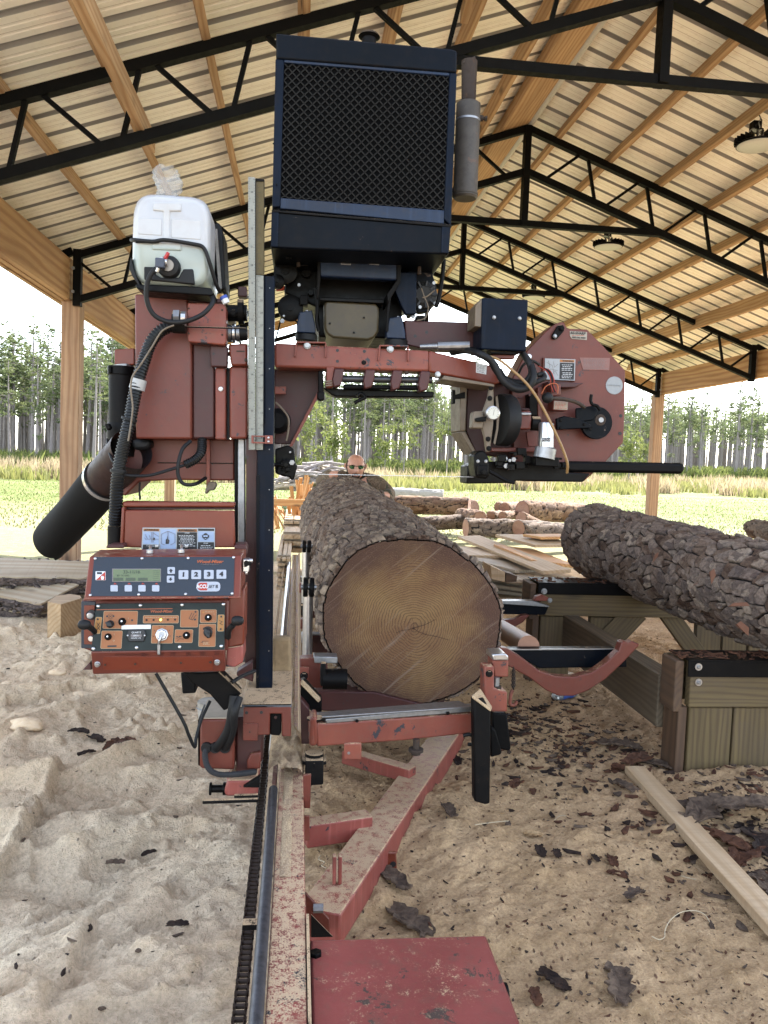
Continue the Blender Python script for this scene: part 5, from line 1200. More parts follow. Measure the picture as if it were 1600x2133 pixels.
for x in (345, 447, 550): A('lcd_softkey', rr_px(c7, x, 694, x+82, 718, r=1), op(up, .0018), .0003, mLCDd, ub, 0)
b = MB()
for k in range(6): b.px([c7(676, 634+k*16), c7(728, 634+k*16), c7(728, 636+k*16), c7(676, 636+k*16)], op(up, .0018), .0003)
b.build('lcd_lines', mLCDd, ub)
for x in (352, 470, 584, 698): key(x-32, 754, x+30, 808); MB().px([c7(x-8, 748), c7(x+22, 748), c7(x+6, 736)], op(up, .0006), .0004).build('red_marker', mREDP, ub)
key(795, 604, 858, 662); key(790, 676, 853, 734)
MB().px([c7(824, 618), c7(842, 636), c7(832, 636), c7(832, 650), c7(817, 650), c7(817, 636), c7(807, 636)], op(up, .0022), .0004).build('arrow', mINK, ub); MB().px([c7(815, 692), c7(829, 692), c7(829, 704), c7(838, 704), c7(821, 720), c7(804, 704), c7(815, 704)], op(up, .0022), .0004).build('arrow', mINK, ub)
for i, (x, y) in enumerate(((929, 668), (1035, 667), (1140, 666), (1245, 664))):
    key(x-41, y-38, x+41, y+38); text(str(i+1), op(up, .0018), *c7(x, y), 8.6, mINK, ub, off=.0006, wscale=1.15, bold=.05)
text('Wood-Mizer', up, *c7(1148, 560), 6.4, mOP, ub, off=.0006, ital=.25, bold=.025, wscale=1.06); text('From forest to final form', up, *c7(1148, 583), 2.4, mGR, ub, off=.0006, ital=.25)
key(1038, 726, 1236, 808, mKEY, .0008, 'logo_plate', r=30); 
A('logo_red', rr_px(c7, 1046, 734, 1126, 800, r=26)[0:0]+[c7(1126, 735), c7(1126, 799), c7(1070, 799), c7(1052, 790), c7(1045, 767), c7(1052, 744), c7(1070, 735)], op(up, .0012), .0004, mREDP, ub, 0)
text('ACCU', op(up, .0014), *c7(1087, 768), 7.4, mWHITE, ub, off=.0004, bold=.03, wscale=.78); text('SET', op(up, .0014), *c7(1160, 768), 6.2, mINK, ub, off=.0002, ital=.3, wscale=.8); text('II', op(up, .0014), *c7(1206, 767), 6.4, mINK, ub, off=.0002, bold=.03)
key(196, 640, 281, 714, mWHITE, .0008, 'hazard_symbol', r=4)
MB().px([c7(278, 642), c7(278, 712), c7(200, 712)], op(up, .0012), .0004).build('hazard_red', mREDP, ub); MB().px([c7(208, 646), c7(250, 646), c7(250, 664), c7(208, 664)], op(up, .0014), .0004).build('hazard_symbol', mPANEL, ub)
MB().px([c7(244, 708), c7(240, 690), c7(246, 676), c7(250, 688), c7(254, 674), c7(258, 688), c7(264, 676), c7(268, 694), c7(262, 710)], op(up, .0016), .0004).build('hazard_symbol', mWHITE, ub)
# side latch and top clips
for (x, y) in ((650, 478), (910, 474)):
    c = P(*c7(x, y), CY+.06); MB().cyl(c-Vector((0, 0, .004)), c+Vector((0, 0, .006)), .009, 12).build('clip', mCHR, ub, bevel=.001); MB().bar(c, c+Vector((.002, -.004, .018)), .006, .004).build('clip', mCHR, ub)
for (x, y) in ((706, 430), (955, 432)): MB().px([c7(x-14, y-12), c7(x+14, y-12), c7(x+14, y+10), c7(x-14, y+12)], CY+.185, .01).build('clip', mCHR, back, bevel=.001)
lc = P(*c7(1455, 585), CY+.04)
MB().box(lc, (.008, .02, .016)).cyl(lc+Vector((.006, -.01, .012)), lc+Vector((.016, -.01, .012)), .006, 10).cyl(lc+Vector((.0, -.01, -.015)), lc+Vector((.0, -.01, -.024)), .005, 10).build('side_latch', mCHR, ub, bevel=.002)
A('side_latch', [c7(1425, 560), c7(1450, 540), c7(1495, 560), c7(1492, 588), c7(1450, 612), c7(1428, 610)], CY+.02, .01, mBLKd, ub, .002)
# lower box
lp_pl = Plane(P(*c7(160, 1305), CY-.03), P(*c7(1270, 1290), CY-.03), P(*c7(740, 906), CY-.005))
A('back_cover', [c7(1300, 870), c7(1438, 780), c7(1434, 1250), c7(1300, 1280)], CY+.02, .12, mREDo, mill, .004)
lbx = A('switch_panel_box', [c7(80, 882), c7(1282, 870), c7(1310, 880), c7(1300, 1300), c7(1270, 1306), c7(158, 1310), c7(80, 1280), c7(72, 900)], CY+.006, .12, mRED, mill, .005)
A('left_side_panel', rr_px(c7, 76, 892, 196, 1282, r=8), CY+.002, .01, mPANEL, lbx, .001)
A('left_side_panel', rr_px(c7, 100, 924, 190, 1250, r=8), CY+.0, .004, mREDo, lbx, .001)
c = P(*c7(163, 1002), CY-.004); MB().tube([c, c-Vector((0, .004, 0)), c-Vector((0, .014, 0)), c-Vector((0, .016, 0))], [.0105, .0095, .0085, .007], 20).build('silver_knob', mCHR, lbx, smooth=40)
MB().cyl(c, c-Vector((0, .003, 0)), .013, 20).build('knob_ring', mINK, lbx)
c = P(*c7(165, 1196), CY-.004); MB().cyl(c, c-Vector((0, .010, 0)), .007, 14).build('silver_knob', mCHR, lbx, bevel=.001)
fp1 = op(lp_pl, .002)
pan2 = A('switch_face', [c7(204, 910), c7(1276, 903), c7(1270, 1292), c7(160, 1306)], fp1, .004, mPANEL2, lbx, 0)
fp = op(lp_pl, .0022)
for p in ((220, 930), (571, 923), (918, 919), (1261, 914), (179, 1285), (539, 1276), (897, 1270), (1244, 1264)): screw(fp, *c7(*p), 4.0, lbx)
mOPN = plain('orange_panel', (.33, .115, .032), .5, noise=.1); mCRM = plain('cream_line', (.42, .33, .20), .5, noise=0); mYLW = plain('yellow_orange_panel', (.40, .18, .04), .5, noise=.1)
def opanel(x0, y0, x1, y1, sk=-.07, mat=None):
    A('switch_field', rr_px(c7, x0-3, y0-3, x1+3, y1+3, r=10, sk=sk), op(fp, .0004), .0004, mCRM, lbx, 0); A('switch_field', rr_px(c7, x0, y0, x1, y1, r=8, sk=sk), op(fp, .0008), .0004, mat or mOPN, lbx, 0)
opanel(268, 974, 548, 1115); opanel(250, 1138, 420, 1282); opanel(596, 1010, 888, 1070, -.04); opanel(670, 1092, 846, 1238, -.06); opanel(908, 964, 1052, 1104, -.03); opanel(862, 1128, 1008, 1234, -.06)
opanel(1072, 962, 1204, 1066, -.03); opanel(1062, 1082, 1198, 1266, -.03); opanel(200, 1024, 250, 1158, -.14, mYLW); opanel(1218, 1004, 1268, 1138, -.03, mYLW)
A('tape_label', [c7(414, 1088), c7(658, 1085), c7(656, 1120), c7(412, 1124)], op(fp, .0014), .0006, mWHITE, lbx, 0)
text('Wood-Mizer', fp, *c7(745, 974), 5.6, mOP, lbx, off=.0006, ital=.25, bold=.02, wscale=1.1)
MB().px([c7(205, 958), c7(838, 948), c7(838, 953), c7(205, 963)], op(fp, .0006), .0003).build('orange_line', mOP, lbx)
def knob(x, y, rp, mat=mRUB, h=.014, cap=True, pointer=None):
    c = fp.at(*c7(x, y)); r = (fp.at(*c7(x+rp, y))-c).length; n = fp.n
    b = MB(); b.tube([c, c+n*h*.2, c+n*h*.3, c+n*h*.95, c+n*h], [r*1.1, r*1.1, r*.85, r*.72, r*.6], 18)
    if pointer is not None:
        a = math.radians(pointer); d = fp.ex*math.cos(a)+fp.ez*math.sin(a); q = c+n*h; b.bar(q-d*r*.95, q+d*r*.95, r*.5, r*.5, n)
    k = b.build('knob', mat, lbx, smooth=35); return k
for x, y, r, pnt in ((420, 1060, 30, None), (302, 1186, 27, None), (955, 1174, 28, None), (1136, 1025, 27, None)):
    knob(x, y, r, mGREASE); q = fp.at(*c7(x+4, y-4))+fp.n*.0142; MB().cyl(q, q+fp.n*.001, .0022, 10).build('knob_dot', mCHR, lbx)
knob(320, 1080, 30, mINK, .020, pointer=150); knob(1134, 1150, 34, mINK, .020, pointer=-55); knob(1140, 1170, 24, mINK, .024, pointer=-55)
for x, y in ((502, 1048), (208+8, 1040), (205, 1143), (1244, 1018), (1240, 1122), (1030, 978), (1026, 1042), (294, 1015), (346, 1014)):
    q = fp.at(*c7(x, y)); MB().cyl(q, q+fp.n*.0016, .0026, 8).build('indicator', mINK, lbx)
mLIT = plain('lit_green_led', (.65, .85, .08), .4, emit=1.2, noise=0)
for k, x in enumerate((622, 681, 740, 800, 860)):
    q = fp.at(*c7(x, 1046-k*.8)); MB().tube([q, q+fp.n*.002, q+fp.n*.003], [.0028, .0026, .001], 12).build('indicator_lamp', mLIT if k == 2 else mRUST, lbx)
q = fp.at(*c7(1096, 982)); MB().cyl(q, q+fp.n*.0015, .0025, 10).build('indicator_lamp', mYLW, lbx)
# hour meter
vs_ = [c7(x, y) for x, y in ((468, 1126), (602, 1124), (616, 1160), (600, 1226), (472, 1228), (452, 1172))]
A('hour_meter', vs_, op(fp, .005), .005, mINK, lbx, .002)
hm = op(fp, .0052); text('QUARTZ', hm, *c7(536, 1150), 3.4, mWHITE, lbx, off=.0004); text('HOURS 1/10', hm, *c7(532, 1197), 3.0, mWHITE, lbx, off=.0004, wscale=.85)
A('meter_window', rr_px(c7, 490, 1166, 580, 1186, r=2), op(fp, .0056), .0004, mGR, lbx, 0); text('588351', op(fp, .0058), *c7(535, 1176), 3.2, mWHITE, lbx, off=.0003)
for x in (464, 606): screw(hm, *c7(x, 1175), 2.0, lbx)
# key switch
kc = fp.at(*c7(750, 1168)); n = fp.n
MB().tube([kc, kc+n*.003, kc+n*.0035, kc+n*.008], [.0165, .0165, .013, .012], 8).build('key_switch', mCHR, lbx, bevel=.001)
MB().cyl(kc+n*.008, kc+n*.011, .008, 16).build('key_switch', mSTEEL, lbx)
hose('ignition_key', [kc+n*.012+Vector((0, 0, -.002)), kc+n*.018+Vector((-.003, 0, -.014)), kc+n*.014+Vector((-.005, 0, -.024))], .0035, mCHR, lbx)
kk = kc+n*.012+Vector((-.005, 0, -.026)); MB().box(kk-Vector((0, 0, .012)), (.0035, .002, .013)).build('ignition_key', mSTEEL, lbx, bevel=.001)
b = MB()
for k in range(6):
    a = math.radians(-10+k*40); q = kc+n*.0012+(fp.ex*math.cos(a)+fp.ez*math.sin(a))*.021; b.cyl(q, q+n*.0004, .0012, 6)
for k in range(9):
    a = math.radians(40+k*12); q = fp.at(*c7(1134, 1150))+n*.0012+(fp.ex*math.cos(a)+fp.ez*math.sin(a))*.0135; b.box(q, (.0012+.0002*k, .0004, .0012+.0002*k))
st(b, op(fp, .0012), c7, ((975, 1035), (1000, 985)), .0012); st(b, op(fp, .0012), c7, ((990, 1040), (1018, 990)), .0012); st(b, op(fp, .0012), c7, ((1002, 1046), (1036, 1002)), .0012); st(b, op(fp, .0012), c7, ((975, 1035), (1006, 1046)), .0012)
for pts in (((300, 1000), (340, 1032)), ((300, 1032), (340, 1000)), ((310, 996), (330, 996)), ((308, 1036), (332, 1036)), ((870, 1200), (920, 1178)), ((874, 1222), (900, 1200), (930, 1206)), ((1072, 1232), (1090, 1232), (1086, 1222), (1140, 1222))): st(b, op(fp, .0012), c7, pts, .0010)
b.px([c7(296, 1258), c7(372, 1256), c7(371, 1270), c7(295, 1272)], op(fp, .0012), .0004); b.px([c7(868, 1182), c7(884, 1180), c7(884, 1188), c7(868, 1190)], op(fp, .0012), .0004).px([c7(890, 1180), c7(906, 1178), c7(906, 1186), c7(890, 1188)], op(fp, .0012), .0004)
st(b, op(fp, .0012), c7, ((205, 1068), (232, 1100), (208, 1128)), .0012); st(b, op(fp, .0012), c7, ((232, 1068), (210, 1100), (232, 1128)), .0012); st(b, op(fp, .0012), c7, ((1226, 1050), (1254, 1060), (1230, 1074), (1258, 1086)), .0012)
b.build('switch_symbols', mINK, lbx)
for (x, y, s_) in ((470, 1034, 'I'), (352, 1166, 'I'), (348, 1218, 'O'), (1184, 998, 'I'), (1180, 1052, 'O')): text(s_, op(fp, .0009), *c7(x, y), 3.4, mCRM, lbx, off=.0003)
lines(fp, *c7(612, 1022), c7(880, 0)[0], 1, 3, mCRM, lbx, .9, 31, off=.0014); lines(fp, *c7(1108, 976), c7(1196, 0)[0], 1, 3, mCRM, lbx, .9, 33, off=.0014); lines(fp, *c7(1092, 1230), c7(1150, 0)[0], 3, 2.2, mCRM, lbx, .8, 34, off=.0014)
# toggle levers with black knobs
for (pts, kx, ky) in (([(*c7(190, 1145), CY-.02), (*c7(160, 1115), CY-.04), (*c7(130, 1095), CY-.06)], 103, 1085), ([(*c7(1300, 1190), CY-.02), (*c7(1308, 1130), CY-.04), (*c7(1345, 1085), CY-.06)], 1380, 1052)):
    hose('joystick_lever', YPv(pts), .0075, mRUB, lbx)
    c = P(*c7(kx, ky), CY-.065); r = .0125; t_ = np.linspace(.08, math.pi-.08, 10); MB().tube([c+Vector((-r*1.25*math.cos(t), 0, 0)) for t in t_], [r*math.sin(t)**.7 for t in t_], 18).build('joystick_knob', mRUB, lbx, smooth=80)
A('joystick_base', [c7(1294, 1120), c7(1312, 1110), c7(1322, 1180), c7(1312, 1214), c7(1294, 1218)], CY-.01, .02, mRUB, lbx, .004)
# bottom flange
fl_pl = Plane(P(*c7(172, 1500), CY-.01), P(*c7(1278, 1475), CY-.01), P(*c7(720, 1300), CY-.032))
fl = A('console_apron', [c7(156, 1310), c7(1272, 1292), c7(1278, 1478), c7(172, 1502)], fl_pl, .03, mRED, mill, .004)
A('apron_recess', rr_px(c7, 258, 1352, 1176, 1462, r=14), op(fl_pl, .0012), .0012, mREDo, fl, .0006)
for p in ((213, 1412), (1210, 1396)): 
    bolt(fl_pl, *c7(*p), 5.2, fl, mCHR)
for p in ((278, 1414), (529, 1408), (909, 1397), (1155, 1393)): bolt(op(fl_pl, .001), *c7(*p), 2.6, fl, mRUST, washer=False)
lines(fl_pl, *c7(360, 1330), c7(660, 0)[0], 2, 2, mREDd, fl, .8, 41, -.01); 
for x in (600, 745, 840, 972, 1090, 1210): lines(fl_pl, *c7(x-22, 1322-(x-600)*.02), c7(x+24, 0)[0], 4, 2.1, mREDd, fl, .8, x, -.01)
A('apron_side', [c7(88, 1462), c7(150, 1395), c7(165, 1462)], CY+.0, .03, mREDd, fl, .002)
A('console_foot', [c7(1290, 1280), c7(1424, 1262), c7(1426, 1400), c7(1360, 1440), c7(1278, 1438)], CY+.012, .12, mREDs, mill, .004)
hose('black_rope', YPv([(*c7(700, 1490), CY+.05), (*c8(0, 760), CY+.05), (*c8(50, 880), CY+.06), (*c8(98, 975), CY+.08), (*c8(110, 900), CY+.1), (*c8(150, 760), CY+.12), (*c8(220, 610), CY+.15)]), .0045, mRUB)
hose('black_rope', YPv([(*c8(390, 465), CY+.1), (*c8(480, 410), CY+.15), (*c8(575, 372), CY+.2)]), .0055, mRUB)

# ---- carriage base around the rail
GY = 2.18
A('carriage_arm', [c8(0, 385), c8(130, 388), c8(300, 380), c8(465, 550), c8(400, 650), c8(330, 690), c8(220, 560), c8(80, 470)], GY-.02, .05, mBLK, mill, .004)
A('carriage_arm_plate', [c8(290, 385), c8(470, 553), c8(462, 556), c8(284, 392)], GY-.03, .03, mBLKd, mill, .002)
cb_ = A('carriage_foot', [c8(484, 644), c8(863, 640), c8(862, 892), c8(790, 893), c8(786, 712), c8(696, 712), c8(694, 880), c8(597, 882), c8(594, 928), c8(478, 926)], GY, .014, mRED, mill, .003)
A('carriage_top', [c8(484, 636), c8(864, 632), c8(862, 644), c8(484, 646)], GY-.004, .34, mBLKd, mill, .004)
tzz = P(*c8(484, 636), GY).z
MB().poly([P(*c8(470, 636), GY+.0), P(*c8(868, 632), GY), Vector((P(*c8(868, 632), GY).x, GY+.36, tzz)), Vector((P(*c8(470, 636), GY).x, GY+.36, tzz))], (0, 0, -.012)).build('carriage_cover', metalpaint('sawdust_caked_steel', (.12, .12, .13), (.06, .07, .09), rough=.7, dust=.95, dirt=.6, sdust=.8), mill, bevel=.003)
for p in ((510, 703), (627, 700)): hole(GY, *c8(*p), 3.4)
A('raised_tab', [c8(480, 792), c8(600, 788), c8(597, 924), c8(482, 922)], GY-.004, .004, mRED, cb_, .001); hole(GY-.004, *c8(535, 856), 1.6)
A('rail_scraper', [c8(694, 708), c8(788, 708), c8(784, 862), c8(770, 888), c8(696, 880)], GY+.02, .03, mBLK, cb_, .003)
hole(GY+.019, *c8(740, 740), 3.2, cb_, mREDd)
A('red_bracket', [c8(430, 380), c8(560, 300), c8(560, 460), c8(480, 430), c8(430, 410)], GY+.15, .05, mREDd, mill, .003)
A('sawdust_cake', [c8(716, 112), c8(862, 108), c8(868, 360), c8(865, 640), c8(720, 636)], 2.52, .05, plain('packed_sawdust', (.34, .235, .13), .95, noise=.6), mill, .01)
mt = A('motor_cover', [c8(140, 755), c8(415, 752), c8(412, 1160), c8(150, 1150), c8(136, 1130)], GY+.02, .16, mRED, mill, .006)
A('motor_cover_edge', [c8(122, 760), c8(138, 755), c8(136, 1130), c8(124, 1120)], GY+.03, .14, mBLK, mt, .003)
tz = P(*c8(140, 755), GY+.02)
MB().poly([P(*c8(145, 752), GY+.02), P(*c8(412, 750), GY+.02), P(*c8(412, 750), GY+.02)+Vector((0, .17, 0)), P(*c8(145, 752), GY+.02)+Vector((0, .17, 0))], (0, 0, .003)).build('sawdust_on_cover', plain('loose_sawdust', (.50, .42, .32), .95), mt)
A('feed_housing', [c8(424, 740), c8(640, 740), c8(636, 1080), c8(600, 1130), c8(585, 1215), c8(424, 1215)], GY+.05, .10, mREDd, mill, .006)
A('feed_rib', [c8(512, 1090), c8(540, 1030), c8(624, 1015), c8(618, 1150), c8(512, 1150)], GY+.035, .02, mRED, mill, .004)
A('gearbox', [c8(345, 1290), c8(360, 1240), c8(600, 1235), c8(600, 1365), c8(345, 1370), c8(330, 1330)], GY+.0, .12, mREDs, mill, .006)
c = P(*c8(300, 1306), GY+.06); MB().cyl(c-Vector((.03, 0, 0)), c+Vector((.03, 0, 0)), .011, 14).cyl(c-Vector((.03, 0, 0)), c-Vector((.024, 0, 0)), .018, 14).cyl(c+Vector((.008, 0, 0)), c+Vector((.02, 0, 0)), .018, 14).build('shaft_stub', mGREASE, mill, bevel=.001)
A('triangle_bracket', [c8(480, 1298), c8(615, 1208), c8(612, 1300)], GY-.02, .02, mBLK, mill, .002)
A('lower_bar', [c8(158, 1402), c8(600, 1388), c8(600, 1418), c8(158, 1432)], GY-.02, .02, mBLKd, mill, .003)
A('bar_plate', [c8(410, 1360), c8(600, 1355), c8(600, 1390), c8(410, 1392)], GY-.01, .04, mBLKd, mill, .002)
hose('black_conduit', YPv([(*c8(410, 570), GY-.03), (*c8(395, 680), GY-.04), (*c8(370, 820), GY-.03), (*c8(320, 920), GY-.01), (*c8(268, 985), GY+.02)]), .0125, mRUB)
hose('black_conduit', YPv([(*c8(450, 580), GY-.03), (*c8(415, 700), GY-.05), (*c8(400, 840), GY-.03), (*c8(370, 930), GY-.01), (*c8(335, 985), GY+.02)]), .0115, mRUB)
hose('grey_conduit', YPv([(*c8(190, 980), GY+.02), (*c8(180, 1050), GY-.0), (*c8(205, 1140), GY-.02), (*c8(280, 1190), GY-.03), (*c8(420, 1192), GY-.02), (*c8(580, 1172), GY+.02)]), .0085, mRUBg, ridges=60)
for x in (192, 262, 340): 
    c = P(*c8(x, 978), GY+.018); MB().cyl(c+Vector((0, .004, 0)), c-Vector((0, .008, 0)), .015, 16).build('cable_gland', mRUB, mt, bevel=.001)

# ---- main rail of the bed
ZR = PZ(600, 1532, 0).z
def zrail(): return .35
zr0 = .35
def railx(px, py, z=zr0): return PZ(px, py, z).x
xR = .045; xRod = -.041; xL = -.026
rY0, rY1 = .35, 7.75
M_rail = metalpaint('rail_red', (.25, .06, .045), (.16, .042, .036), rough=.5, dust=.62, dirt=.6, sdust=.5, chips=.45, streak=True)
A_ = MB().box(((xR+xL)/2, (rY0+rY1)/2, zr0-.06), ((xR-xL)/2, (rY1-rY0)/2, .06)).build('main_rail', M_rail, mill, bevel=.004)
MB().box((xR-.007, (2.35+rY1)/2, zr0+.006), (.010, (rY1-2.35)/2, .010)).build('rail_lip', metalpaint('sawdust_edge', (.34, .25, .15), (.22, .12, .08), rough=.9, dust=.9, sdust=.7), mill, bevel=.004)
# sawdust lying in a ridge along the rail
def ridge(x0, x1, y0, y1, z, h, nx_, ny_, name, par, seed):
    X_, Y_ = np.meshgrid(np.linspace(x0, x1, nx_), np.linspace(y0, y1, ny_)); u = (X_-x0)/(x1-x0)
    prof = np.sin(np.pi*u)**.6; Z_ = z+h*prof*(.55+.8*fbm(X_*30, Y_*9, 4, seed))+.002*fbm(X_*150, Y_*150, 2, seed+1)
    Z_ = np.where((u <= 0) | (u >= 1), z-.002, Z_)
    i = np.arange(nx_*ny_).reshape(ny_, nx_); F = np.stack([i[:-1, :-1], i[:-1, 1:], i[1:, 1:], i[1:, :-1]], -1).reshape(-1, 4)
    V = np.stack([X_, Y_, Z_], -1).reshape(-1, 3); org = V.mean(0); me = grid_mesh(name, V-org, F, mSAWD); return link(name, me, par, org)
def sawd():
    t = NT('sawdust'); co = t.coord(world=True); n = t.noise(co, 300, 3, .7); m = t.noise(co, 12, 5, .7)
    c = t.mix(t.ramp(n, [(.35, 0.), (.65, 1.)]), (.30, .20, .11), (.56, .42, .26)); c = t.mix(t.ramp(m, [(.45, 0.), (.7, .6)]), c, (.20, .12, .08))
    t.base(c); t.rough(.95); t.bump(n, .9, .006); return t.m
mSAWD = sawd()
ridge(xL+.012, xR-.030, 1.75, 7.7, zr0, .006, 14, 900, 'sawdust_ridge', mill, 5)
ridge(-.06, .040, 2.28, 2.60, zr0+.03, .05, 24, 60, 'sawdust_heap', mill, 9)
# round guide rod left of the rail, on clips
rodz = zr0+.004
MB().cyl((xRod, .35, rodz), (xRod, 2.22, rodz), .0125, 16).build('guide_rod', plain('scuffed_rod', (.13, .13, .145), .5, .7, noise=.95), mill, smooth=50)
MB().cyl((xRod-.012, 2.5, rodz), (xRod-.014, rY1-.02, rodz), .0125, 16).build('guide_rod', mCHR, mill, smooth=50)
MB().box((xRod, (rY0+rY1)/2, zr0-.045), (.006, (rY1-rY0)/2, .035)).build('rod_web', mREDw, mill)
MB().box((xRod-.055, (2.5+rY1)/2, zr0-.03), (.006, (rY1-2.5)/2, .012)).build('cable_track', mBLKd, mill)
# roller chain, link by link
def chain_link():
    b = MB()
    for s in (-1, 1): b.tube([(s*.0095, -.0150, 0), (s*.0095, -.0075, 0)], .001, 4); 
    b = MB()
    for s in (-1, 1):
        b.box((s*.0112, 0, 0), (.0013, .0130, .0075)); 
    b.cyl((-.0135, 0, 0), (.0135, 0, 0), .0048, 8)
    return b
cl0 = chain_link(); mCHN = plain('oily_chain', (.06, .04, .03), .45, .6)
me = bpy.data.meshes.new('chain_link'); me.from_pydata([tuple(v) for v in cl0.v], [], cl0.f); me.materials.append(mCHN)
y = .95; k = 0
cg = MB()
while y < 2.9:
    zc = zr0-.035-.03*math.sin((y-.9)*1.4)**2; xc = -.074+.002*math.sin(y*2)
    if y > 1.15:
        o = bpy.data.objects.new('chain_link', me); C.objects.link(o); o.parent = mill; o.location = Vector((xc, y, zc))-W[mill.name]
        if k % 2: o.scale = (.80, 1, .95)
    y += .0185; k += 1
for yy_ in (1.28, 1.62): MB().box((xRod-.022, yy_, zr0-.03), (.022, .012, .006)).build('chain_guide', mBLKd, mill, bevel=.001)
# front deck plate
dz = .335
pA = PZ(645, 1957, dz); pB = PZ(1012, 1945, dz)
dk = MB().box(((pA.x+pB.x)/2, (pA.y+.35)/2, dz-.05), ((pB.x-pA.x)/2, (pA.y-.35)/2, .05)).build('front_deck', mDECK, mill, bevel=.006)
c = Vector((pB.x, pA.y-.13, dz-.035)); MB().cyl(c, c+Vector((.012, 0, 0)), .018, 14).build('deck_bolt', mBLK, dk, bevel=.002)
c = PZ(658, 1990, dz); MB().cyl(c, c+Vector((0, 0, .008)), .012, 6).build('deck_bolt', mGREASE, dk, bevel=.001)
MB().box((xR+.004, 1.0, zr0-.03), (.003, .6, .032)).build('dark_gap', mBLKd, mill)
# diagonal tongue beam, on the ground side
TZ = .17
a0, a1 = PZ(665, 1895, TZ), PZ(925, 1530, TZ)
MB().bar(a0-(a1-a0)*.0+Vector((0, 0, -.045)), a1+(a1-a0)*.12+Vector((0, 0, -.045)), .115, .09).build('tongue_beam', mREDs, mill, bevel=.006)
def zbeam(name, pa, pb, z, w_, h, mat, bev=.004): return MB().bar(PZ(*pa, z)-Vector((0, 0, h/2)), PZ(*pb, z)-Vector((0, 0, h/2)), w_, h).build(name, mat, mill, bevel=bev)
zbeam('cross_brace', (636, 1712), (770, 1693), .20, .06, .07, mREDs)
A('brace_leg', [(634, 1700), (645, 1700), (645, 1752), (635, 1752)], PZ(640, 1712, .2).y-.05, .01, mREDw, mill, .002)
zbeam('cross_brace', (720, 1560), (860, 1600), .20, .05, .05, mREDs)
A('hitch_tab', [d3(340, 640), d3(446, 636), d3(446, 735), d3(338, 735)], 2.12, .012, mREDw, mill, .003); hole(2.12, *d3(368, 694), 3, mill, mSTEEL)
tt = PZ(808, 1800, .10).y
A('hitch_plate', [(791, 1776), (826, 1775), (827, 1822), (818, 1824), (790, 1820)], tt, .012, mREDo, mill, .004); hole(tt, 819, 1800, 6)
for x in (697, 709): A('upright_fin', [(x-4, 1785), (x+4, 1785), (x+3, 1842), (x-4, 1845)], PZ(x, 1845, .17).y, .02, mREDs, mill, .002)
A('corner_gusset', [(636, 1860), (686, 1915), (688, 1952), (640, 1952)], PZ(650, 1930, .16).y, .01, mRED, mill, .002)
c = P(663, 1892, PZ(650, 1930, .16).y-.005); MB().cyl(c-Vector((.012, 0, 0)), c+Vector((.012, 0, 0)), .011, 8).build('gusset_bolt', mSTEEL, mill)
A('corner_plate', [(648, 1905), (694, 1952), (648, 1953)], PZ(650, 1940, .16).y-.02, .004, mBLKd, mill, .001)
# front bunk, turned a little
BK = 2.42
bpl = Plane(P(*d3(175, 510), BK-.10), P(*d3(1128, 450), BK+.12), P(*d3(175, 650), BK-.10))
bk = A('front_bunk', [d3(175, 512), d3(225, 515), d3(1128, 452), d3(1128, 572), d3(700, 620), d3(178, 656)], bpl, .07, mREDw, mill, .005)
A('bunk_cap', [d3(228, 488), d3(1112, 412), d3(1128, 442), d3(965, 458), d3(232, 517)], bpl, .075, mSTEEL, bk, .003)
MB().poly([P(*d3(205, 492), BK-.10)+Vector((0, .0, .01)), P(*d3(1118, 412), BK+.11), P(*d3(1112, 392), BK+.20), P(*d3(220, 462), BK+.02)], (0, 0, -.006)).build('bunk_top', mSTEEL, bk, bevel=.002)
for p in ((415, 497), (965, 450)): bolt(op(bpl, .001), *d3(*p), 3.2, bk, mBLK, washer=False)
A('bunk_end_block', [d3(133, 480), d3(176, 470), d3(178, 655), d3(128, 660)], BK-.11, .08, mREDw, mill, .012)
MB().cyl(P(*d3(165, 478), BK-.08), P(*d3(165, 488), BK-.08), .025, 16).build('pivot_cap', mBLKd, mill)
c = P(*d3(778, 610), BK+.02); MB().cyl(c, c-Vector((0, 0, .03)), .011, 10).cyl(c-Vector((0, 0, .03)), c-Vector((0, 0, .04)), .024, 16).cyl(c-Vector((0, 0, .04)), c-Vector((0, 0, .05)), .016, 6).build('levelling_bolt', mRUST, mill, bevel=.001)
A('bunk_foot', [d3(105, 740), d3(216, 738), d3(214, 888), d3(140, 893), d3(138, 915), d3(105, 912)], BK-.10, .08, mBLKd, mill, .004)
c = P(*d3(160, 690), BK-.06); MB().cyl(c, c-Vector((0, 0, .035)), .028, 12).cyl(c-Vector((0, 0, .018)), c-Vector((0, 0, .03)), .042, 6).build('foot_nut', mBLKd, mill, bevel=.002)
A('red_upright', [d3(92, 828), d3(140, 825), d3(135, 1030), d3(97, 1030)], BK-.26, .012, mRED, mill, .002)
bolt(bpl, *d3(1138, 542), 3.2, mill, mSTEEL)
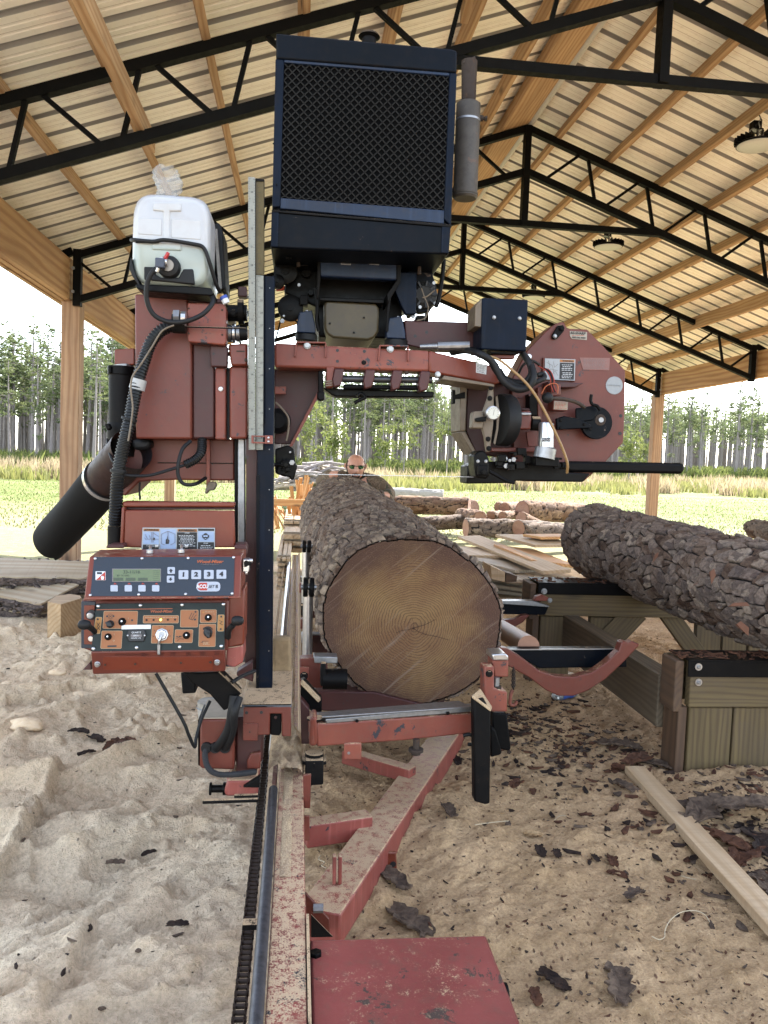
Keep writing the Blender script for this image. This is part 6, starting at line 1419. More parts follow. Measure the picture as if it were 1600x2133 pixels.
# second bunk behind and its fittings, seen left of the log
A('second_bunk', [d3(160, 322), d3(520, 325), d3(900, 420), d3(905, 445), d3(215, 440), d3(140, 410)], BK+.52, .07, mREDd, mill, .004)
A('bunk_stop', [d3(70, 125), d3(160, 118), d3(240, 122), d3(240, 300), d3(75, 300)], BK+.40, .06, mRED, mill, .004)
A('bunk_stop_cap', [d3(155, 108), d3(300, 112), d3(300, 152), d3(160, 150)], BK+.38, .06, mSTEEL, mill, .003)
A('stop_plate', [d3(70, 172), d3(128, 176), d3(126, 300), d3(72, 300)], BK+.36, .012, mREDw, mill, .003); bolt(BK+.358, *d3(97, 226), 7, mill, mBLKd)
c = P(*d3(210, 245), BK+.33); MB().cyl(c, c+Vector((.085, 0, 0)), .036, 24).build('roller', mBLK, mill, smooth=40)
A('roller_arm', [d3(200, 150), d3(232, 152), d3(228, 200), d3(240, 290), d3(196, 290), d3(196, 200)], BK+.30, .03, mBLKd, mill, .004)
A('black_bracket', [d3(80, 262), d3(100, 256), d3(205, 372), d3(205, 450), d3(150, 458), d3(75, 345)], BK+.12, .05, mBLK, mill, .004)
MB().bar(P(*d3(82, 262), BK+.10), P(*d3(190, 372), BK+.10), .03, .01).build('bracket_edge', mSAWD, mill)
A('side_rail_tab', [d3(75, 365), d3(130, 430), d3(130, 640), d3(80, 640)], BK+.05, .05, mREDd, mill, .003)
# standing log stops (bright tubes with rollers) left of the log
for (x, y0, y1, rp, Y_) in ((640, 1225, 1364, 10.5, 3.05), (636, 1140, 1255, 8.5, 3.9)):
    ls = MB().cyl(P(x, y1, Y_), P(x+2, y0, Y_), rp/FPX*Y_, 20).build('log_stop_post', mCHR, mill, smooth=40)
    c = P(x+3, y0-2, Y_-.04)
    for s in (-1, 1): MB().tube([c+Vector((s*.012-.009, 0, 0)), c+Vector((s*.012+.009, 0, 0))], .036*rp/10, 20).build('stop_roller', mBLK, ls, bevel=.004)
    MB().cyl(c-Vector((.03, 0, 0)), c+Vector((.03, 0, 0)), .010, 10).build('stop_axle', mSTEEL, ls)
for (yy_, zz) in ((3.6, .22), (4.6, .22), (5.6, .22), (6.8, .22)):
    MB().box((.36, yy_, zz), (.35, .035, .05)).build('bed_cross_member', mREDd, mill, bevel=.004)
    MB().box((.36, yy_, zz+.055), (.33, .03, .004)).build('bunk_cap', mSTEEL, mill)
for k, (x, y) in enumerate(((628, 1215), (631, 1262), (630, 1290), (632, 1320))): A('side_fitting', [(x-4, y), (x+16, y-2), (x+16, y+18), (x-4, y+20)], 4.1-k*.2, .05, (mREDw, mBLKd, mRED, mSTEEL)[k], mill, .003)
# right: outer stand with adjuster, chain hook
A('outer_stand', [d3(1188, 170), d3(1250, 168), d3(1250, 300), d3(1330, 325), d3(1330, 445), d3(1232, 445), d3(1188, 400)], BK+.10, .06, mREDw, mill, .005)
A('outer_stand_head', [d3(1240, 130), d3(1337, 130), d3(1337, 235), d3(1250, 235), d3(1240, 165)], BK+.14, .07, mREDw, mill, .005)
A('stand_cap', [d3(1238, 96), d3(1320, 92), d3(1337, 108), d3(1337, 134), d3(1240, 134)], BK+.13, .09, mCHR, mill, .004)
bolt(BK+.10, *d3(1219, 212), 6, mill, mBLKd)
c = P(*d3(1266, 235), BK+.12); MB().cyl(c, c-Vector((0, 0, .07)), .010, 10).build('adjust_stud', mSTEEL, mill)
for dz_ in (.028, .06): MB().cyl(c-Vector((0, 0, dz_)), c-Vector((0, 0, dz_+.012)), .017, 6).build('adjust_nut', mRUST, mill)
for i in range(9):
    c = P(*d3(1366, 190+i*13), BK+.2); vert = i % 2; ang = [Vector((math.cos(t)*.006, 0, math.sin(t)*.010)) if vert else Vector((0, math.cos(t)*.006, math.sin(t)*.010)) for t in np.linspace(0, 6.283, 9)]
    MB().tube([c+a for a in ang], .0022, 5, cap=False).build('chain_hanger_link', mRUST, mill)
hose('chain_hook', YPp([d3(1362, 312), d3(1352, 330), d3(1346, 370), d3(1345, 392), d3(1358, 404), d3(1378, 398), d3(1384, 378)], BK+.2), .006, metalpaint('rusty_hook', (.30, .08, .05), (.2, .07, .05), rough=.6, dirt=.5))
# black outrigger legs
lg = A('outrigger_leg', [d3(1124, 368), d3(1180, 352), d3(1230, 440), d3(1224, 1003), d3(1194, 1008), d3(1130, 990)], BK+.05, .045, mBLKd, mill, .006)
MB().poly([P(*d3(1112, 362), BK+.045), P(*d3(1165, 318), BK+.10), P(*d3(1238, 425), BK+.12), P(*d3(1228, 445), BK+.045)], (0, 0, .010)).build('sawdust_on_leg', mSAWD, lg, bevel=.003)
A('outrigger_leg', [d3(1240, 450), d3(1328, 455), d3(1352, 670), d3(1340, 684), d3(1285, 670), d3(1240, 560)], BK+.30, .07, mBLK, mill, .006)
A('outrigger_leg', [d3(1230, 530), d3(1260, 560), d3(1298, 690), d3(1290, 706), d3(1230, 722)], BK+.25, .05, mBLK, mill, .006)
hose('black_loop', YPp([d3(1062, 590), d3(1100, 582), d3(1130, 605), d3(1125, 640), d3(1090, 640)], BK+.1), .006, mRUB)
# loader arms
def arc(pts, Y_, d, mat, name): return A(name, pts, Y_, d, mat, mill, .004)
LA = 2.95
la = arc([d2(100, 930), d2(150, 935), d2(230, 985), d2(330, 1060), d2(420, 1090), d2(520, 1095), d2(620, 1070), d2(700, 1015), d2(770, 950), d2(785, 905), d2(800, 895), d2(825, 903), d2(850, 895), d2(862, 905), d2(885, 910), d2(880, 925), d2(800, 1010), d2(700, 1105), d2(600, 1170), d2(520, 1200), d2(440, 1200), d2(370, 1170), d2(270, 1095), d2(170, 1040), d2(100, 1010)], LA, .045, mRED, 'loader_arm')
arc([d2(125, 780), d2(190, 775), d2(235, 752), d2(275, 750), d2(240, 790), d2(165, 832), d2(128, 830)], LA+1.1, .045, mRED, 'loader_arm')
A('loader_deck_beam', [d2(130, 940), d2(760, 936), d2(816, 985), d2(816, 1040), d2(330, 1046), d2(230, 990)], LA+.10, .05, mNAVY, mill, .004)
zz = P(*d2(300, 930), LA+.10).z
MB().poly([P(*d2(125, 940), LA+.09), P(*d2(765, 936), LA+.09), P(*d2(740, 925), LA+.17), P(*d2(118, 926), LA+.17)], (0, 0, -.004)).build('beam_top', mSTEEL, mill)
A('loader_deck_beam', [d2(120, 678), d2(300, 676), d2(384, 700), d2(362, 750), d2(122, 745)], LA+1.15, .06, mNAVY, mill, .004)
A('beam_top', [d2(120, 672), d2(300, 672), d2(388, 702), d2(380, 706), d2(122, 688)], LA+1.13, .06, mSTEEL, mill, .002)
A('beam_lug', [d2(298, 672), d2(312, 648), d2(345, 638), d2(380, 652), d2(392, 672)], LA+1.12, .04, mREDw, mill, .004)
bolt(LA+1.1, *d2(356, 618), 5, mill, mSTEEL); bolt(LA+1.1, *d2(388, 668), 4, mill, mSTEEL)
MB().cyl(P(*d2(105, 820), LA+.9), P(*d2(270, 925), LA+.15), .045, 20).build('loader_cylinder', plain('tan_cylinder', (.36, .17, .10), .5), mill, smooth=40)
# ================================================================== LOGS
def barkmat(name, tint=(1, 1, 1), red=.3):
    t = NT(name); a = t.n('ShaderNodeAttribute', attribute_name='plate'); c_ = t.n('ShaderNodeAttribute', attribute_name='crack')
    co = t.coord(world=True); n = t.noise(co, 70, 5, .7); nb = t.noise(co, 5, 4, .6)
    T = lambda c: tuple(x*y*.54 for x, y in zip(c, tint))
    c = t.ramp(a.outputs['Fac'], [(.12, T((.10, .058, .038))), (.32, T((.25, .17, .12))), (.52, T((.38, .29, .225))), (.72, T((.17, .13, .11))), (.9, T((.50, .39, .29)))])
    c = t.mix(t.ramp(n, [(.3, .6), (.6, 0.)]), c, T((.03, .022, .02)))
    c = t.mix(t.ramp(nb, [(.45, 0.), (.7, red)]), c, T((.14, .06, .035)))
    c = t.mix(t.ramp(c_.outputs['Fac'], [(.30, 1.), (.80, 0.)]), c, T((.010, .008, .009)))
    t.base(c); t.rough(.9); t.b.inputs['Specular IOR Level'].default_value = .2
    t.bump(n, .6, .004); return t.m
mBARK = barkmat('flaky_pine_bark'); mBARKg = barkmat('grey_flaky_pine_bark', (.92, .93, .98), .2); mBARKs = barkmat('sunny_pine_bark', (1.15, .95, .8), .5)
def ringmat(name, c1, c2, rim, pith=(0, 0), rings=46, litter=.5, R0=.33, rag=1.):
    t = NT(name); co = t.coord(); mp = t.n('ShaderNodeMapping'); mp.inputs['Location'].default_value = (-pith[0], 0, -pith[1]); t.l(co, mp.inputs[0])
    sx = t.n('ShaderNodeSeparateXYZ'); t.l(mp.outputs[0], sx.inputs[0]); x, z = sx.outputs['X'], sx.outputs['Z']
    r = t.math('SQRT', t.math('ADD', t.math('MULTIPLY', x, x), t.math('MULTIPLY', z, z)))
    ns = t.noise(co, 6, 3, .5); nh = t.noise(co, 40, 4, .6); nf = t.noise(co, 240, 3, .7); nb = t.noise(co, 4.5, 4, .6)
    rr_ = t.math('ADD', r, t.math('ADD', t.math('MULTIPLY', t.math('SUBTRACT', ns, .5), .075), t.math('MULTIPLY', t.math('SUBTRACT', nh, .5), .009)))
    ph = t.math('MULTIPLY', rr_, rings/R0)
    # rings get closer outwards
    ph = t.math('ADD', ph, t.math('MULTIPLY', t.math('MULTIPLY', rr_, rr_), rings*1.1/R0))
    w_ = t.math('FRACT', ph); ring = t.ramp(w_, [(0., 0.), (.55, .15), (.85, 1.), (1., 0.)])
    c = t.mix(t.ramp(nb, [(.38, 0.), (.6, 1.)]), c1, c2)
    c = t.mix(t.math('MULTIPLY', ring, .85), c, tuple(v*.30 for v in c2))
    # resin-dark sapwood rim, irregular
    c = t.mix(t.ramp(t.math('ADD', rr_, t.math('MULTIPLY', t.math('SUBTRACT', nb, .5), .22)), [(R0*.62/.5*.5, 0.), (min(1, R0*.95), .85)]), c, rim)
    # saw marks: faint arcs running down to the right
    m0 = t.n('ShaderNodeMapping'); m0.inputs['Rotation'].default_value = (0, math.radians(42), 0); t.l(co, m0.inputs[0]); mr = t.n('ShaderNodeMapping'); mr.inputs['Scale'].default_value = (2.2, 1, 60); t.l(m0.outputs[0], mr.inputs[0])
    sm = t.noise(mr.outputs[0], 1., 4, .6, .5); c = t.mix(t.math('MULTIPLY', t.ramp(sm, [(.57, 0.), (.70, .5)]), t.ramp(nb, [(.3, .3), (.6, 1.)])), c, (.20, .15, .115))
    # sawdust grains
    vo = t.n('ShaderNodeTexVoronoi'); m2 = t.n('ShaderNodeMapping'); m2.inputs['Scale'].default_value = (170, 170, 110); t.l(co, m2.inputs[0]); t.l(m2.outputs[0], vo.inputs['Vector']); vo.inputs['Scale'].default_value = 1
    sp = t.n('ShaderNodeSeparateColor'); t.l(vo.outputs['Color'], sp.inputs[0])
    g = t.math('MULTIPLY', t.ramp(vo.outputs['Distance'], [(.22, 1.), (.30, 0.)]), t.ramp(t.math('ADD', sp.outputs[0], t.math('MULTIPLY', nb, .3)), [(1.02-litter*.12, 0.), (1.05-litter*.12, 1.)]))
    c = t.mix(g, c, (.30, .22, .12)); c = t.mix(t.ramp(nf, [(.56, 0.), (.72, .5)]), c, (.20, .14, .07)); c = t.mix(t.ramp(nf, [(.25, .4), (.42, 0.)]), c, tuple(v*.4 for v in c2))
    # radial drying cracks
    an = t.math('ARCTAN2', z, x); 
    t.base(c); t.rough(.85); h = t.math('ADD', t.math('MULTIPLY', ring, .3), nf); t.bump(h, .5, .004); return t.m
def make_log(name, p0, p1, r0, r1, nth, nl, cw, cl, amp, seed, label, mat=None, ringm=None, bend=0., grp=None, endp=True, knots=(), spacing=1.0, spiral=0., endm2=None):
    """a log from p0 (near end) to p1: the bark as one sculpted mesh, the sawn ends as parts"""
    p0 = Vector(p0); p1 = Vector(p1); L = (p1-p0).length; ax_ = (p1-p0)/L; up = Vector((0, 0, 1)); xr = ax_.cross(up).normalized(); zu = xr.cross(ax_)
    th = np.linspace(0, 2*np.pi, nth, endpoint=False); s = (np.linspace(0, 1, nl)**spacing)*L
    TH, S = np.meshgrid(th, s); rb = r0+(r1-r0)*(S/L); rm = (r0+r1)/2
    circ = 2*math.pi*rm; nu = max(6, int(circ/cw)); U = TH/(2*np.pi)*nu; V_ = S/cl
    wob = .35*np.sin(TH*3+S*4)+.5*fbm(np.cos(TH)*2+S*1.5, np.sin(TH)*2+S*1.1, 3, seed)
    f1, f2, rid, du, dv = voro(U+S*spiral*nu*.1+wob*.3, V_+wob+.5*fbm(np.cos(TH)*4, S*3+np.sin(TH)*4, 2, seed+3), seed, wrapu=nu if spiral == 0 else None)
    edge = f2-f1; crack = sstep(.0, .15, edge)
    g1, g2, grid_, gu, gv = voro(U*2.3, V_*2.1+wob*2, seed+40, wrapu=None)
    h = amp*(crack*(.35+.95*rid)+.55*crack*(dv*.9+du*(rid-.5)*1.2))+amp*.22*sstep(0, .10, g2-g1)*(grid_-.3)
    h += amp*.16*fbm(TH*20, S*60, 3, seed+5)
    big = .020*fbm(np.cos(TH)*1.3+S*.9, np.sin(TH)*1.3-S*.7, 3, seed+8)+.012*np.cos(2*TH+.6+S*.3)
    for (ka, ks, kr, kh) in knots:
        d = np.hypot((np.angle(np.exp(1j*(TH-ka))))*rm, S-ks); big += kh*np.exp(-(d/kr)**2)
    ends = sstep(0, .012, S)*sstep(0, .02, L-S)
    rad = rb+big*rm/.3+h*(.25+.75*ends)
    bn = bend*np.sin(np.pi*S/L)
    org = (p0+p1)/2
    xv, zv, av = np.array(xr), np.array(zu), np.array(ax_)
    P3 = np.array(p0-org)+S[..., None]*av+(np.cos(TH)*rad)[..., None]*xv+(np.sin(TH)*rad)[..., None]*zv+bn[..., None]*zv
    i = np.arange(nth*nl).reshape(nl, nth); j = np.roll(i, -1, 1)
    F = np.stack([i[:-1], j[:-1], j[1:], i[1:]], -1).reshape(-1, 4)
    base = org.copy(); base.z = org.z-max(r0, r1)
    t = thing(name, base, label, 'log', grp)
    me = grid_mesh('bark', P3.reshape(-1, 3), F, mat or mBARK)
    if nth > 100: me.polygons.foreach_set('use_smooth', [False]*len(me.polygons))
    a = me.attributes.new('plate', 'FLOAT', 'POINT'); a.data.foreach_set('value', (.75*rid+.25*grid_).astype(np.float32).ravel())
    a = me.attributes.new('crack', 'FLOAT', 'POINT'); a.data.foreach_set('value', np.clip(.15+.95*crack*sstep(0, .10, g2-g1+.05)*(.55+.45*ends), 0, 1).astype(np.float32).ravel())
    link('bark', me, t, org)
    for e, (pp, row, sg) in enumerate(((p0, 0, 1), (p1, nl-1, -1))):
        ring_ = P3[row]+np.array(org)-np.array(pp)          # ring about the end's centre
        k = 14; V = []; F2 = []
        # grid disc so that it can be slightly uneven
        for q in range(k+1):
            f = q/k; inner = ring_*(f*.985); inner = inner+av*sg*(.004*(1-f)+.004*fbm(inner[:, 0]*20, inner[:, 2]*20, 3, seed+e)[:, None]*(f < 1)); V.append(inner)
        V = np.concatenate(V); 
        for q in range(k):
            for c in range(nth): F2.append((q*nth+c, q*nth+(c+1) % nth, (q+1)*nth+(c+1) % nth, (q+1)*nth+c))
        # local frame: X right, Z up, Y along the log
        Mx = Matrix((xr, ax_, zu)).transposed(); Rm = np.array(Mx)
        me = grid_mesh('sawn_end', V @ Rm, np.array(F2), (ringm if e == 0 else (endm2 or ringm)))
        o = bpy.data.objects.new('sawn_end', me); C.objects.link(o); W[o.name] = pp.copy(); o.parent = t; m4 = Mx.to_4x4(); m4.translation = pp-W[t.name]; o.matrix_local = m4
    return t
mRING = ringmat('sawn_pine_end', (.175, .102, .038), (.12, .056, .021), (.042, .016, .010), pith=(.003, -.030), rings=27, litter=.15, R0=.33)
mRINGf = ringmat('sawn_pine_end_pale', (.32, .18, .12), (.26, .13, .09), (.22, .10, .07), rings=14, litter=0, R0=.2)
n0 = P(861, 1292, 2.95); n1 = P(716, 1083, 6.55)
rn0 = 184/FPX*2.95; rn1 = 87/FPX*6.55
big_log = make_log('pine_log', n0, n1, rn0, rn1, 620, 860, .040, .056, .019, 11, 'large pine log on the mill bed, its round sawn end facing the viewer', ringm=mRING, bend=.0, spacing=1.15)
d0 = P(1800, 1292, 2.62); d1_ = P(1240, 1128, 4.95)
lg2 = make_log('pine_log', d0, d1_, .212, .228, 480, 720, .054, .068, .018, 23, 'thick bark-covered log lying on the timber deck at the right', mat=mBARKg, ringm=mRING, bend=-.015, knots=((2.6, 1.0, .07, -.03),), spacing=.9)
# cracks at the pith of the big end
b = MB(); rr = random.Random(4)
pl = YP(2.95-.002)
axn = (n1-n0).normalized()
def onend(px, py, off=.0075):
    d = ray(px, py); t_ = (n0-axn*off-Vector(CAM)).dot(axn)/d.dot(axn); return Vector(CAM)+d*t_
def crack(pts, w0):
    for i in range(len(pts)-1):
        b.bar(onend(*pts[i]), onend(*pts[i+1]), w0*(1-i/len(pts)*.6), .001, axn)
crack([(861, 1309), (872, 1305), (884, 1302), (896, 1296), (908, 1290)], .0022); crack([(861, 1309), (850, 1312), (838, 1313), (826, 1318)], .0016); crack([(861, 1309), (872, 1316), (888, 1322), (910, 1326), (935, 1333)], .0020); crack([(861, 1309), (862, 1300), (858, 1286)], .0012)
c0_ = onend(861, 1309); b.cyl(c0_, c0_-axn*.001, .004, 8)
b.build('drying_crack', plain('dark_crack', (.05, .022, .012), .9), big_log)
# broken splinter and torn bark on the deck log
for k, (px_, py_, Y_, s) in enumerate(((1365, 955+200, 3.6, .05), (1480, 1190, 3.0, .06), (1450, 1215, 3.0, .05), (1520, 1262, 2.9, .07), (1535, 1300, 2.9, .06))):
    a = P(px_, py_, Y_-.05); d = Vector((rr.uniform(-1, 1), -.6, rr.uniform(-1, .4))).normalized()
    MB().add([a, a+d*s, a+d*s*.6+Vector((.02, 0, .015)), a+Vector((.015, 0, .012)), a+Vector((.0, .012, -.006))], [[0, 1, 2], [0, 2, 3], [0, 4, 1], [1, 4, 2], [2, 4, 3]]).build('torn_bark', metalpaint('torn_wood', (.28, .12, .07), (.20, .09, .05), rough=.9), lg2)

# ================================================================== TIMBER DECK
def deck_bent(name, x0, x1, Yf, ztop, zg, label, first):
    t = thing(name, ((x0+x1)/2, Yf+.1, zg), label, 'log deck', 'timber bents of the log deck')
    D = .12 if first else .16
    board('beam_board', (x0+.035, Yf, ztop-.095), (x1, Yf, ztop-.095), .04, .18, mTREAT, t, bevel=.003)
    board('beam_board', (P(1384, 1400, Yf+D).x if first else x0-.01, Yf+D, ztop-.10), (x1, Yf+D, ztop-.10), .04, .18, mTREAT, t, bevel=.003)
    board('end_board', (x0+.0, Yf-.0, ztop-.11), (x0+.0, Yf+D, ztop-.11), .035, .20, mTREATd, t, bevel=.003)
    MB().box(((x0+x1)/2+.01, Yf-.024, ztop-.034), ((x1-x0)/2-.01, .003, .03)).box(((x0+x1)/2+.01, Yf+D/2-.003, ztop-.001), ((x1-x0)/2-.01, D/2+.024, .003)).build('angle_iron', mBLK, t, bevel=.001)
    # posts made of upright boards
    for xp in (x0+.04, ):
        for k in range(3 if first else 1):
            w_ = .185 if k else .175
            board('post_board', (xp+.095+k*.188, Yf+.012, zg-.1), (xp+.095+k*.188, Yf+.012, ztop-.19), w_, .038, mTREAT, t, up=(0, 1, 0), bevel=.003)
        board('post_side', (xp-.018, Yf+.062, zg-.1), (xp-.018, Yf+.062, ztop-.19), .125, .036, mTREATd, t, up=(1, 0, 0), bevel=.003)
    return t
Y1d = 2.88
p_ = P(1418, 1372, Y1d); zg1 = gh(1.5, 2.9)
t1 = deck_bent('timber_deck_bent', p_.x, p_.x+1.6, Y1d, p_.z, zg1, 'near treated-timber bent with a black angle-iron edge and two zinc bolts', True)
for y in (1389, 1421): 
    c = P(1455, y, Y1d-.022 if y > 1400 else Y1d-.028); MB().cyl(c, c-Vector((0, .003, 0)), .014, 20).build('washer', mCHR, t1); MB().cyl(c-Vector((0, .003, 0)), c-Vector((0, .009, 0)), .008, 6).build('bolt_head', mSTEEL, t1, bevel=.001)
Y2d = 4.25
p2 = P(1112, 1212, Y2d)
t2 = deck_bent('timber_deck_bent', p2.x, p2.x+2.3, Y2d, p2.z, .02, 'far treated-timber bent of the log deck, behind the curved red arm', False)
board('knee_brace', P(1325, 1285, Y2d+.02)+Vector((0, 0, .04)), P(1255, 1345, Y2d+.02), .14, .04, mTREAT, t2, up=(0, 1, 0)); board('knee_brace', P(1385, 1285, Y2d+.02)+Vector((0, 0, .04)), P(1450, 1360, Y2d+.02), .10, .04, mTREAT, t2, up=(0, 1, 0))
board('post_board', P(1256, 1285, Y2d+.03), P(1256, 1285, Y2d+.03)-Vector((0, 0, .45)), .16, .04, mTREAT, t2, up=(0, 1, 0))
for k in range(3): board('post_board', P(1475+k*55, 1285, Y2d+.03), P(1475+k*55, 1285, Y2d+.03)-Vector((0, 0, .5)), .145, .04, mTREAT, t2, up=(0, 1, 0))
sa = P(1395, 1470, 3.06); sb_ = P(1158, 1318, 4.22); sx_ = sa.x-.03
o = board('sill_timber', (sx_, 3.02, .37), (sx_+.02, 4.30, .37), .085, .22, wood('brown_sill_timber', (.27, .20, .12), (.17, .12, .07), 1.3, grime=.6), None, bevel=.005)
tag(o, 'long squared sill timber slanting away between the two deck bents', 'timber')
# bark crumbs caught on the two deck tops
def shard(b, c, s, r, thick=.3, axis=None):
    """a flat ragged flake of bark with real thickness"""
    n = r.randint(5, 7); a0 = r.uniform(0, 6.28); el = r.uniform(1.2, 3.2); u = Vector((math.cos(a0), math.sin(a0), r.uniform(-.15, .15))).normalized(); v = Vector((0, 0, 1)).cross(u).normalized(); w_ = u.cross(v)
    tilt = r.uniform(-.35, .35); v = (v*math.cos(tilt)+w_*math.sin(tilt)); w_ = u.cross(v)
    pts = []
    for k in range(n):
        a = k/n*6.283+r.uniform(-.25, .25); rr_ = s*r.uniform(.7, 1.15); pts.append(c+u*math.cos(a)*rr_*el*.5+v*math.sin(a)*rr_*.5+w_*s*.12*math.cos(a*2))
    b.poly(pts, w_*s*thick)
def flk(name, a, b_):
    t = NT(name); co = t.coord(world=True); n = t.noise(co, 26, 6, .7, .6); m = t.coord((1, 1, 1)); n2 = t.noise(m, 90, 5, .75); t.base(t.mix(t.ramp(n, [(.35, 0.), (.62, 1.)]), t.mix(t.ramp(n2, [(.6, 0.), (.72, .6)]), a, SAW2), b_)); t.rough(.92); t.b.inputs['Specular IOR Level'].default_value = .15; t.bump(n2, .9, .006); return t.m
mFLK = [barkm for barkm in (flk('dark_bark_flake', (.040, .025, .018), (.015, .010, .009)), flk('grey_bark_flake', (.125, .088, .062), (.045, .031, .024)), flk('red_bark_flake', (.105, .048, .027), (.045, .020, .013)), flk('tan_wood_flake', (.42, .29, .16), (.28, .18, .09)))]
r = random.Random(12); b = MB()
for k in range(300):
    if k < 180: x = r.uniform(p_.x, p_.x+.8); y = r.uniform(Y1d-.01, Y1d+.13); z = p_.z+.002
    else: x = r.uniform(p2.x, p2.x+.9); y = r.uniform(Y2d, Y2d+.16); z = p2.z+.002
    shard(b, Vector((x, y, z)), r.uniform(.006, .022), r, .2)
o = b.build('bark_crumbs', mFLK[2]); tag(o, 'reddish bark crumbs strewn over the deck tops', kind='stuff')

# ================================================================== LOOSE TIMBER
def fboard(name, quad_px, z, th, mat, label, cat='board', grp=None, par=None):
    pts = [PZ(x, y, zz) for (x, y), zz in zip(quad_px, z if isinstance(z, (list, tuple)) else [z]*len(quad_px))]
    a = (pts[0]+pts[3])/2; b_ = (pts[1]+pts[2])/2; w_ = ((pts[0]-pts[3]).length+(pts[1]-pts[2]).length)/2
    n = (pts[1]-pts[0]).cross(pts[3]-pts[0]).normalized(); 
    if n.z < 0: n = -n
    o = board(name, a-n*th/2, b_-n*th/2, w_, th, mat, par, up=n)
    if par is None: tag(o, label, cat, grp)
    return o
# long board in the foreground right
zA = gh(1.2, 2.75)+.035; zB = gh(1.3, 1.75)+.035
A1, A2 = PZ(1322, 1603, zA), PZ(1612, 1920, zB)
o = board('board', A1, A1+(A2-A1)*1.05, .078, .030, mCUT); tag(o, 'long narrow new board lying on the sawdust before the near timber bent', 'board')
# blocks and boards behind
def yb(px, py, z): return PZ(px, py, z)
fboard('board', [(1272, 1312), (1420, 1322), (1425, 1330), (1268, 1322)], .07, .03, mCUT, 'flat pale board on the ground seen under the far deck beam')
fboard('board', [(1262, 1320), (1326, 1326), (1328, 1334), (1260, 1330)], .045, .03, mSLAT, 'short board under the pale one beneath the far deck beam')
fboard('board', [(1210, 1290), (1395, 1298), (1400, 1306), (1205, 1300)], .05, .03, mGREYW, 'long grey board on the ground farther back beneath the far deck beam')
fboard('board', [(1130, 1385), (1186, 1400), (1180, 1412), (1110, 1396)], .12, .04, mCUT, 'short pale offcut on the ground under the curved red arm')
# block at the foot of the left post
bz = gh(-1.9, 6.0); 
vs_ = [PZ(x, y, bz+.17) for x, y in ((99, 1253), (127, 1259), (170, 1246), (168, 1240), (145, 1237), (117, 1241))]
o = MB().poly(vs_, (0, 0, -.24)).build('timber_block', wood('pale_block', (.52, .36, .20), (.40, .25, .12), .9, knots=False), bevel=.004); tag(o, 'short thick squared timber block with cut corners at the foot of the left post', 'block')
# slabs with bark at the left edge
def slab(px, py, z, L, w_, ang, th, label, tilt=0, seed=1, part=True):
    w_ *= 1.5; c = PZ(px, py, z); t = thing('bark_slab', c, label, 'slab', 'slabs piled at the left edge'); t.rotation_euler = (.26, tilt, ang)
    n = 26; r = random.Random(seed); top = []; bot = []
    for k in range(n+1):
        f = k/n; x = (f-.5)*L; hw = w_/2*(1-.35*abs(f-.5)**2)*(1 if 0 < k < n else .9); e1 = hw*(1+r.uniform(-.09, .09)); e2 = hw*(1+r.uniform(-.09, .09)); top.append((x+r.uniform(-.01, .01), e1)); bot.append((x, -e2))
    out = top+bot[::-1]
    b = MB().poly([(x, y, th*.5) for x, y in out], (0, 0, -.012)); 
    me = bpy.data.meshes.new('sawn_face'); me.from_pydata([tuple(v) for v in b.v], [], b.f); me.materials.append(mSLB); o = bpy.data.objects.new('sawn_face', me); C.objects.link(o); o.parent = t
    b = MB(); b.poly([(x*.99, y*1.03, th*.5-.012) for x, y in out], (0, 0, -th))
    for k in range(150):
        f = r.random(); x = (f-.5)*L; sd_ = r.choice((-1, 1)); y = sd_*w_/2*(1-.3*abs(f-.5)**2)*1.02; shard(b, Vector((x, y*1.05, r.uniform(-th*1.3, th*.30))), r.uniform(.02, .045), r, .25)
    me = bpy.data.meshes.new('bark_edge'); me.from_pydata([tuple(v) for v in b.v], [], b.f); me.materials.append(mBARKg2); o = bpy.data.objects.new('bark_edge', me); C.objects.link(o); o.parent = t
    return t
mSLB = wood('sawn_slab_face', (.56, .47, .34), (.44, .33, .21), .45, sawmarks=.2); mBARKg2 = flk('slab_bark', (.15, .115, .10), (.05, .04, .036))
slab(20, 1205, .33, 1.3, .30, .25, .05, 'grey slab on top of the pile at the left edge, pointing right', .03, 3)
slab(20, 1188, .40, 1.1, .22, .1, .05, 'uppermost narrow slab behind at the left edge', .02, 4)
slab(28, 1238, .22, 1.25, .42, -.12, .07, 'widest pale slab with thick grey bark edge, lowest in front of the left pile', .04, 5)
slab(15, 1222, .29, 1.0, .26, -.5, .05, 'slab slanting down the middle of the left pile', .05, 6)
for k, (q, z, lab) in enumerate((([(10, 1285), (66, 1280), (70, 1290), (24, 1299)], .10, 'bottom board sticking out low under the left slab pile'), ([(60, 1262), (96, 1256), (98, 1262), (64, 1268)], .12, 'short board end between slab pile and block'), ([(30, 1270), (76, 1264), (78, 1272), (34, 1278)], .15, 'middle board end under the left slab pile'), ([(84, 1236), (108, 1234), (110, 1240), (86, 1243)], .06, 'thin board lying on the gravel beside the left slab pile'), ([(160, 1236), (176, 1232), (178, 1236), (162, 1241)], .05, 'small offcut on the gravel right of the left post'))):
    fboard('board', q, z, .05, mTREATd if k == 0 else mGREYW, lab)
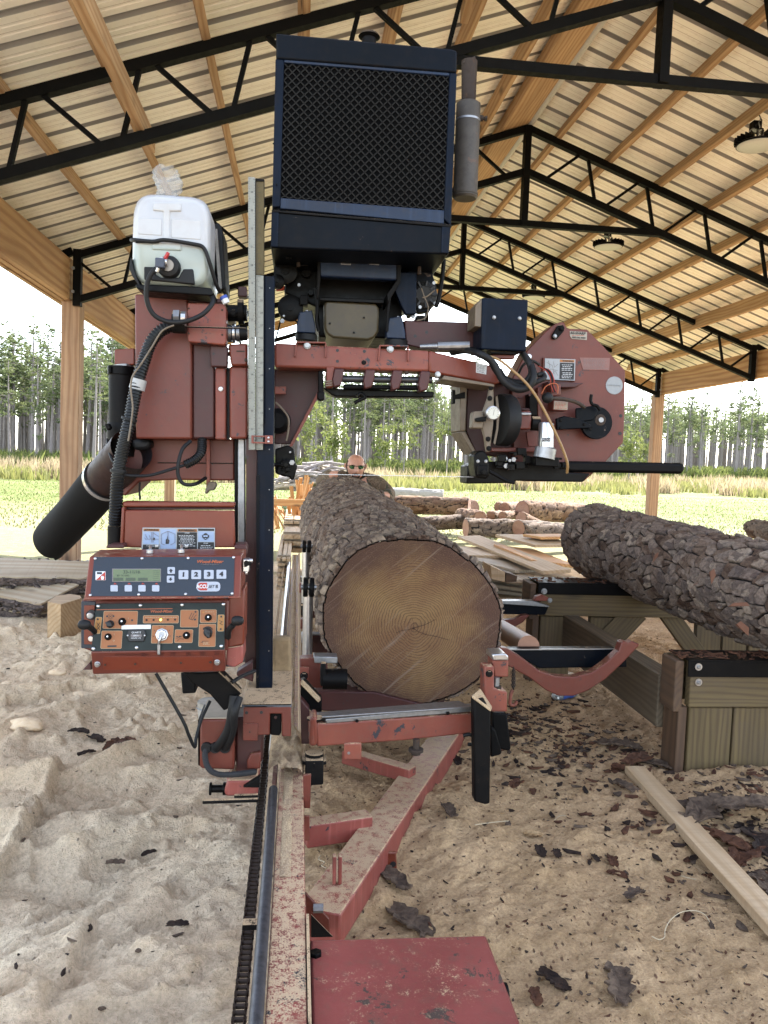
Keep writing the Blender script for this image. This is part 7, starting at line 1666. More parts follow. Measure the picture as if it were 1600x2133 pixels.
# stack of slabs and boards behind the big log, right
rb = random.Random(6)
stk = [((1000, 1228), (1106, 1236), .10), ((990, 1215), (1110, 1226), .16), ((985, 1200), (1102, 1212), .22), ((1010, 1196), (1110, 1212), .27)]
labs_ = ['lowest board of the stack just right of the log end', 'second board from the ground right of the log end', 'third board from the ground right of the log end', 'fourth board of that stack, its near edge dark']
for ((x0, y0), (x1, y1), z), lb_ in zip(stk, labs_): 
    a = PZ(x0, y0, z); c = PZ(x1, y1, z); o = board('board', a+Vector((-.25, .35, 0)), c, .30, .035, mGREYW); tag(o, lb_, 'board', 'boards stacked behind the log')
for k, (q, z, m_, lab) in enumerate((
    ([(984, 1112), (1172, 1186), (1148, 1190), (968, 1120)], [.50, .42, .42, .48], mCUT, 'longest pale slab on top of the stack behind the log, slanting down right'),
    ([(1002, 1152), (1135, 1184), (1092, 1190), (1018, 1172)], [.40, .36, .36, .40], mGREYW, 'broad grey plank in the middle of the stack behind the log'),
    ([(1040, 1178), (1168, 1180), (1160, 1198), (1060, 1196)], .34, mCUT, 'flat board under the deck log end with a square end'),
    ([(972, 1128), (1030, 1150), (1010, 1165), (975, 1150)], .42, mCUT, 'brightly sunlit board touching the log end at the right'),
    ([(1020, 1165), (1098, 1205), (1088, 1210), (1015, 1172)], .34, mGREYW, 'narrow grey board edge running under the broad plank'),
    ([(1072, 1108), (1162, 1128), (1160, 1142), (1080, 1118)], [.56, .52, .52, .54], mCUT, 'bright board on top of the bark slabs left of the deck log'),
    ([(1068, 1133), (1160, 1168), (1150, 1176), (1078, 1146)], [.46, .42, .42, .46], mSLAT, 'bark slab under the bright board, left of the deck log'),
    ([(1125, 1108), (1165, 1114), (1165, 1122), (1130, 1116)], .58, mSLAT, 'small orange board end behind the bright board'),
    ([(1110, 1196), (1190, 1204), (1180, 1214), (1110, 1210)], .36, mCUT, 'thin board poking out toward the deck beam'),
    ([(1138, 1190), (1230, 1210), (1215, 1216), (1130, 1200)], .33, mGREYW, 'board tapering away under the deck log to the right'))):
    fboard('board', q, z, .028, m_, lab, 'board', 'boards and slabs heaped behind the log')
o = MB().px([(1022, 1178), (1052, 1192), (1052, 1213), (1024, 1206)], 5.6, .25).build('timber_block', mCUT, bevel=.003); tag(o, 'short squared pale block wedged in the board stack', 'block')
o = MB().px([(1054, 1192), (1078, 1200), (1076, 1212), (1053, 1213)], 5.62, .2).build('timber_block', mTREATd, bevel=.003); tag(o, 'dark-ended block beside the pale one in the board stack', 'block')
# stack of sawn boards between post and log (left): many layers on stickers
def stack(px0, px1, pyt, pyb, Y_, n, lab0):
    a = P(px0, pyb, Y_); c = P(px1, pyt, Y_); H = c.z-a.z; h = H/n; k = 0
    for i in range(n):
        for j in range(3):
            w_ = (c.x-a.x)/3; x = a.x+w_*(j+.5)+rb.uniform(-.01, .01)
            o = board('board', (x, Y_+rb.uniform(-.05, .03), a.z+h*(i+.45)), (x, Y_+2.2, a.z+h*(i+.45)), w_*.96, h*.62, mCUT); tag(o, lab0, 'board', 'boards in the layered stack left of the log')
        if True: board('sticker', (a.x, Y_+.1, a.z+h*i+h*.95), (c.x, Y_+.1, a.z+h*i+h*.95), .04, h*.3, mGREYW)['label'] = 'thin sticker strip between board layers of the left stack'
    for o in C.objects:
        if o.name.startswith('sticker') and o.parent is None: o['category'] = 'sticker'; o['group'] = 'sticker strips in the layered stack'
stack(588, 650, 1112, 1152, 8.3, 3, 'new board end in the nearer layered stack left of the log')
stack(590, 650, 1085, 1110, 9.4, 3, 'sunlit board in the farther layered stack left of the log')
stack(576, 604, 1160, 1232, 7.0, 7, 'board end in the low shaded stack beside the rail')
# slats leaning on a rail, lit orange
t = thing('slat_pile', P(605, 1080, 10.5), 'heap of thin orange slab strips leaning on a cross rail left of the log', 'slat pile')
rs_ = random.Random(31)
for k in range(46):
    x = rs_.uniform(572, 640); y0 = rs_.uniform(1070, 1110); ln = rs_.uniform(45, 95); 
    sl_ = rs_.uniform(-.9, -.2) if x < 606 else rs_.uniform(-.6, .5)
    Y_ = 10.2+rs_.uniform(0, .9); a = P(x, y0, Y_); c = P(x+sl_*ln*.55+(14 if x > 600 else 0), y0-ln*(.75 if x < 600 else 1.), Y_+rs_.uniform(-.2, .3)); board('slat', a, c, rs_.uniform(.03, .06), .014, mSLAT, t, bevel=0)
board('cross_rail', P(568, 1046, 10.1), P(640, 1048, 10.1), .05, .09, mSLAT, t, up=(0, 0, 1))
# grey brush heap behind
t = thing('brush_heap', P(660, 1010, 20), 'heap of grey dead branches and poles behind the man at the left', 'brush heap')
for k in range(150):
    x = rs_.gauss(668, 34); Y_ = 19+rs_.uniform(0, 3); h = max(0, 1-abs(x-668)/75); y = 1012-rs_.random()*46*h; a = P(x-rs_.uniform(12, 50), y+rs_.uniform(-9, 9), Y_); c = P(x+rs_.uniform(12, 50), y+rs_.uniform(-12, 9), Y_+rs_.uniform(-.6, .6))
    MB().tube([a, (a+c)/2+Vector((0, 0, rs_.uniform(-.1, .15))), c], [.045, .04, .02], 5).build('pole', mTRK if k % 3 else mGREYW, t)
# distant log piles
def dlog(px0, py0, px1, py1, Y_, Y2_, r_, lab, seed, m_=None, grp='logs lying in the field behind'):
    return make_log('pine_log', P(px0, py0, Y_), P(px1, py1, Y2_), r_, r_*.93, 44, 70, .14, .2, .02, seed, lab, mat=m_ or mBARKs, ringm=mRINGf, grp=grp)
dlog(978, 1056, 800, 1050, 14.0, 14.6, .155, 'reddish log with a squared-off end right of the man', 51); dlog(989, 1060, 860, 1052, 14.5, 15.5, .15, 'log just behind the reddish one right of the man', 57)
o_ = dlog(924, 1034, 810, 1028, 17.0, 17.3, .13, 'pale barkless log at the back right of the man', 52, plain('bare_grey_wood', (.50, .46, .40), .8, noise=.5))
dlog(1088, 1064, 1215, 1068, 13.6, 14.2, .175, 'big log with a pink end face, left of the deck log', 53)
dlog(1039, 1056, 1085, 1056, 15.0, 16.5, .085, 'small log with round orange end, leftmost of the far cluster', 54); dlog(1051, 1058, 1090, 1058, 14.6, 16.0, .09, 'small log beside the leftmost of the far cluster', 55)
dlog(1022, 1074, 1050, 1074, 13.2, 14.6, .068, 'thin log with orange end below the far cluster', 56); dlog(1046, 1074, 1085, 1072, 13.0, 14.2, .06, 'thin log lying between the far cluster and the big pink-ended log', 58)
dlog(1001, 1078, 960, 1072, 12.6, 13.6, .10, 'knotted dark stub of log in the middle of the field pile', 59)
dlog(970, 1100, 1078, 1102, 11.8, 11.9, .14, 'long grey log lying across in front of the far cluster', 60, mBARKg); dlog(1080, 1100, 1190, 1108, 11.6, 12.2, .12, 'log running right behind the bright board', 61, mBARKg)
dlog(1085, 1080, 1120, 1096, 12.6, 12.8, .11, 'short log turned its end to us below the pink-ended log', 62)
dlog(880, 1092, 1010, 1082, 12.9, 13.4, .11, 'half hidden grey log just over the big log shoulder', 63, mBARKg)
dlog(1640, 1112, 1568, 1102, 6.0, 6.8, .075, 'log tip just showing at the right edge above the deck log', 64, mBARK)
# gravel outside the left posts
r = random.Random(77); st_ = MB()
for k in range(2600):
    px_ = r.uniform(-30, 265); py_ = r.uniform(1178, 1246); q = PZ(px_, py_, 0.0); s = r.uniform(.012, .034); z = gh(q.x, q.y)
    m3 = Matrix.Rotation(r.uniform(0, 6), 3, 'Z') @ Matrix.Rotation(r.uniform(-.4, .4), 3, 'X'); c = Vector((q.x, q.y, z+s*.3))
    vs_ = [c+m3 @ Vector((s*x*r.uniform(.6, 1.1), s*y*r.uniform(.6, 1.1), s*.6*zz)) for x, y, zz in ((1, 0, 0), (-1, 0, .1), (0, 1, 0), (0, -1, 0), (0, 0, 1), (0, 0, -1))]
    st_.add(vs_, [[0, 2, 4], [2, 1, 4], [1, 3, 4], [3, 0, 4], [2, 0, 5], [1, 2, 5], [3, 1, 5], [0, 3, 5]])
o = st_.build('gravel', plain('blue_grey_gravel', (.24, .25, .29), .8, noise=.5)); tag(o, 'blue-grey gravel strip outside the left posts', kind='stuff')

# ================================================================== BARK AND CHIPS ON THE GROUND
r = random.Random(99)
def scatter(n, area, smin, smax, mats, name, lab, th=.22, lift=.0):
    bs = [MB() for _ in mats]
    for k in range(n):
        x, y = area(r); s = smin+(smax-smin)*r.random()**2.2; b = bs[r.randrange(len(mats))]; shard(b, Vector((x, y, gh2(x, y)+s*.10+lift)), s, r, th)
    for i, b in enumerate(bs):
        o = b.build(name, mats[i]); tag(o, lab[i], kind='stuff')
_zi = None
def gh2(x, y):
    i = min(max(np.searchsorted(xs, x)-1, 0), nx-2); j = min(max(np.searchsorted(ys, y)-1, 0), ny-2); fx = (x-xs[i])/(xs[i+1]-xs[i]); fy = (y-ys[j])/(ys[j+1]-ys[j])
    return float((Zg[j, i]*(1-fx)+Zg[j, i+1]*fx)*(1-fy)+(Zg[j+1, i]*(1-fx)+Zg[j+1, i+1]*fx)*fy)
def ar(r): 
    y = 1.45+r.random()**1.5*4.2; return r.uniform(.08, .35+y*.75), y
scatter(4200, ar, .0025, .009, mFLK, 'bark_crumbs', ['dark bark crumbs strewn over the sawdust right of the rail', 'grey bark crumbs strewn over the sawdust right of the rail', 'red bark crumbs strewn over the sawdust right of the rail', 'tan wood chips strewn over the sawdust right of the rail'])
def al(r):
    y = 1.5+r.random()**1.3*4.5; return r.uniform(-.45*y-.1, -.16), y
scatter(260, al, .004, .016, mFLK[:2]+[plain('pale_crumb', (.58, .46, .32), .9)], 'bark_crumbs', ['few dark bark crumbs on the pale sawdust at the left', 'few grey bark crumbs on the pale sawdust at the left', 'pale sawdust crumbs on the left drift'])
def acl(r):
    c = r.choice(((1.62, 2.62, .30, .12), (1.25, 3.25, .22, .25), (1.55, 2.2, .25, .18), (1.05, 3.6, .2, .3))); return r.gauss(c[0], c[2]), r.gauss(c[1], c[3])
scatter(1700, acl, .006, .028, mFLK[:3], 'bark_litter', ['dark bark heap pieces around the near timber bent', 'grey bark heap pieces around the near timber bent', 'red bark heap pieces around the near timber bent'])
# single pieces one can point at
def bark_piece(px_, py_, s, m_, lab, grp=None, ang=None, lift=.012, curl=True, par=None):
    q = PZ(px_, py_, .1); z = gh2(q.x, q.y); q = PZ(px_, py_, z-.004); s = s*.82; rr_ = random.Random(int(px_*7+py_)); nU, nV = 15, 9; a = rr_.uniform(0, 3.1) if ang is None else ang; V = []; F = []
    for lay in (0, 1):
        for i in range(nU):
            for j in range(nV):
                u = i/(nU-1)*2-1; v = j/(nV-1)*2-1; e = (1-.30*abs(u)**3); x = u*s*(1+.30*(vn(np.array([j*1.1]), np.array([px_]), 3)[0]-.3)); y = v*s*.42*e*(1+.9*(vn(np.array([i*.8+px_]), np.array([v*.8+3]), 5)[0]-.5))
                zz = (.10*s*(1-u*u)+.12*s*(v*v) if curl else 0)+.10*s*vn(np.array([i*.8+px_]), np.array([j*.8]), 9)[0]-lay*min(s*.12, .006)
                V.append((x*math.cos(a)-y*math.sin(a), x*math.sin(a)+y*math.cos(a), zz+lift))
    N = nU*nV
    for i in range(nU-1):
        for j in range(nV-1):
            k = i*nV+j; F += [[k, k+nV, k+nV+1, k+1], [N+k+1, N+k+nV+1, N+k+nV, N+k]]
    edge = [i*nV for i in range(nU)]+[(nU-1)*nV+j for j in range(1, nV)]+[i*nV+nV-1 for i in range(nU-2, -1, -1)]+[j for j in range(nV-2, 0, -1)]
    for k in range(len(edge)):
        a_, b_ = edge[k], edge[(k+1) % len(edge)]; F.append([b_, a_, a_+N, b_+N])
    me = bpy.data.meshes.new('bark_piece'); me.from_pydata(V, [], F); me.materials.append(m_); o = link('bark_piece', me, None, q); tag(o, lab, 'bark', grp); return o
BG = 'loose pieces of bark lying on the sawdust'
for (x, y, s, mi, lab) in ((935, 1695, .055, 1, 'pale grey bark plate lying in front of the black stand leg'), (1150, 2052, .05, 0, 'dark curved bark strip near the bottom, left of the bark curl'), (1290, 2062, .075, 1, 'flat oval bark piece lowest on the right sawdust'), (1115, 2085, .035, 2, 'glossy red bark chip beside the corner of the red deck plate'), (1275, 1800, .045, 2, 'curved red-brown bark piece left of the long board'), (1285, 1830, .035, 2, 'thin bark sliver under the curved red-brown piece'), (1320, 1870, .04, 1, 'grey-red bark piece midway between curl and long board'), (1240, 1795, .025, 0, 'small dark bark chip left of the curved red-brown piece'),
                           (1125, 1780, .04, 0, 'dark bark splinter on open sawdust right of the tongue beam'), (1160, 1785, .03, 0, 'second dark splinter beside the one right of the tongue beam'), (1110, 1745, .035, 3, 'pale wood splinter above the dark ones'), (1300, 1645, .06, 1, 'broad grey bark plate by the upper end of the long board'), (1290, 1560, .10, 1, 'big grey bark slab under the sill timber'), (1330, 1590, .09, 2, 'rusty bark slab left of the near timber bent'), (1370, 1600, .07, 1, 'layered grey bark chunk touching the near timber bent'), (1300, 1610, .06, 2, 'brown bark chunk below the rusty slab'),
                           (1480, 1700, .16, 1, 'largest bark sheet leaning at the foot of the near timber bent'), (1560, 1690, .12, 1, 'dark curled bark sheet at the right edge by the bent'), (1580, 1760, .13, 0, 'black bark slab lying lower at the right edge'), (1550, 1790, .10, 2, 'brown bark strip under the black slab at the right edge'), (1420, 1690, .08, 1, 'ragged bark piece at the bent corner'), (1590, 1850, .08, 1, 'grey bark plate near the lower end of the long board'), (1510, 1760, .08, 2, 'reddish bark piece between long board and bark sheet'),
                           (240, 1560, .075, 2, 'brown bark chunk standing in the dark patch at the left'), (200, 1545, .055, 0, 'small dark chunk left in the dark patch on the left drift'), (165, 1530, .05, 0, 'outermost dark chunk at upper left of the dark patch'), (270, 1550, .05, 2, 'reddish chunk at the right end of the dark patch'), (180, 1575, .04, 0, 'low dark chunk at the bottom of the dark patch'), (240, 1805, .03, 1, 'flat grey bark flake on the left sawdust, middle'), (370, 1935, .03, 0, 'dark slit of bark half buried on the left sawdust'), (310, 1785, .028, 0, 'thin dark stick-like flake right of the flat grey one'), (155, 1785, .018, 1, 'bluish stone-like flake left of the flat grey one'),
                           (1075, 1640, .05, 2, 'red bark scrap right of the black stand leg'), (1110, 1655, .03, 2, 'smaller red bark chip right of the red scrap'), (1060, 1535, .06, 0, 'dark bark by the foot of the rear black legs'), (820, 1840, .07, 1, 'grey bark strip under the hitch plate'), (850, 1930, .09, 1, 'flat wood sliver beside the far edge of the red deck plate'), (950, 1590, .05, 0, 'dark bark lump right of the tongue beam')):
    bark_piece(x, y, s, mFLK[mi], lab, BG)
# thick chunks with rough faces at dark patch
# lump of packed sawdust on the left
def lump(px_, py_, s, lab, m_=None, name='sawdust_lump', seed=1, sq=.6):
    q = PZ(px_, py_, .1); z = gh2(q.x, q.y); q = PZ(px_, py_, z+.05*s); u = np.linspace(0, 2*np.pi, 28, endpoint=False); v = np.linspace(.02, np.pi-.02, 16); U, V = np.meshgrid(u, v)
    rr_ = s*(1+.28*fbm(np.cos(U)*1.5+5, np.cos(V)*1.5+np.sin(U), 3, seed)+.05*fbm(U*4, V*4, 2, seed)); Pt = np.stack([np.cos(U)*np.sin(V)*rr_*1.3, np.sin(U)*np.sin(V)*rr_*.8, np.cos(V)*rr_*sq], -1).reshape(-1, 3)
    i = np.arange(28*16).reshape(16, 28); j = np.roll(i, -1, 1); F = np.stack([i[:-1], j[:-1], j[1:], i[1:]], -1).reshape(-1, 4)
    me = grid_mesh(name, Pt, F, m_ or mSAWP); o = link(name, me, None, q); tag(o, lab, 'lump' if not m_ else 'bark'); return o
mSAWP = flk('packed_pale_sawdust', (.66, .53, .38), (.58, .43, .28))
lump(55, 1510, .05, 'rounded clod of packed sawdust alone on the left drift', seed=3)
for k, (x, y, s, lab) in enumerate(((205, 1425, .075, 'tall pointed sawdust heap just below the console'), (120, 1400, .045, 'small sawdust clod left of the pointed heap'), (285, 1412, .05, 'crumbly sawdust clod right of the pointed heap'), (60, 1440, .05, 'flat sawdust clod above the blue-white scrap'), (170, 1445, .04, 'clod in the row over the drift edge'), (20, 1425, .045, 'clod at the left picture edge'))): lump(x, y, s*.8, lab, seed=10+k, sq=.45)
# pale scrap of plastic at the left edge
q = PZ(20, 1464, .06); o = MB().poly([PZ(-20, 1458, .07), PZ(18, 1457, .085), PZ(38, 1464, .07), PZ(20, 1470, .075), PZ(-20, 1472, .07)], (0, 0, -.004)).build('plastic_scrap', plain('blue_white_plastic', (.60, .68, .76), .35, noise=.05)); tag(o, 'bluish white plastic scrap half buried at the left edge', 'plastic scrap')
# crushed bottle
q = PZ(1180, 1456, .10); bt = thing('plastic_bottle', q, 'crushed clear plastic bottle with blue label under the curved red arm', 'bottle'); bt.rotation_euler = (0, 0, .5)
mCLR = plain('clear_plastic', (.75, .78, .80), .15, noise=.1); mCLR.node_tree.nodes['Principled BSDF'].inputs['Transmission Weight'].default_value = .7
b = MB(); b.tube([(-.09, 0, .03), (-.07, 0, .032), (-.05, .004, .028), (0, 0, .03), (.04, .003, .026), (.06, 0, .030), (.075, 0, .03), (.095, 0, .03)], [.022, .030, .029, .024, .030, .026, .012, .011], 16)
me = bpy.data.meshes.new('bottle_body'); me.from_pydata([tuple(v) for v in b.v], [], b.f); smoothed(me, 60); me.materials.append(mCLR); o = bpy.data.objects.new('bottle_body', me); C.objects.link(o); o.parent = bt
b = MB().tube([(-.045, .004, .028), (.0, 0, .03), (.03, .002, .028)], [.0300, .0255, .029], 16, cap=False); me = bpy.data.meshes.new('bottle_label'); me.from_pydata([tuple(v) for v in b.v], [], b.f); me.materials.append(plain('blue_label', (.05, .12, .45), .5)); o = bpy.data.objects.new('bottle_label', me); C.objects.link(o); o.parent = bt
# pale curls of wood fibre
mFIB = plain('wood_fibre', (.66, .54, .36), .8, noise=.1)
def fibre(pts, r_, lab):
    P_ = []
    for x, y in pts: q = PZ(x, y, .1); P_.append(PZ(x, y, gh2(q.x, q.y)+.012))
    o = hose('wood_fibre', P_, r_, mFIB, par=None, n=5); tag(o, lab, 'wood fibre'); return o
fibre([(1358, 1950), (1372, 1957), (1384, 1952), (1386, 1935), (1398, 1915), (1420, 1900), (1448, 1897), (1468, 1905), (1478, 1920)], .0013, 'long pale curl of wood fibre on the lower right sawdust')
fibre([(1440, 1722), (1446, 1712), (1458, 1710), (1474, 1716)], .0010, 'short pale fibre loop beside the long board'); fibre([(1418, 1824), (1432, 1828), (1450, 1832)], .0012, 'small straight pale fibre right of the curved bark'); fibre([(1155, 1708), (1165, 1700), (1178, 1699)], .0010, 'tiny pale fibre arc on open sawdust above the splinters')
fibre([(668, 1782), (664, 1790), (676, 1796), (670, 1803), (680, 1808)], .0016, 'curly pale fibre by the tongue beam'); fibre([(990, 1718), (1035, 1712), (1060, 1710)], .0014, 'straight pale fibre right of the grey bark plate')

# ================================================================== BUCKET, BLACK BIN behind the console foot
bk_ = thing('plastic_bucket', P(418, 1470, 2.5), 'white plastic bucket mostly hidden behind the motor cover', 'bucket')
c = P(440, 1480, 2.52)
MB().tube([c+Vector((0, 0, -.05)), c+Vector((0, 0, .0)), c+Vector((0, 0, .03)), c+Vector((0, 0, .032)), c+Vector((0, 0, .0))], [.036, .042, .044, .041, .039], 28, cap=False).build('bucket_body', plain('grubby_white_plastic', (.50, .46, .40), .5, noise=.6), bk_, smooth=40)
MB().tube([c+Vector((0, 0, .012)), c+Vector((0, 0, .016))], [.047, .047], 28, cap=False).build('bucket_rim', plain('grey_rim', (.30, .32, .36), .5), bk_)
o = MB().px([(376, 1400), (404, 1400), (408, 1444), (380, 1446)], 2.7, .2).build('battery_box', mBLKd, mill, bevel=.005)

# ================================================================== WATER JUG AND BAG
def jug():
    t = thing('water_jug', P(360, 600, 2.5), 'translucent white water jug strapped on top of the red power box', 'jug')
    Yf = 2.27
    def sup(px0, py0, px1, py1, Y_, n=48, e=4.5, rise=0):
        a = P((px0+px1)/2, (py0+py1)/2, Y_); hx = (P(px1, py0, Y_)-P(px0, py0, Y_)).length/2; hz = (P(px0, py0, Y_)-P(px0, py1, Y_)).length/2
        return [a+Vector((math.copysign(abs(math.cos(t_))**(2/e), math.cos(t_))*hx, 0, math.copysign(abs(math.sin(t_))**(2/e), math.sin(t_))*hz)) for t_ in np.linspace(0, 2*np.pi, n, endpoint=False)]
    secs = [(286, 416, 426, 590, Yf), (279, 410, 436, 598, Yf+.012), (277, 408, 440, 600, Yf+.03), (277, 408, 440, 600, Yf+.10), (277, 407, 441, 600, Yf+.105)]
    rings = [sup(*s) for s in secs]; w_ = rings[-1]
    for dy in (.20, .34, .36, .375): 
        k = {.20: 1., .34: 1., .36: .985, .375: .93}[dy]; cen = sum(w_, Vector())/len(w_); rings.append([cen+(v-cen)*k+Vector((0, dy-.105+.0, 0)) for v in w_])
    V = [v for r_ in rings for v in r_]; n = 48; F = [[i*n+k, i*n+(k+1) % n, (i+1)*n+(k+1) % n, (i+1)*n+k] for i in range(len(rings)-1) for k in range(n)]
    F.append(list(range(n))); F.append([(len(rings)-1)*n+k for k in range(n)][::-1])
    tt_ = NT('milky_plastic'); co = tt_.coord(world=True); sx = tt_.n('ShaderNodeSeparateXYZ'); tt_.l(co, sx.inputs[0]); lv = P(350, 512, Yf).z
    f_ = tt_.n('ShaderNodeMapRange'); f_.inputs[1].default_value = lv-.008; f_.inputs[2].default_value = lv+.008; tt_.l(sx.outputs['Z'], f_.inputs[0])
    nn = tt_.noise(co, 14, 5, .6); c_ = tt_.mix(f_.outputs[0], (.25, .28, .255), (.345, .345, .35)); c_ = tt_.mix(tt_.ramp(nn, [(.5, 0.), (.8, .35)]), c_, (.24, .20, .15)); tt_.base(c_); tt_.rough(.32)
    tt_.b.inputs['Transmission Weight'].default_value = .0; tt_.b.inputs['Subsurface Weight'].default_value = .35; tt_.b.inputs['Subsurface Radius'].default_value = (.05, .05, .05); mJ = tt_.m
    body = MB().add(V, F).build('jug_body', mJ, t, smooth=50)
    rb_ = YP(Yf-.004)
    A('moulded_rib', [(318, 421), (378, 421), (378, 440), (354, 440), (354, 503), (378, 503), (378, 522), (316, 520), (316, 502), (340, 503), (340, 440), (318, 438)], rb_, .02, mJ, t, .004, seg=3)
    A('moulded_panel', [(286, 452), (338, 455), (338, 492), (286, 488)], Yf-.001, .01, mJ, t, .003); A('moulded_panel', [(356, 455), (420, 458), (420, 500), (356, 496)], Yf-.001, .01, mJ, t, .003)
    hose('bungee_strap', YPv([(274, 500, Yf+.05), (282, 500, Yf-.004), (318, 503, Yf-.010), (345, 500, Yf-.016), (400, 508, Yf-.010), (424, 516, Yf-.006), (436, 545, Yf-.0), (450, 590, Yf+.03), (458, 608, Yf+.06)]), .0055, mRUB, t)
    A('strap_flat', [(282, 496), (330, 500), (332, 506), (282, 506)], Yf-.008, .004, mRUB, t, .001)
    A('black_cradle', [(300, 555), (322, 556), (324, 572), (336, 578), (372, 578), (382, 560), (402, 560), (405, 586), (405, 592), (300, 582)], Yf-.010, .016, mRUB, t, .003)
    A('cradle_side', [(272, 535), (279, 560), (290, 590), (296, 604), (276, 576), (269, 560)], Yf-.0, .06, mRUB, t, .002)
    A('cradle_tray', [(282, 592), (400, 596), (440, 600), (446, 612), (440, 616), (300, 606), (284, 600)], Yf+.0, .38, mGREASE, t, .003)
    bp = P(468, 470, Yf+.42)
    MB().px([(441, 470), (456, 462), (464, 480), (470, 600), (462, 606), (446, 560)], Yf+.22, .16).build('black_side_panel', mRUB, t, bevel=.006)
    MB().px([(446, 480), (452, 476), (462, 600), (456, 604)], Yf+.205, .012).build('worn_side_strip', plain('scuffed_grey', (.36, .34, .31), .6, noise=.8), t)
    c = P(352, 556, Yf-.012)
    MB().tube([c+Vector((0, .01, 0)), c, c-Vector((0, .012, 0)), c-Vector((0, .016, 0))], [.031, .031, .027, .018], 28).build('spigot_cap', mRUB, t, smooth=30)
    MB().cyl(c-Vector((0, .016, 0)), c-Vector((0, .022, 0)), .016, 20).build('spigot_ring', plain('bronze_ring', (.30, .26, .22), .4, .6), t)
    MB().cyl(c-Vector((.0, .03, -.006)), c-Vector((.028, .03, -.004)), .010, 16).cyl(c-Vector((.014, .03, -.016)), c-Vector((.014, .03, .0)), .008, 8).build('brass_valve', mCHR, t, bevel=.001)
    MB().bar(c+Vector((-.006, -.034, .012)), c+Vector((.004, -.036, .030)), .010, .008).build('red_valve_handle', plain('red_plastic', (.45, .02, .02), .4), t, bevel=.002)
    q = P(334, 549, Yf-.05); MB().box(q, (.012, .012, .013)).build('valve_block', plain('slate_plastic', (.05, .06, .09), .5), t, bevel=.003)
    MB().cyl(q+Vector((-.008, 0, -.012)), q+Vector((-.012, 0, -.022)), .009, 12).build('hose_clip', mCHR, t)
    hose('feed_hose', YPv([(330, 556, Yf-.05), (318, 566, Yf-.055), (307, 590, Yf-.05), (306, 625, Yf-.04), (320, 655, Yf-.03), (350, 670, Yf-.025), (385, 670, Yf-.03), (420, 656, Yf-.03), (440, 636, Yf-.02), (444, 622, Yf+.0), (436, 614, Yf+.03)]), .0065, mRUB, t, n=12)
    MB().cyl(P(467, 621, Yf+.02), P(472, 632, Yf+.02), .010, 12).build('white_fitting', mWHITE, t, bevel=.001); MB().cyl(P(465, 617, Yf+.02), P(468, 623, Yf+.02), .011, 12).build('blue_fitting', plain('blue_plastic', (.03, .07, .35), .4), t)
    # crumpled clear bag standing in the filler
    bag = thing('plastic_bag', P(348, 408, Yf+.05), 'crumpled clear plastic bag sticking up from the white water jug', 'plastic bag')
    u = np.linspace(0, 2*np.pi, 30, endpoint=False); v = np.linspace(0, 1, 14); U, V_ = np.meshgrid(u, v)
    w0 = 24/FPX*Yf; hh = 52/FPX*Yf; rad = w0*(.8+.25*np.sin(V_*2.2))*(1+.45*fbm(U*1.7, V_*5, 3, 4)); topc = 1+.22*fbm(U*1.2, U*0, 2, 9)
    Pt = np.stack([np.cos(U)*rad+.006*np.sin(V_*5), np.sin(U)*rad*.6, V_*hh*topc], -1).reshape(-1, 3)
    i = np.arange(30*14).reshape(14, 30); j = np.roll(i, -1, 1); F = np.stack([i[:-1], j[:-1], j[1:], i[1:]], -1).reshape(-1, 4)
    mB = NT('clear_film'); tr = mB.n('ShaderNodeBsdfTransparent'); tr.inputs[0].default_value = (.93, .93, .93, 1); mx = mB.n('ShaderNodeMixShader'); mx.inputs[0].default_value = .30; mB.base((.45, .45, .43)); mB.rough(.2); mB.l(tr.outputs[0], mx.inputs[1]); mB.l(mB.b.outputs[0], mx.inputs[2]); mB.l(mx.outputs[0], mB.out.inputs[0]); nz = mB.noise(mB.coord(world=True), 60, 4, .6); mB.bump(nz, 1., .01)
    me = grid_mesh('film', Pt, F, mB.m); link('film', me, bag, P(348, 409, Yf+.05))
jug()

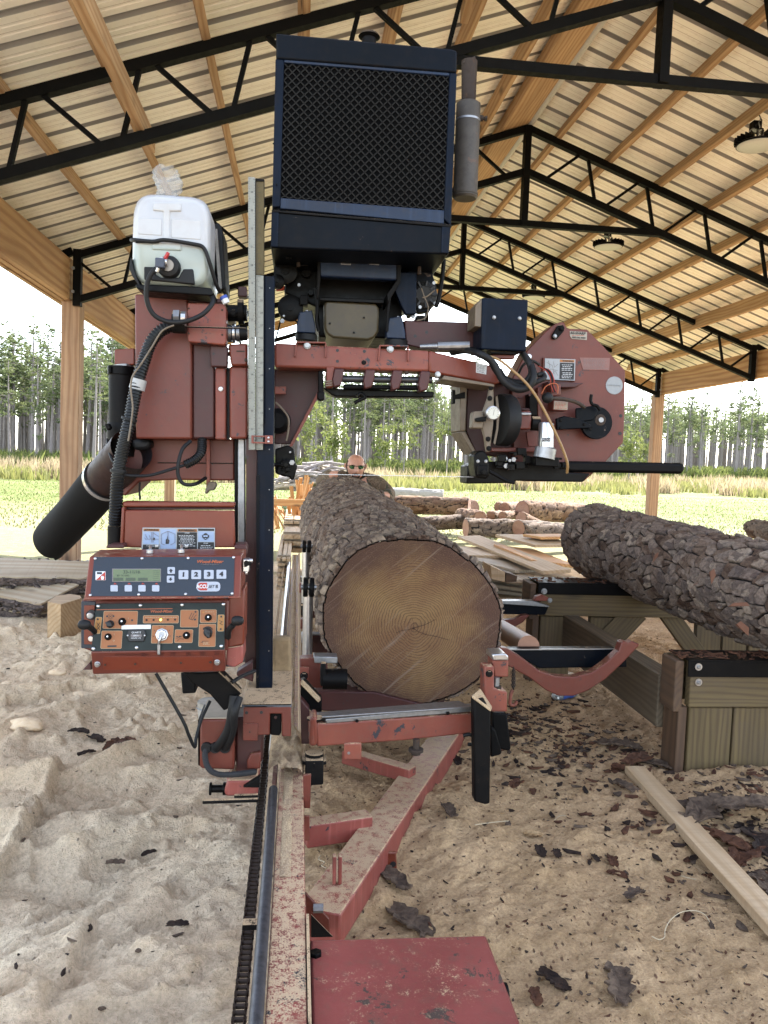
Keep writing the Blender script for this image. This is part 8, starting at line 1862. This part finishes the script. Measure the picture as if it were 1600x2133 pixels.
# ================================================================== THE MAN BEHIND THE LOG
def man():
    hx, hy = P(741, 972, 6.85).x, 6.85
    hz = P(741, 971, 6.85).z
    t = thing('person', (hx+.05, hy+.35, 0), 'bald man with goatee and mirrored sunglasses bending over the far end of the log', 'person')
    mSK = NT('skin'); co = mSK.coord(world=True); n = mSK.noise(co, 25, 4, .6); mSK.base(mSK.mix(mSK.ramp(n, [(.3, 0.), (.7, 1.)]), (.42, .21, .14), (.34, .16, .11))); mSK.rough(.5); mSK = mSK.m
    cm = NT('camouflage_shirt'); co = cm.coord(world=True); n = cm.noise(co, 14, 3, .6, .8); cm.base(cm.mix(cm.ramp(n, [(.45, 0.), (.5, 1.)], 'CONSTANT'), (.10, .07, .045), cm.mix(cm.ramp(n, [(.55, 0.), (.58, 1.)]), (.17, .12, .08), (.05, .05, .035)))); cm.rough(.9); cm = cm.m
    jn = plain('denim', (.05, .07, .12), .9)
    # one continuous body through a skin modifier: pelvis first
    J = {'pel': (hx+.06, hy+.55, .80), 'bel': (hx+.05, hy+.42, .93), 'che': (hx+.03, hy+.24, 1.03), 'nck': (hx+.01, hy+.08, hz-.155), 'hb': (hx, hy+.02, hz-.06),
         'ls': (hx-.19, hy+.14, 1.10), 'rs': (hx+.19, hy+.12, 1.11), 'le': (hx-.30, hy-.05, 1.10), 're': (hx+.30, hy-.05, 1.00), 'lw': (hx-.20, hy-.24, 1.165), 'rw': (hx+.25, hy-.20, 1.0), 'lh': (hx-.14, hy-.30, 1.175), 'rh': (hx+.20, hy-.26, 1.02),
         'lk': (hx-.06, hy+.30, .45), 'rk': (hx+.20, hy+.32, .45), 'lhp': (hx-.04, hy+.54, .78), 'rhp': (hx+.16, hy+.54, .78), 'la': (hx-.08, hy+.50, .10), 'ra': (hx+.22, hy+.52, .10), 'lf': (hx-.09, hy+.34, .05), 'rf': (hx+.23, hy+.36, .05)}
    Rd = dict(pel=.15, bel=.15, che=.155, nck=.062, hb=.060, ls=.075, rs=.075, le=.052, re=.052, lw=.036, rw=.036, lh=.024, rh=.024, lk=.068, rk=.068, lhp=.10, rhp=.10, la=.05, ra=.05, lf=.045, rf=.045)
    names = list(J); E = [('pel', 'bel'), ('bel', 'che'), ('che', 'nck'), ('nck', 'hb'), ('che', 'ls'), ('che', 'rs'), ('ls', 'le'), ('rs', 're'), ('le', 'lw'), ('re', 'rw'), ('lw', 'lh'), ('rw', 'rh'), ('pel', 'lhp'), ('pel', 'rhp'), ('lhp', 'lk'), ('rhp', 'rk'), ('lk', 'la'), ('rk', 'ra'), ('la', 'lf'), ('ra', 'rf')]
    def skin(name, keys, edges, mat, grow=0., sub=2):
        me = bpy.data.meshes.new(name); o0 = Vector(J[keys[0]]); me.from_pydata([tuple(Vector(J[k])-o0) for k in keys], [(keys.index(a), keys.index(b)) for a, b in edges], [])
        o = link(name, me, t, o0); me.materials.append(mat); m = o.modifiers.new('skin', 'SKIN'); m.use_smooth_shade = True
        for k, v in zip(keys, me.skin_vertices[0].data): v.radius = (Rd[k]+grow,)*2; v.use_root = (k == keys[0])
        m2 = o.modifiers.new('sub', 'SUBSURF'); m2.levels = sub; m2.render_levels = sub; return o
    skin('body', names, E, mSK)
    ks = ['pel', 'bel', 'che', 'nck2', 'ls', 'rs', 'le', 're', 'lw2', 'rw2']; J['nck2'] = tuple(Vector(J['che'])*.35+Vector(J['nck'])*.65); Rd['nck2'] = .075; J['lw2'] = tuple(Vector(J['le'])*.15+Vector(J['lw'])*.85); J['rw2'] = tuple(Vector(J['re'])*.15+Vector(J['rw'])*.85); Rd['lw2'] = Rd['rw2'] = .046; J['lw2'] = J['lw']; J['rw2'] = J['rw']
    skin('shirt', ks, [('pel', 'bel'), ('bel', 'che'), ('che', 'nck2'), ('che', 'ls'), ('che', 'rs'), ('ls', 'le'), ('rs', 're'), ('le', 'lw2'), ('re', 'rw2')], cm, .014)
    J['la2'] = (J['la'][0], J['la'][1], .16); J['ra2'] = (J['ra'][0], J['ra'][1], .16); Rd['la2'] = Rd['ra2'] = .062
    skin('trousers', ['pel', 'lhp', 'rhp', 'lk', 'rk', 'la2', 'ra2'], [('pel', 'lhp'), ('pel', 'rhp'), ('lhp', 'lk'), ('rhp', 'rk'), ('lk', 'la2'), ('rk', 'ra2')], jn, .02)
    for s in ('l', 'r'):
        MB().tube([Vector(J[s+'a'])+Vector((0, .04, .06)), Vector(J[s+'a'])+Vector((0, .03, -.02)), Vector(J[s+'f'])+Vector((0, -.02, -.01)), Vector(J[s+'f'])+Vector((0, -.10, -.02))], [.06, .062, .055, .03], 14).build('boot', mBLKd, t, smooth=60)
    # hands: palm and five fingers each, lying over the log
    mGLV = plain('brown_work_glove', (.10, .06, .035), .9)
    for s, sg in (('l', -1), ('r', 1)):
        h = Vector(J[s+'h']); d = Vector((-sg*.25, -1, -.15)).normalized(); x = d.cross(Vector((0, 0, 1))).normalized()
        b = MB(); b.tube([h-d*.02, h+d*.02, h+d*.06], [.026, .036, .034], 12)
        for k in range(4):
            o0 = h+d*.055+x*(k-1.5)*.018; L = (.030, .036, .034, .026)[k]; b.tube([o0-d*.01, o0+d*L*.8, o0+d*(L*1.5)+Vector((0, 0, -.012)), o0+d*(L*1.8)+Vector((0, 0, -.03))], [.010, .0095, .0085, .006], 8)
        o0 = h+d*.01-x*sg*-.03; b.tube([o0-d*.01, o0+(d-x*sg*-1.1)*.022, o0+(d*1.6-x*sg*-1.2)*.03], [.011, .010, .007], 8)
        b.build('hand', mGLV, t, smooth=70)
    # head
    n1_, n2_ = 64, 48; u = np.linspace(0, 2*np.pi, n1_, endpoint=False); v = np.linspace(.001, np.pi-.001, n2_); U, V_ = np.meshgrid(u, v)
    x = np.cos(U)*np.sin(V_); y = np.sin(U)*np.sin(V_); z = np.cos(V_)
    s_ = np.sin(V_)**.82/np.maximum(np.sin(V_), 1e-6); X_ = x*s_*.079*(1-.20*np.clip(-z, 0, 1)**1.3); Y_ = y*s_*.098; Z_ = np.where(z > 0, z*.100, z*.122)
    fr = np.clip(-y, 0, 1)
    def bump_(cx, cz, sx_, sz_, h): return h*np.exp(-((X_-cx)/sx_)**2-((Z_-cz)/sz_)**2)*(fr > .2)
    Yo = Y_-bump_(0, -.022, .011, .026, .022)-bump_(0, -.036, .017, .010, .012)-bump_(0, -.072, .024, .012, .010)-bump_(0, -.105, .024, .016, .012)-bump_(0, .024, .05, .010, .006)+bump_(-.032, .003, .017, .012, .010)+bump_(.032, .003, .017, .012, .010)-bump_(-.045, -.022, .018, .018, .006)-bump_(.045, -.022, .018, .018, .006)
    Pt = np.stack([X_, Yo, Z_], -1).reshape(-1, 3); i = np.arange(n1_*n2_).reshape(n2_, n1_); j = np.roll(i, -1, 1); F = np.stack([i[:-1], i[1:], j[1:], j[:-1]], -1).reshape(-1, 4)
    hc_ = Vector((hx, hy, hz)); tilt = Matrix.Rotation(.12, 3, 'X')
    def put(name, V, F, mat, sm=True):
        V = np.array(V) @ np.array(tilt).T; me = grid_mesh(name, V, np.array(F), mat) if len(F[0]) == 4 else None; return link(name, me, t, hc_)
    put('head', Pt, F, mSK)
    # hair and beard: shells just outside the skin
    def shell(name, mask, off, mat):
        q = Pt*1.0; nrm = Pt/np.linalg.norm(Pt, axis=1)[:, None]; q = Pt+nrm*off*(1+.4*(vn(Pt[:, 0]*400, Pt[:, 2]*400, 3)-.5))[:, None]; mk = mask.reshape(-1); Fm = [f for f in F if mk[f].all()]
        if not Fm: return
        put(name, q, np.array(Fm), mat)
    mHR = plain('dark_short_hair', (.035, .022, .016), .9, noise=.5)
    shell('hair', ((Y_ > -.035) & (Z_ > -.075) & (Z_ < .050+.4*np.clip(Y_, 0, 1)) & ((np.abs(X_) > .050) | (Y_ > .0))), .0035, mHR)
    shell('beard', ((Yo < -.052) & (np.abs(X_) < .036) & (Z_ < -.046) & ~((np.abs(X_) < .019) & (Z_ > -.076) & (Z_ < -.064))), .0035, mHR)
    def loc(x, y, z): return hc_+tilt @ Vector((x, y, z))
    MB().tube([loc(-.02, -.0985, -.070), loc(0, -.101, -.069), loc(.02, -.0985, -.070)], [.002, .0045, .002], 8).build('mouth', plain('lips', (.30, .11, .09), .5), t, smooth=60)
    for sg in (-1, 1):
        b = MB(); b.tube([loc(sg*.079, .0, .022), loc(sg*.090, .008, .012), loc(sg*.089, .008, -.010), loc(sg*.078, .0, -.026)], [.008, .013, .011, .006], 10); b.build('ear', mSK, t, smooth=60)
        MB().tube([loc(sg*.033, -.088, .002), loc(sg*.033, -.074, .002)], [.011, .012], 14).build('eye', mWHITE, t, smooth=60)
        vs_ = [loc(sg*.033+.027*math.cos(a)*(1 if math.cos(a)*sg < 0 else 1.05), -.101+.010*abs(math.cos(a)), .004+.017*math.sin(a)) for a in np.linspace(0, 6.283, 24, endpoint=False)]
        gl = NT('green_mirror_lens'); g_ = gl.noise(gl.coord(world=True), 70, 2, .5); gl.base(gl.mix(gl.ramp(g_, [(.4, 0.), (.6, 1.)]), (.25, .55, .25), (.03, .05, .05))); gl.b.inputs['Metallic'].default_value = .8; gl.rough(.12)
        MB().poly(vs_, (0, .003, 0)).build('sunglass_lens', gl.m, t); MB().tube([loc(sg*.060, -.092, .008), loc(sg*.078, -.04, .010), loc(sg*.083, .0, .008)], .0022, 6).build('sunglass_temple', mINK, t)
    MB().tube([loc(-.062, -.094, .014), loc(-.034, -.104, .022), loc(-.008, -.108, .012), loc(.008, -.108, .012), loc(.034, -.104, .022), loc(.062, -.094, .014)], .0026, 6).build('sunglass_frame', mINK, t, smooth=60)
man()
# every stacked repeat in this group gets told apart only where the picture shows it
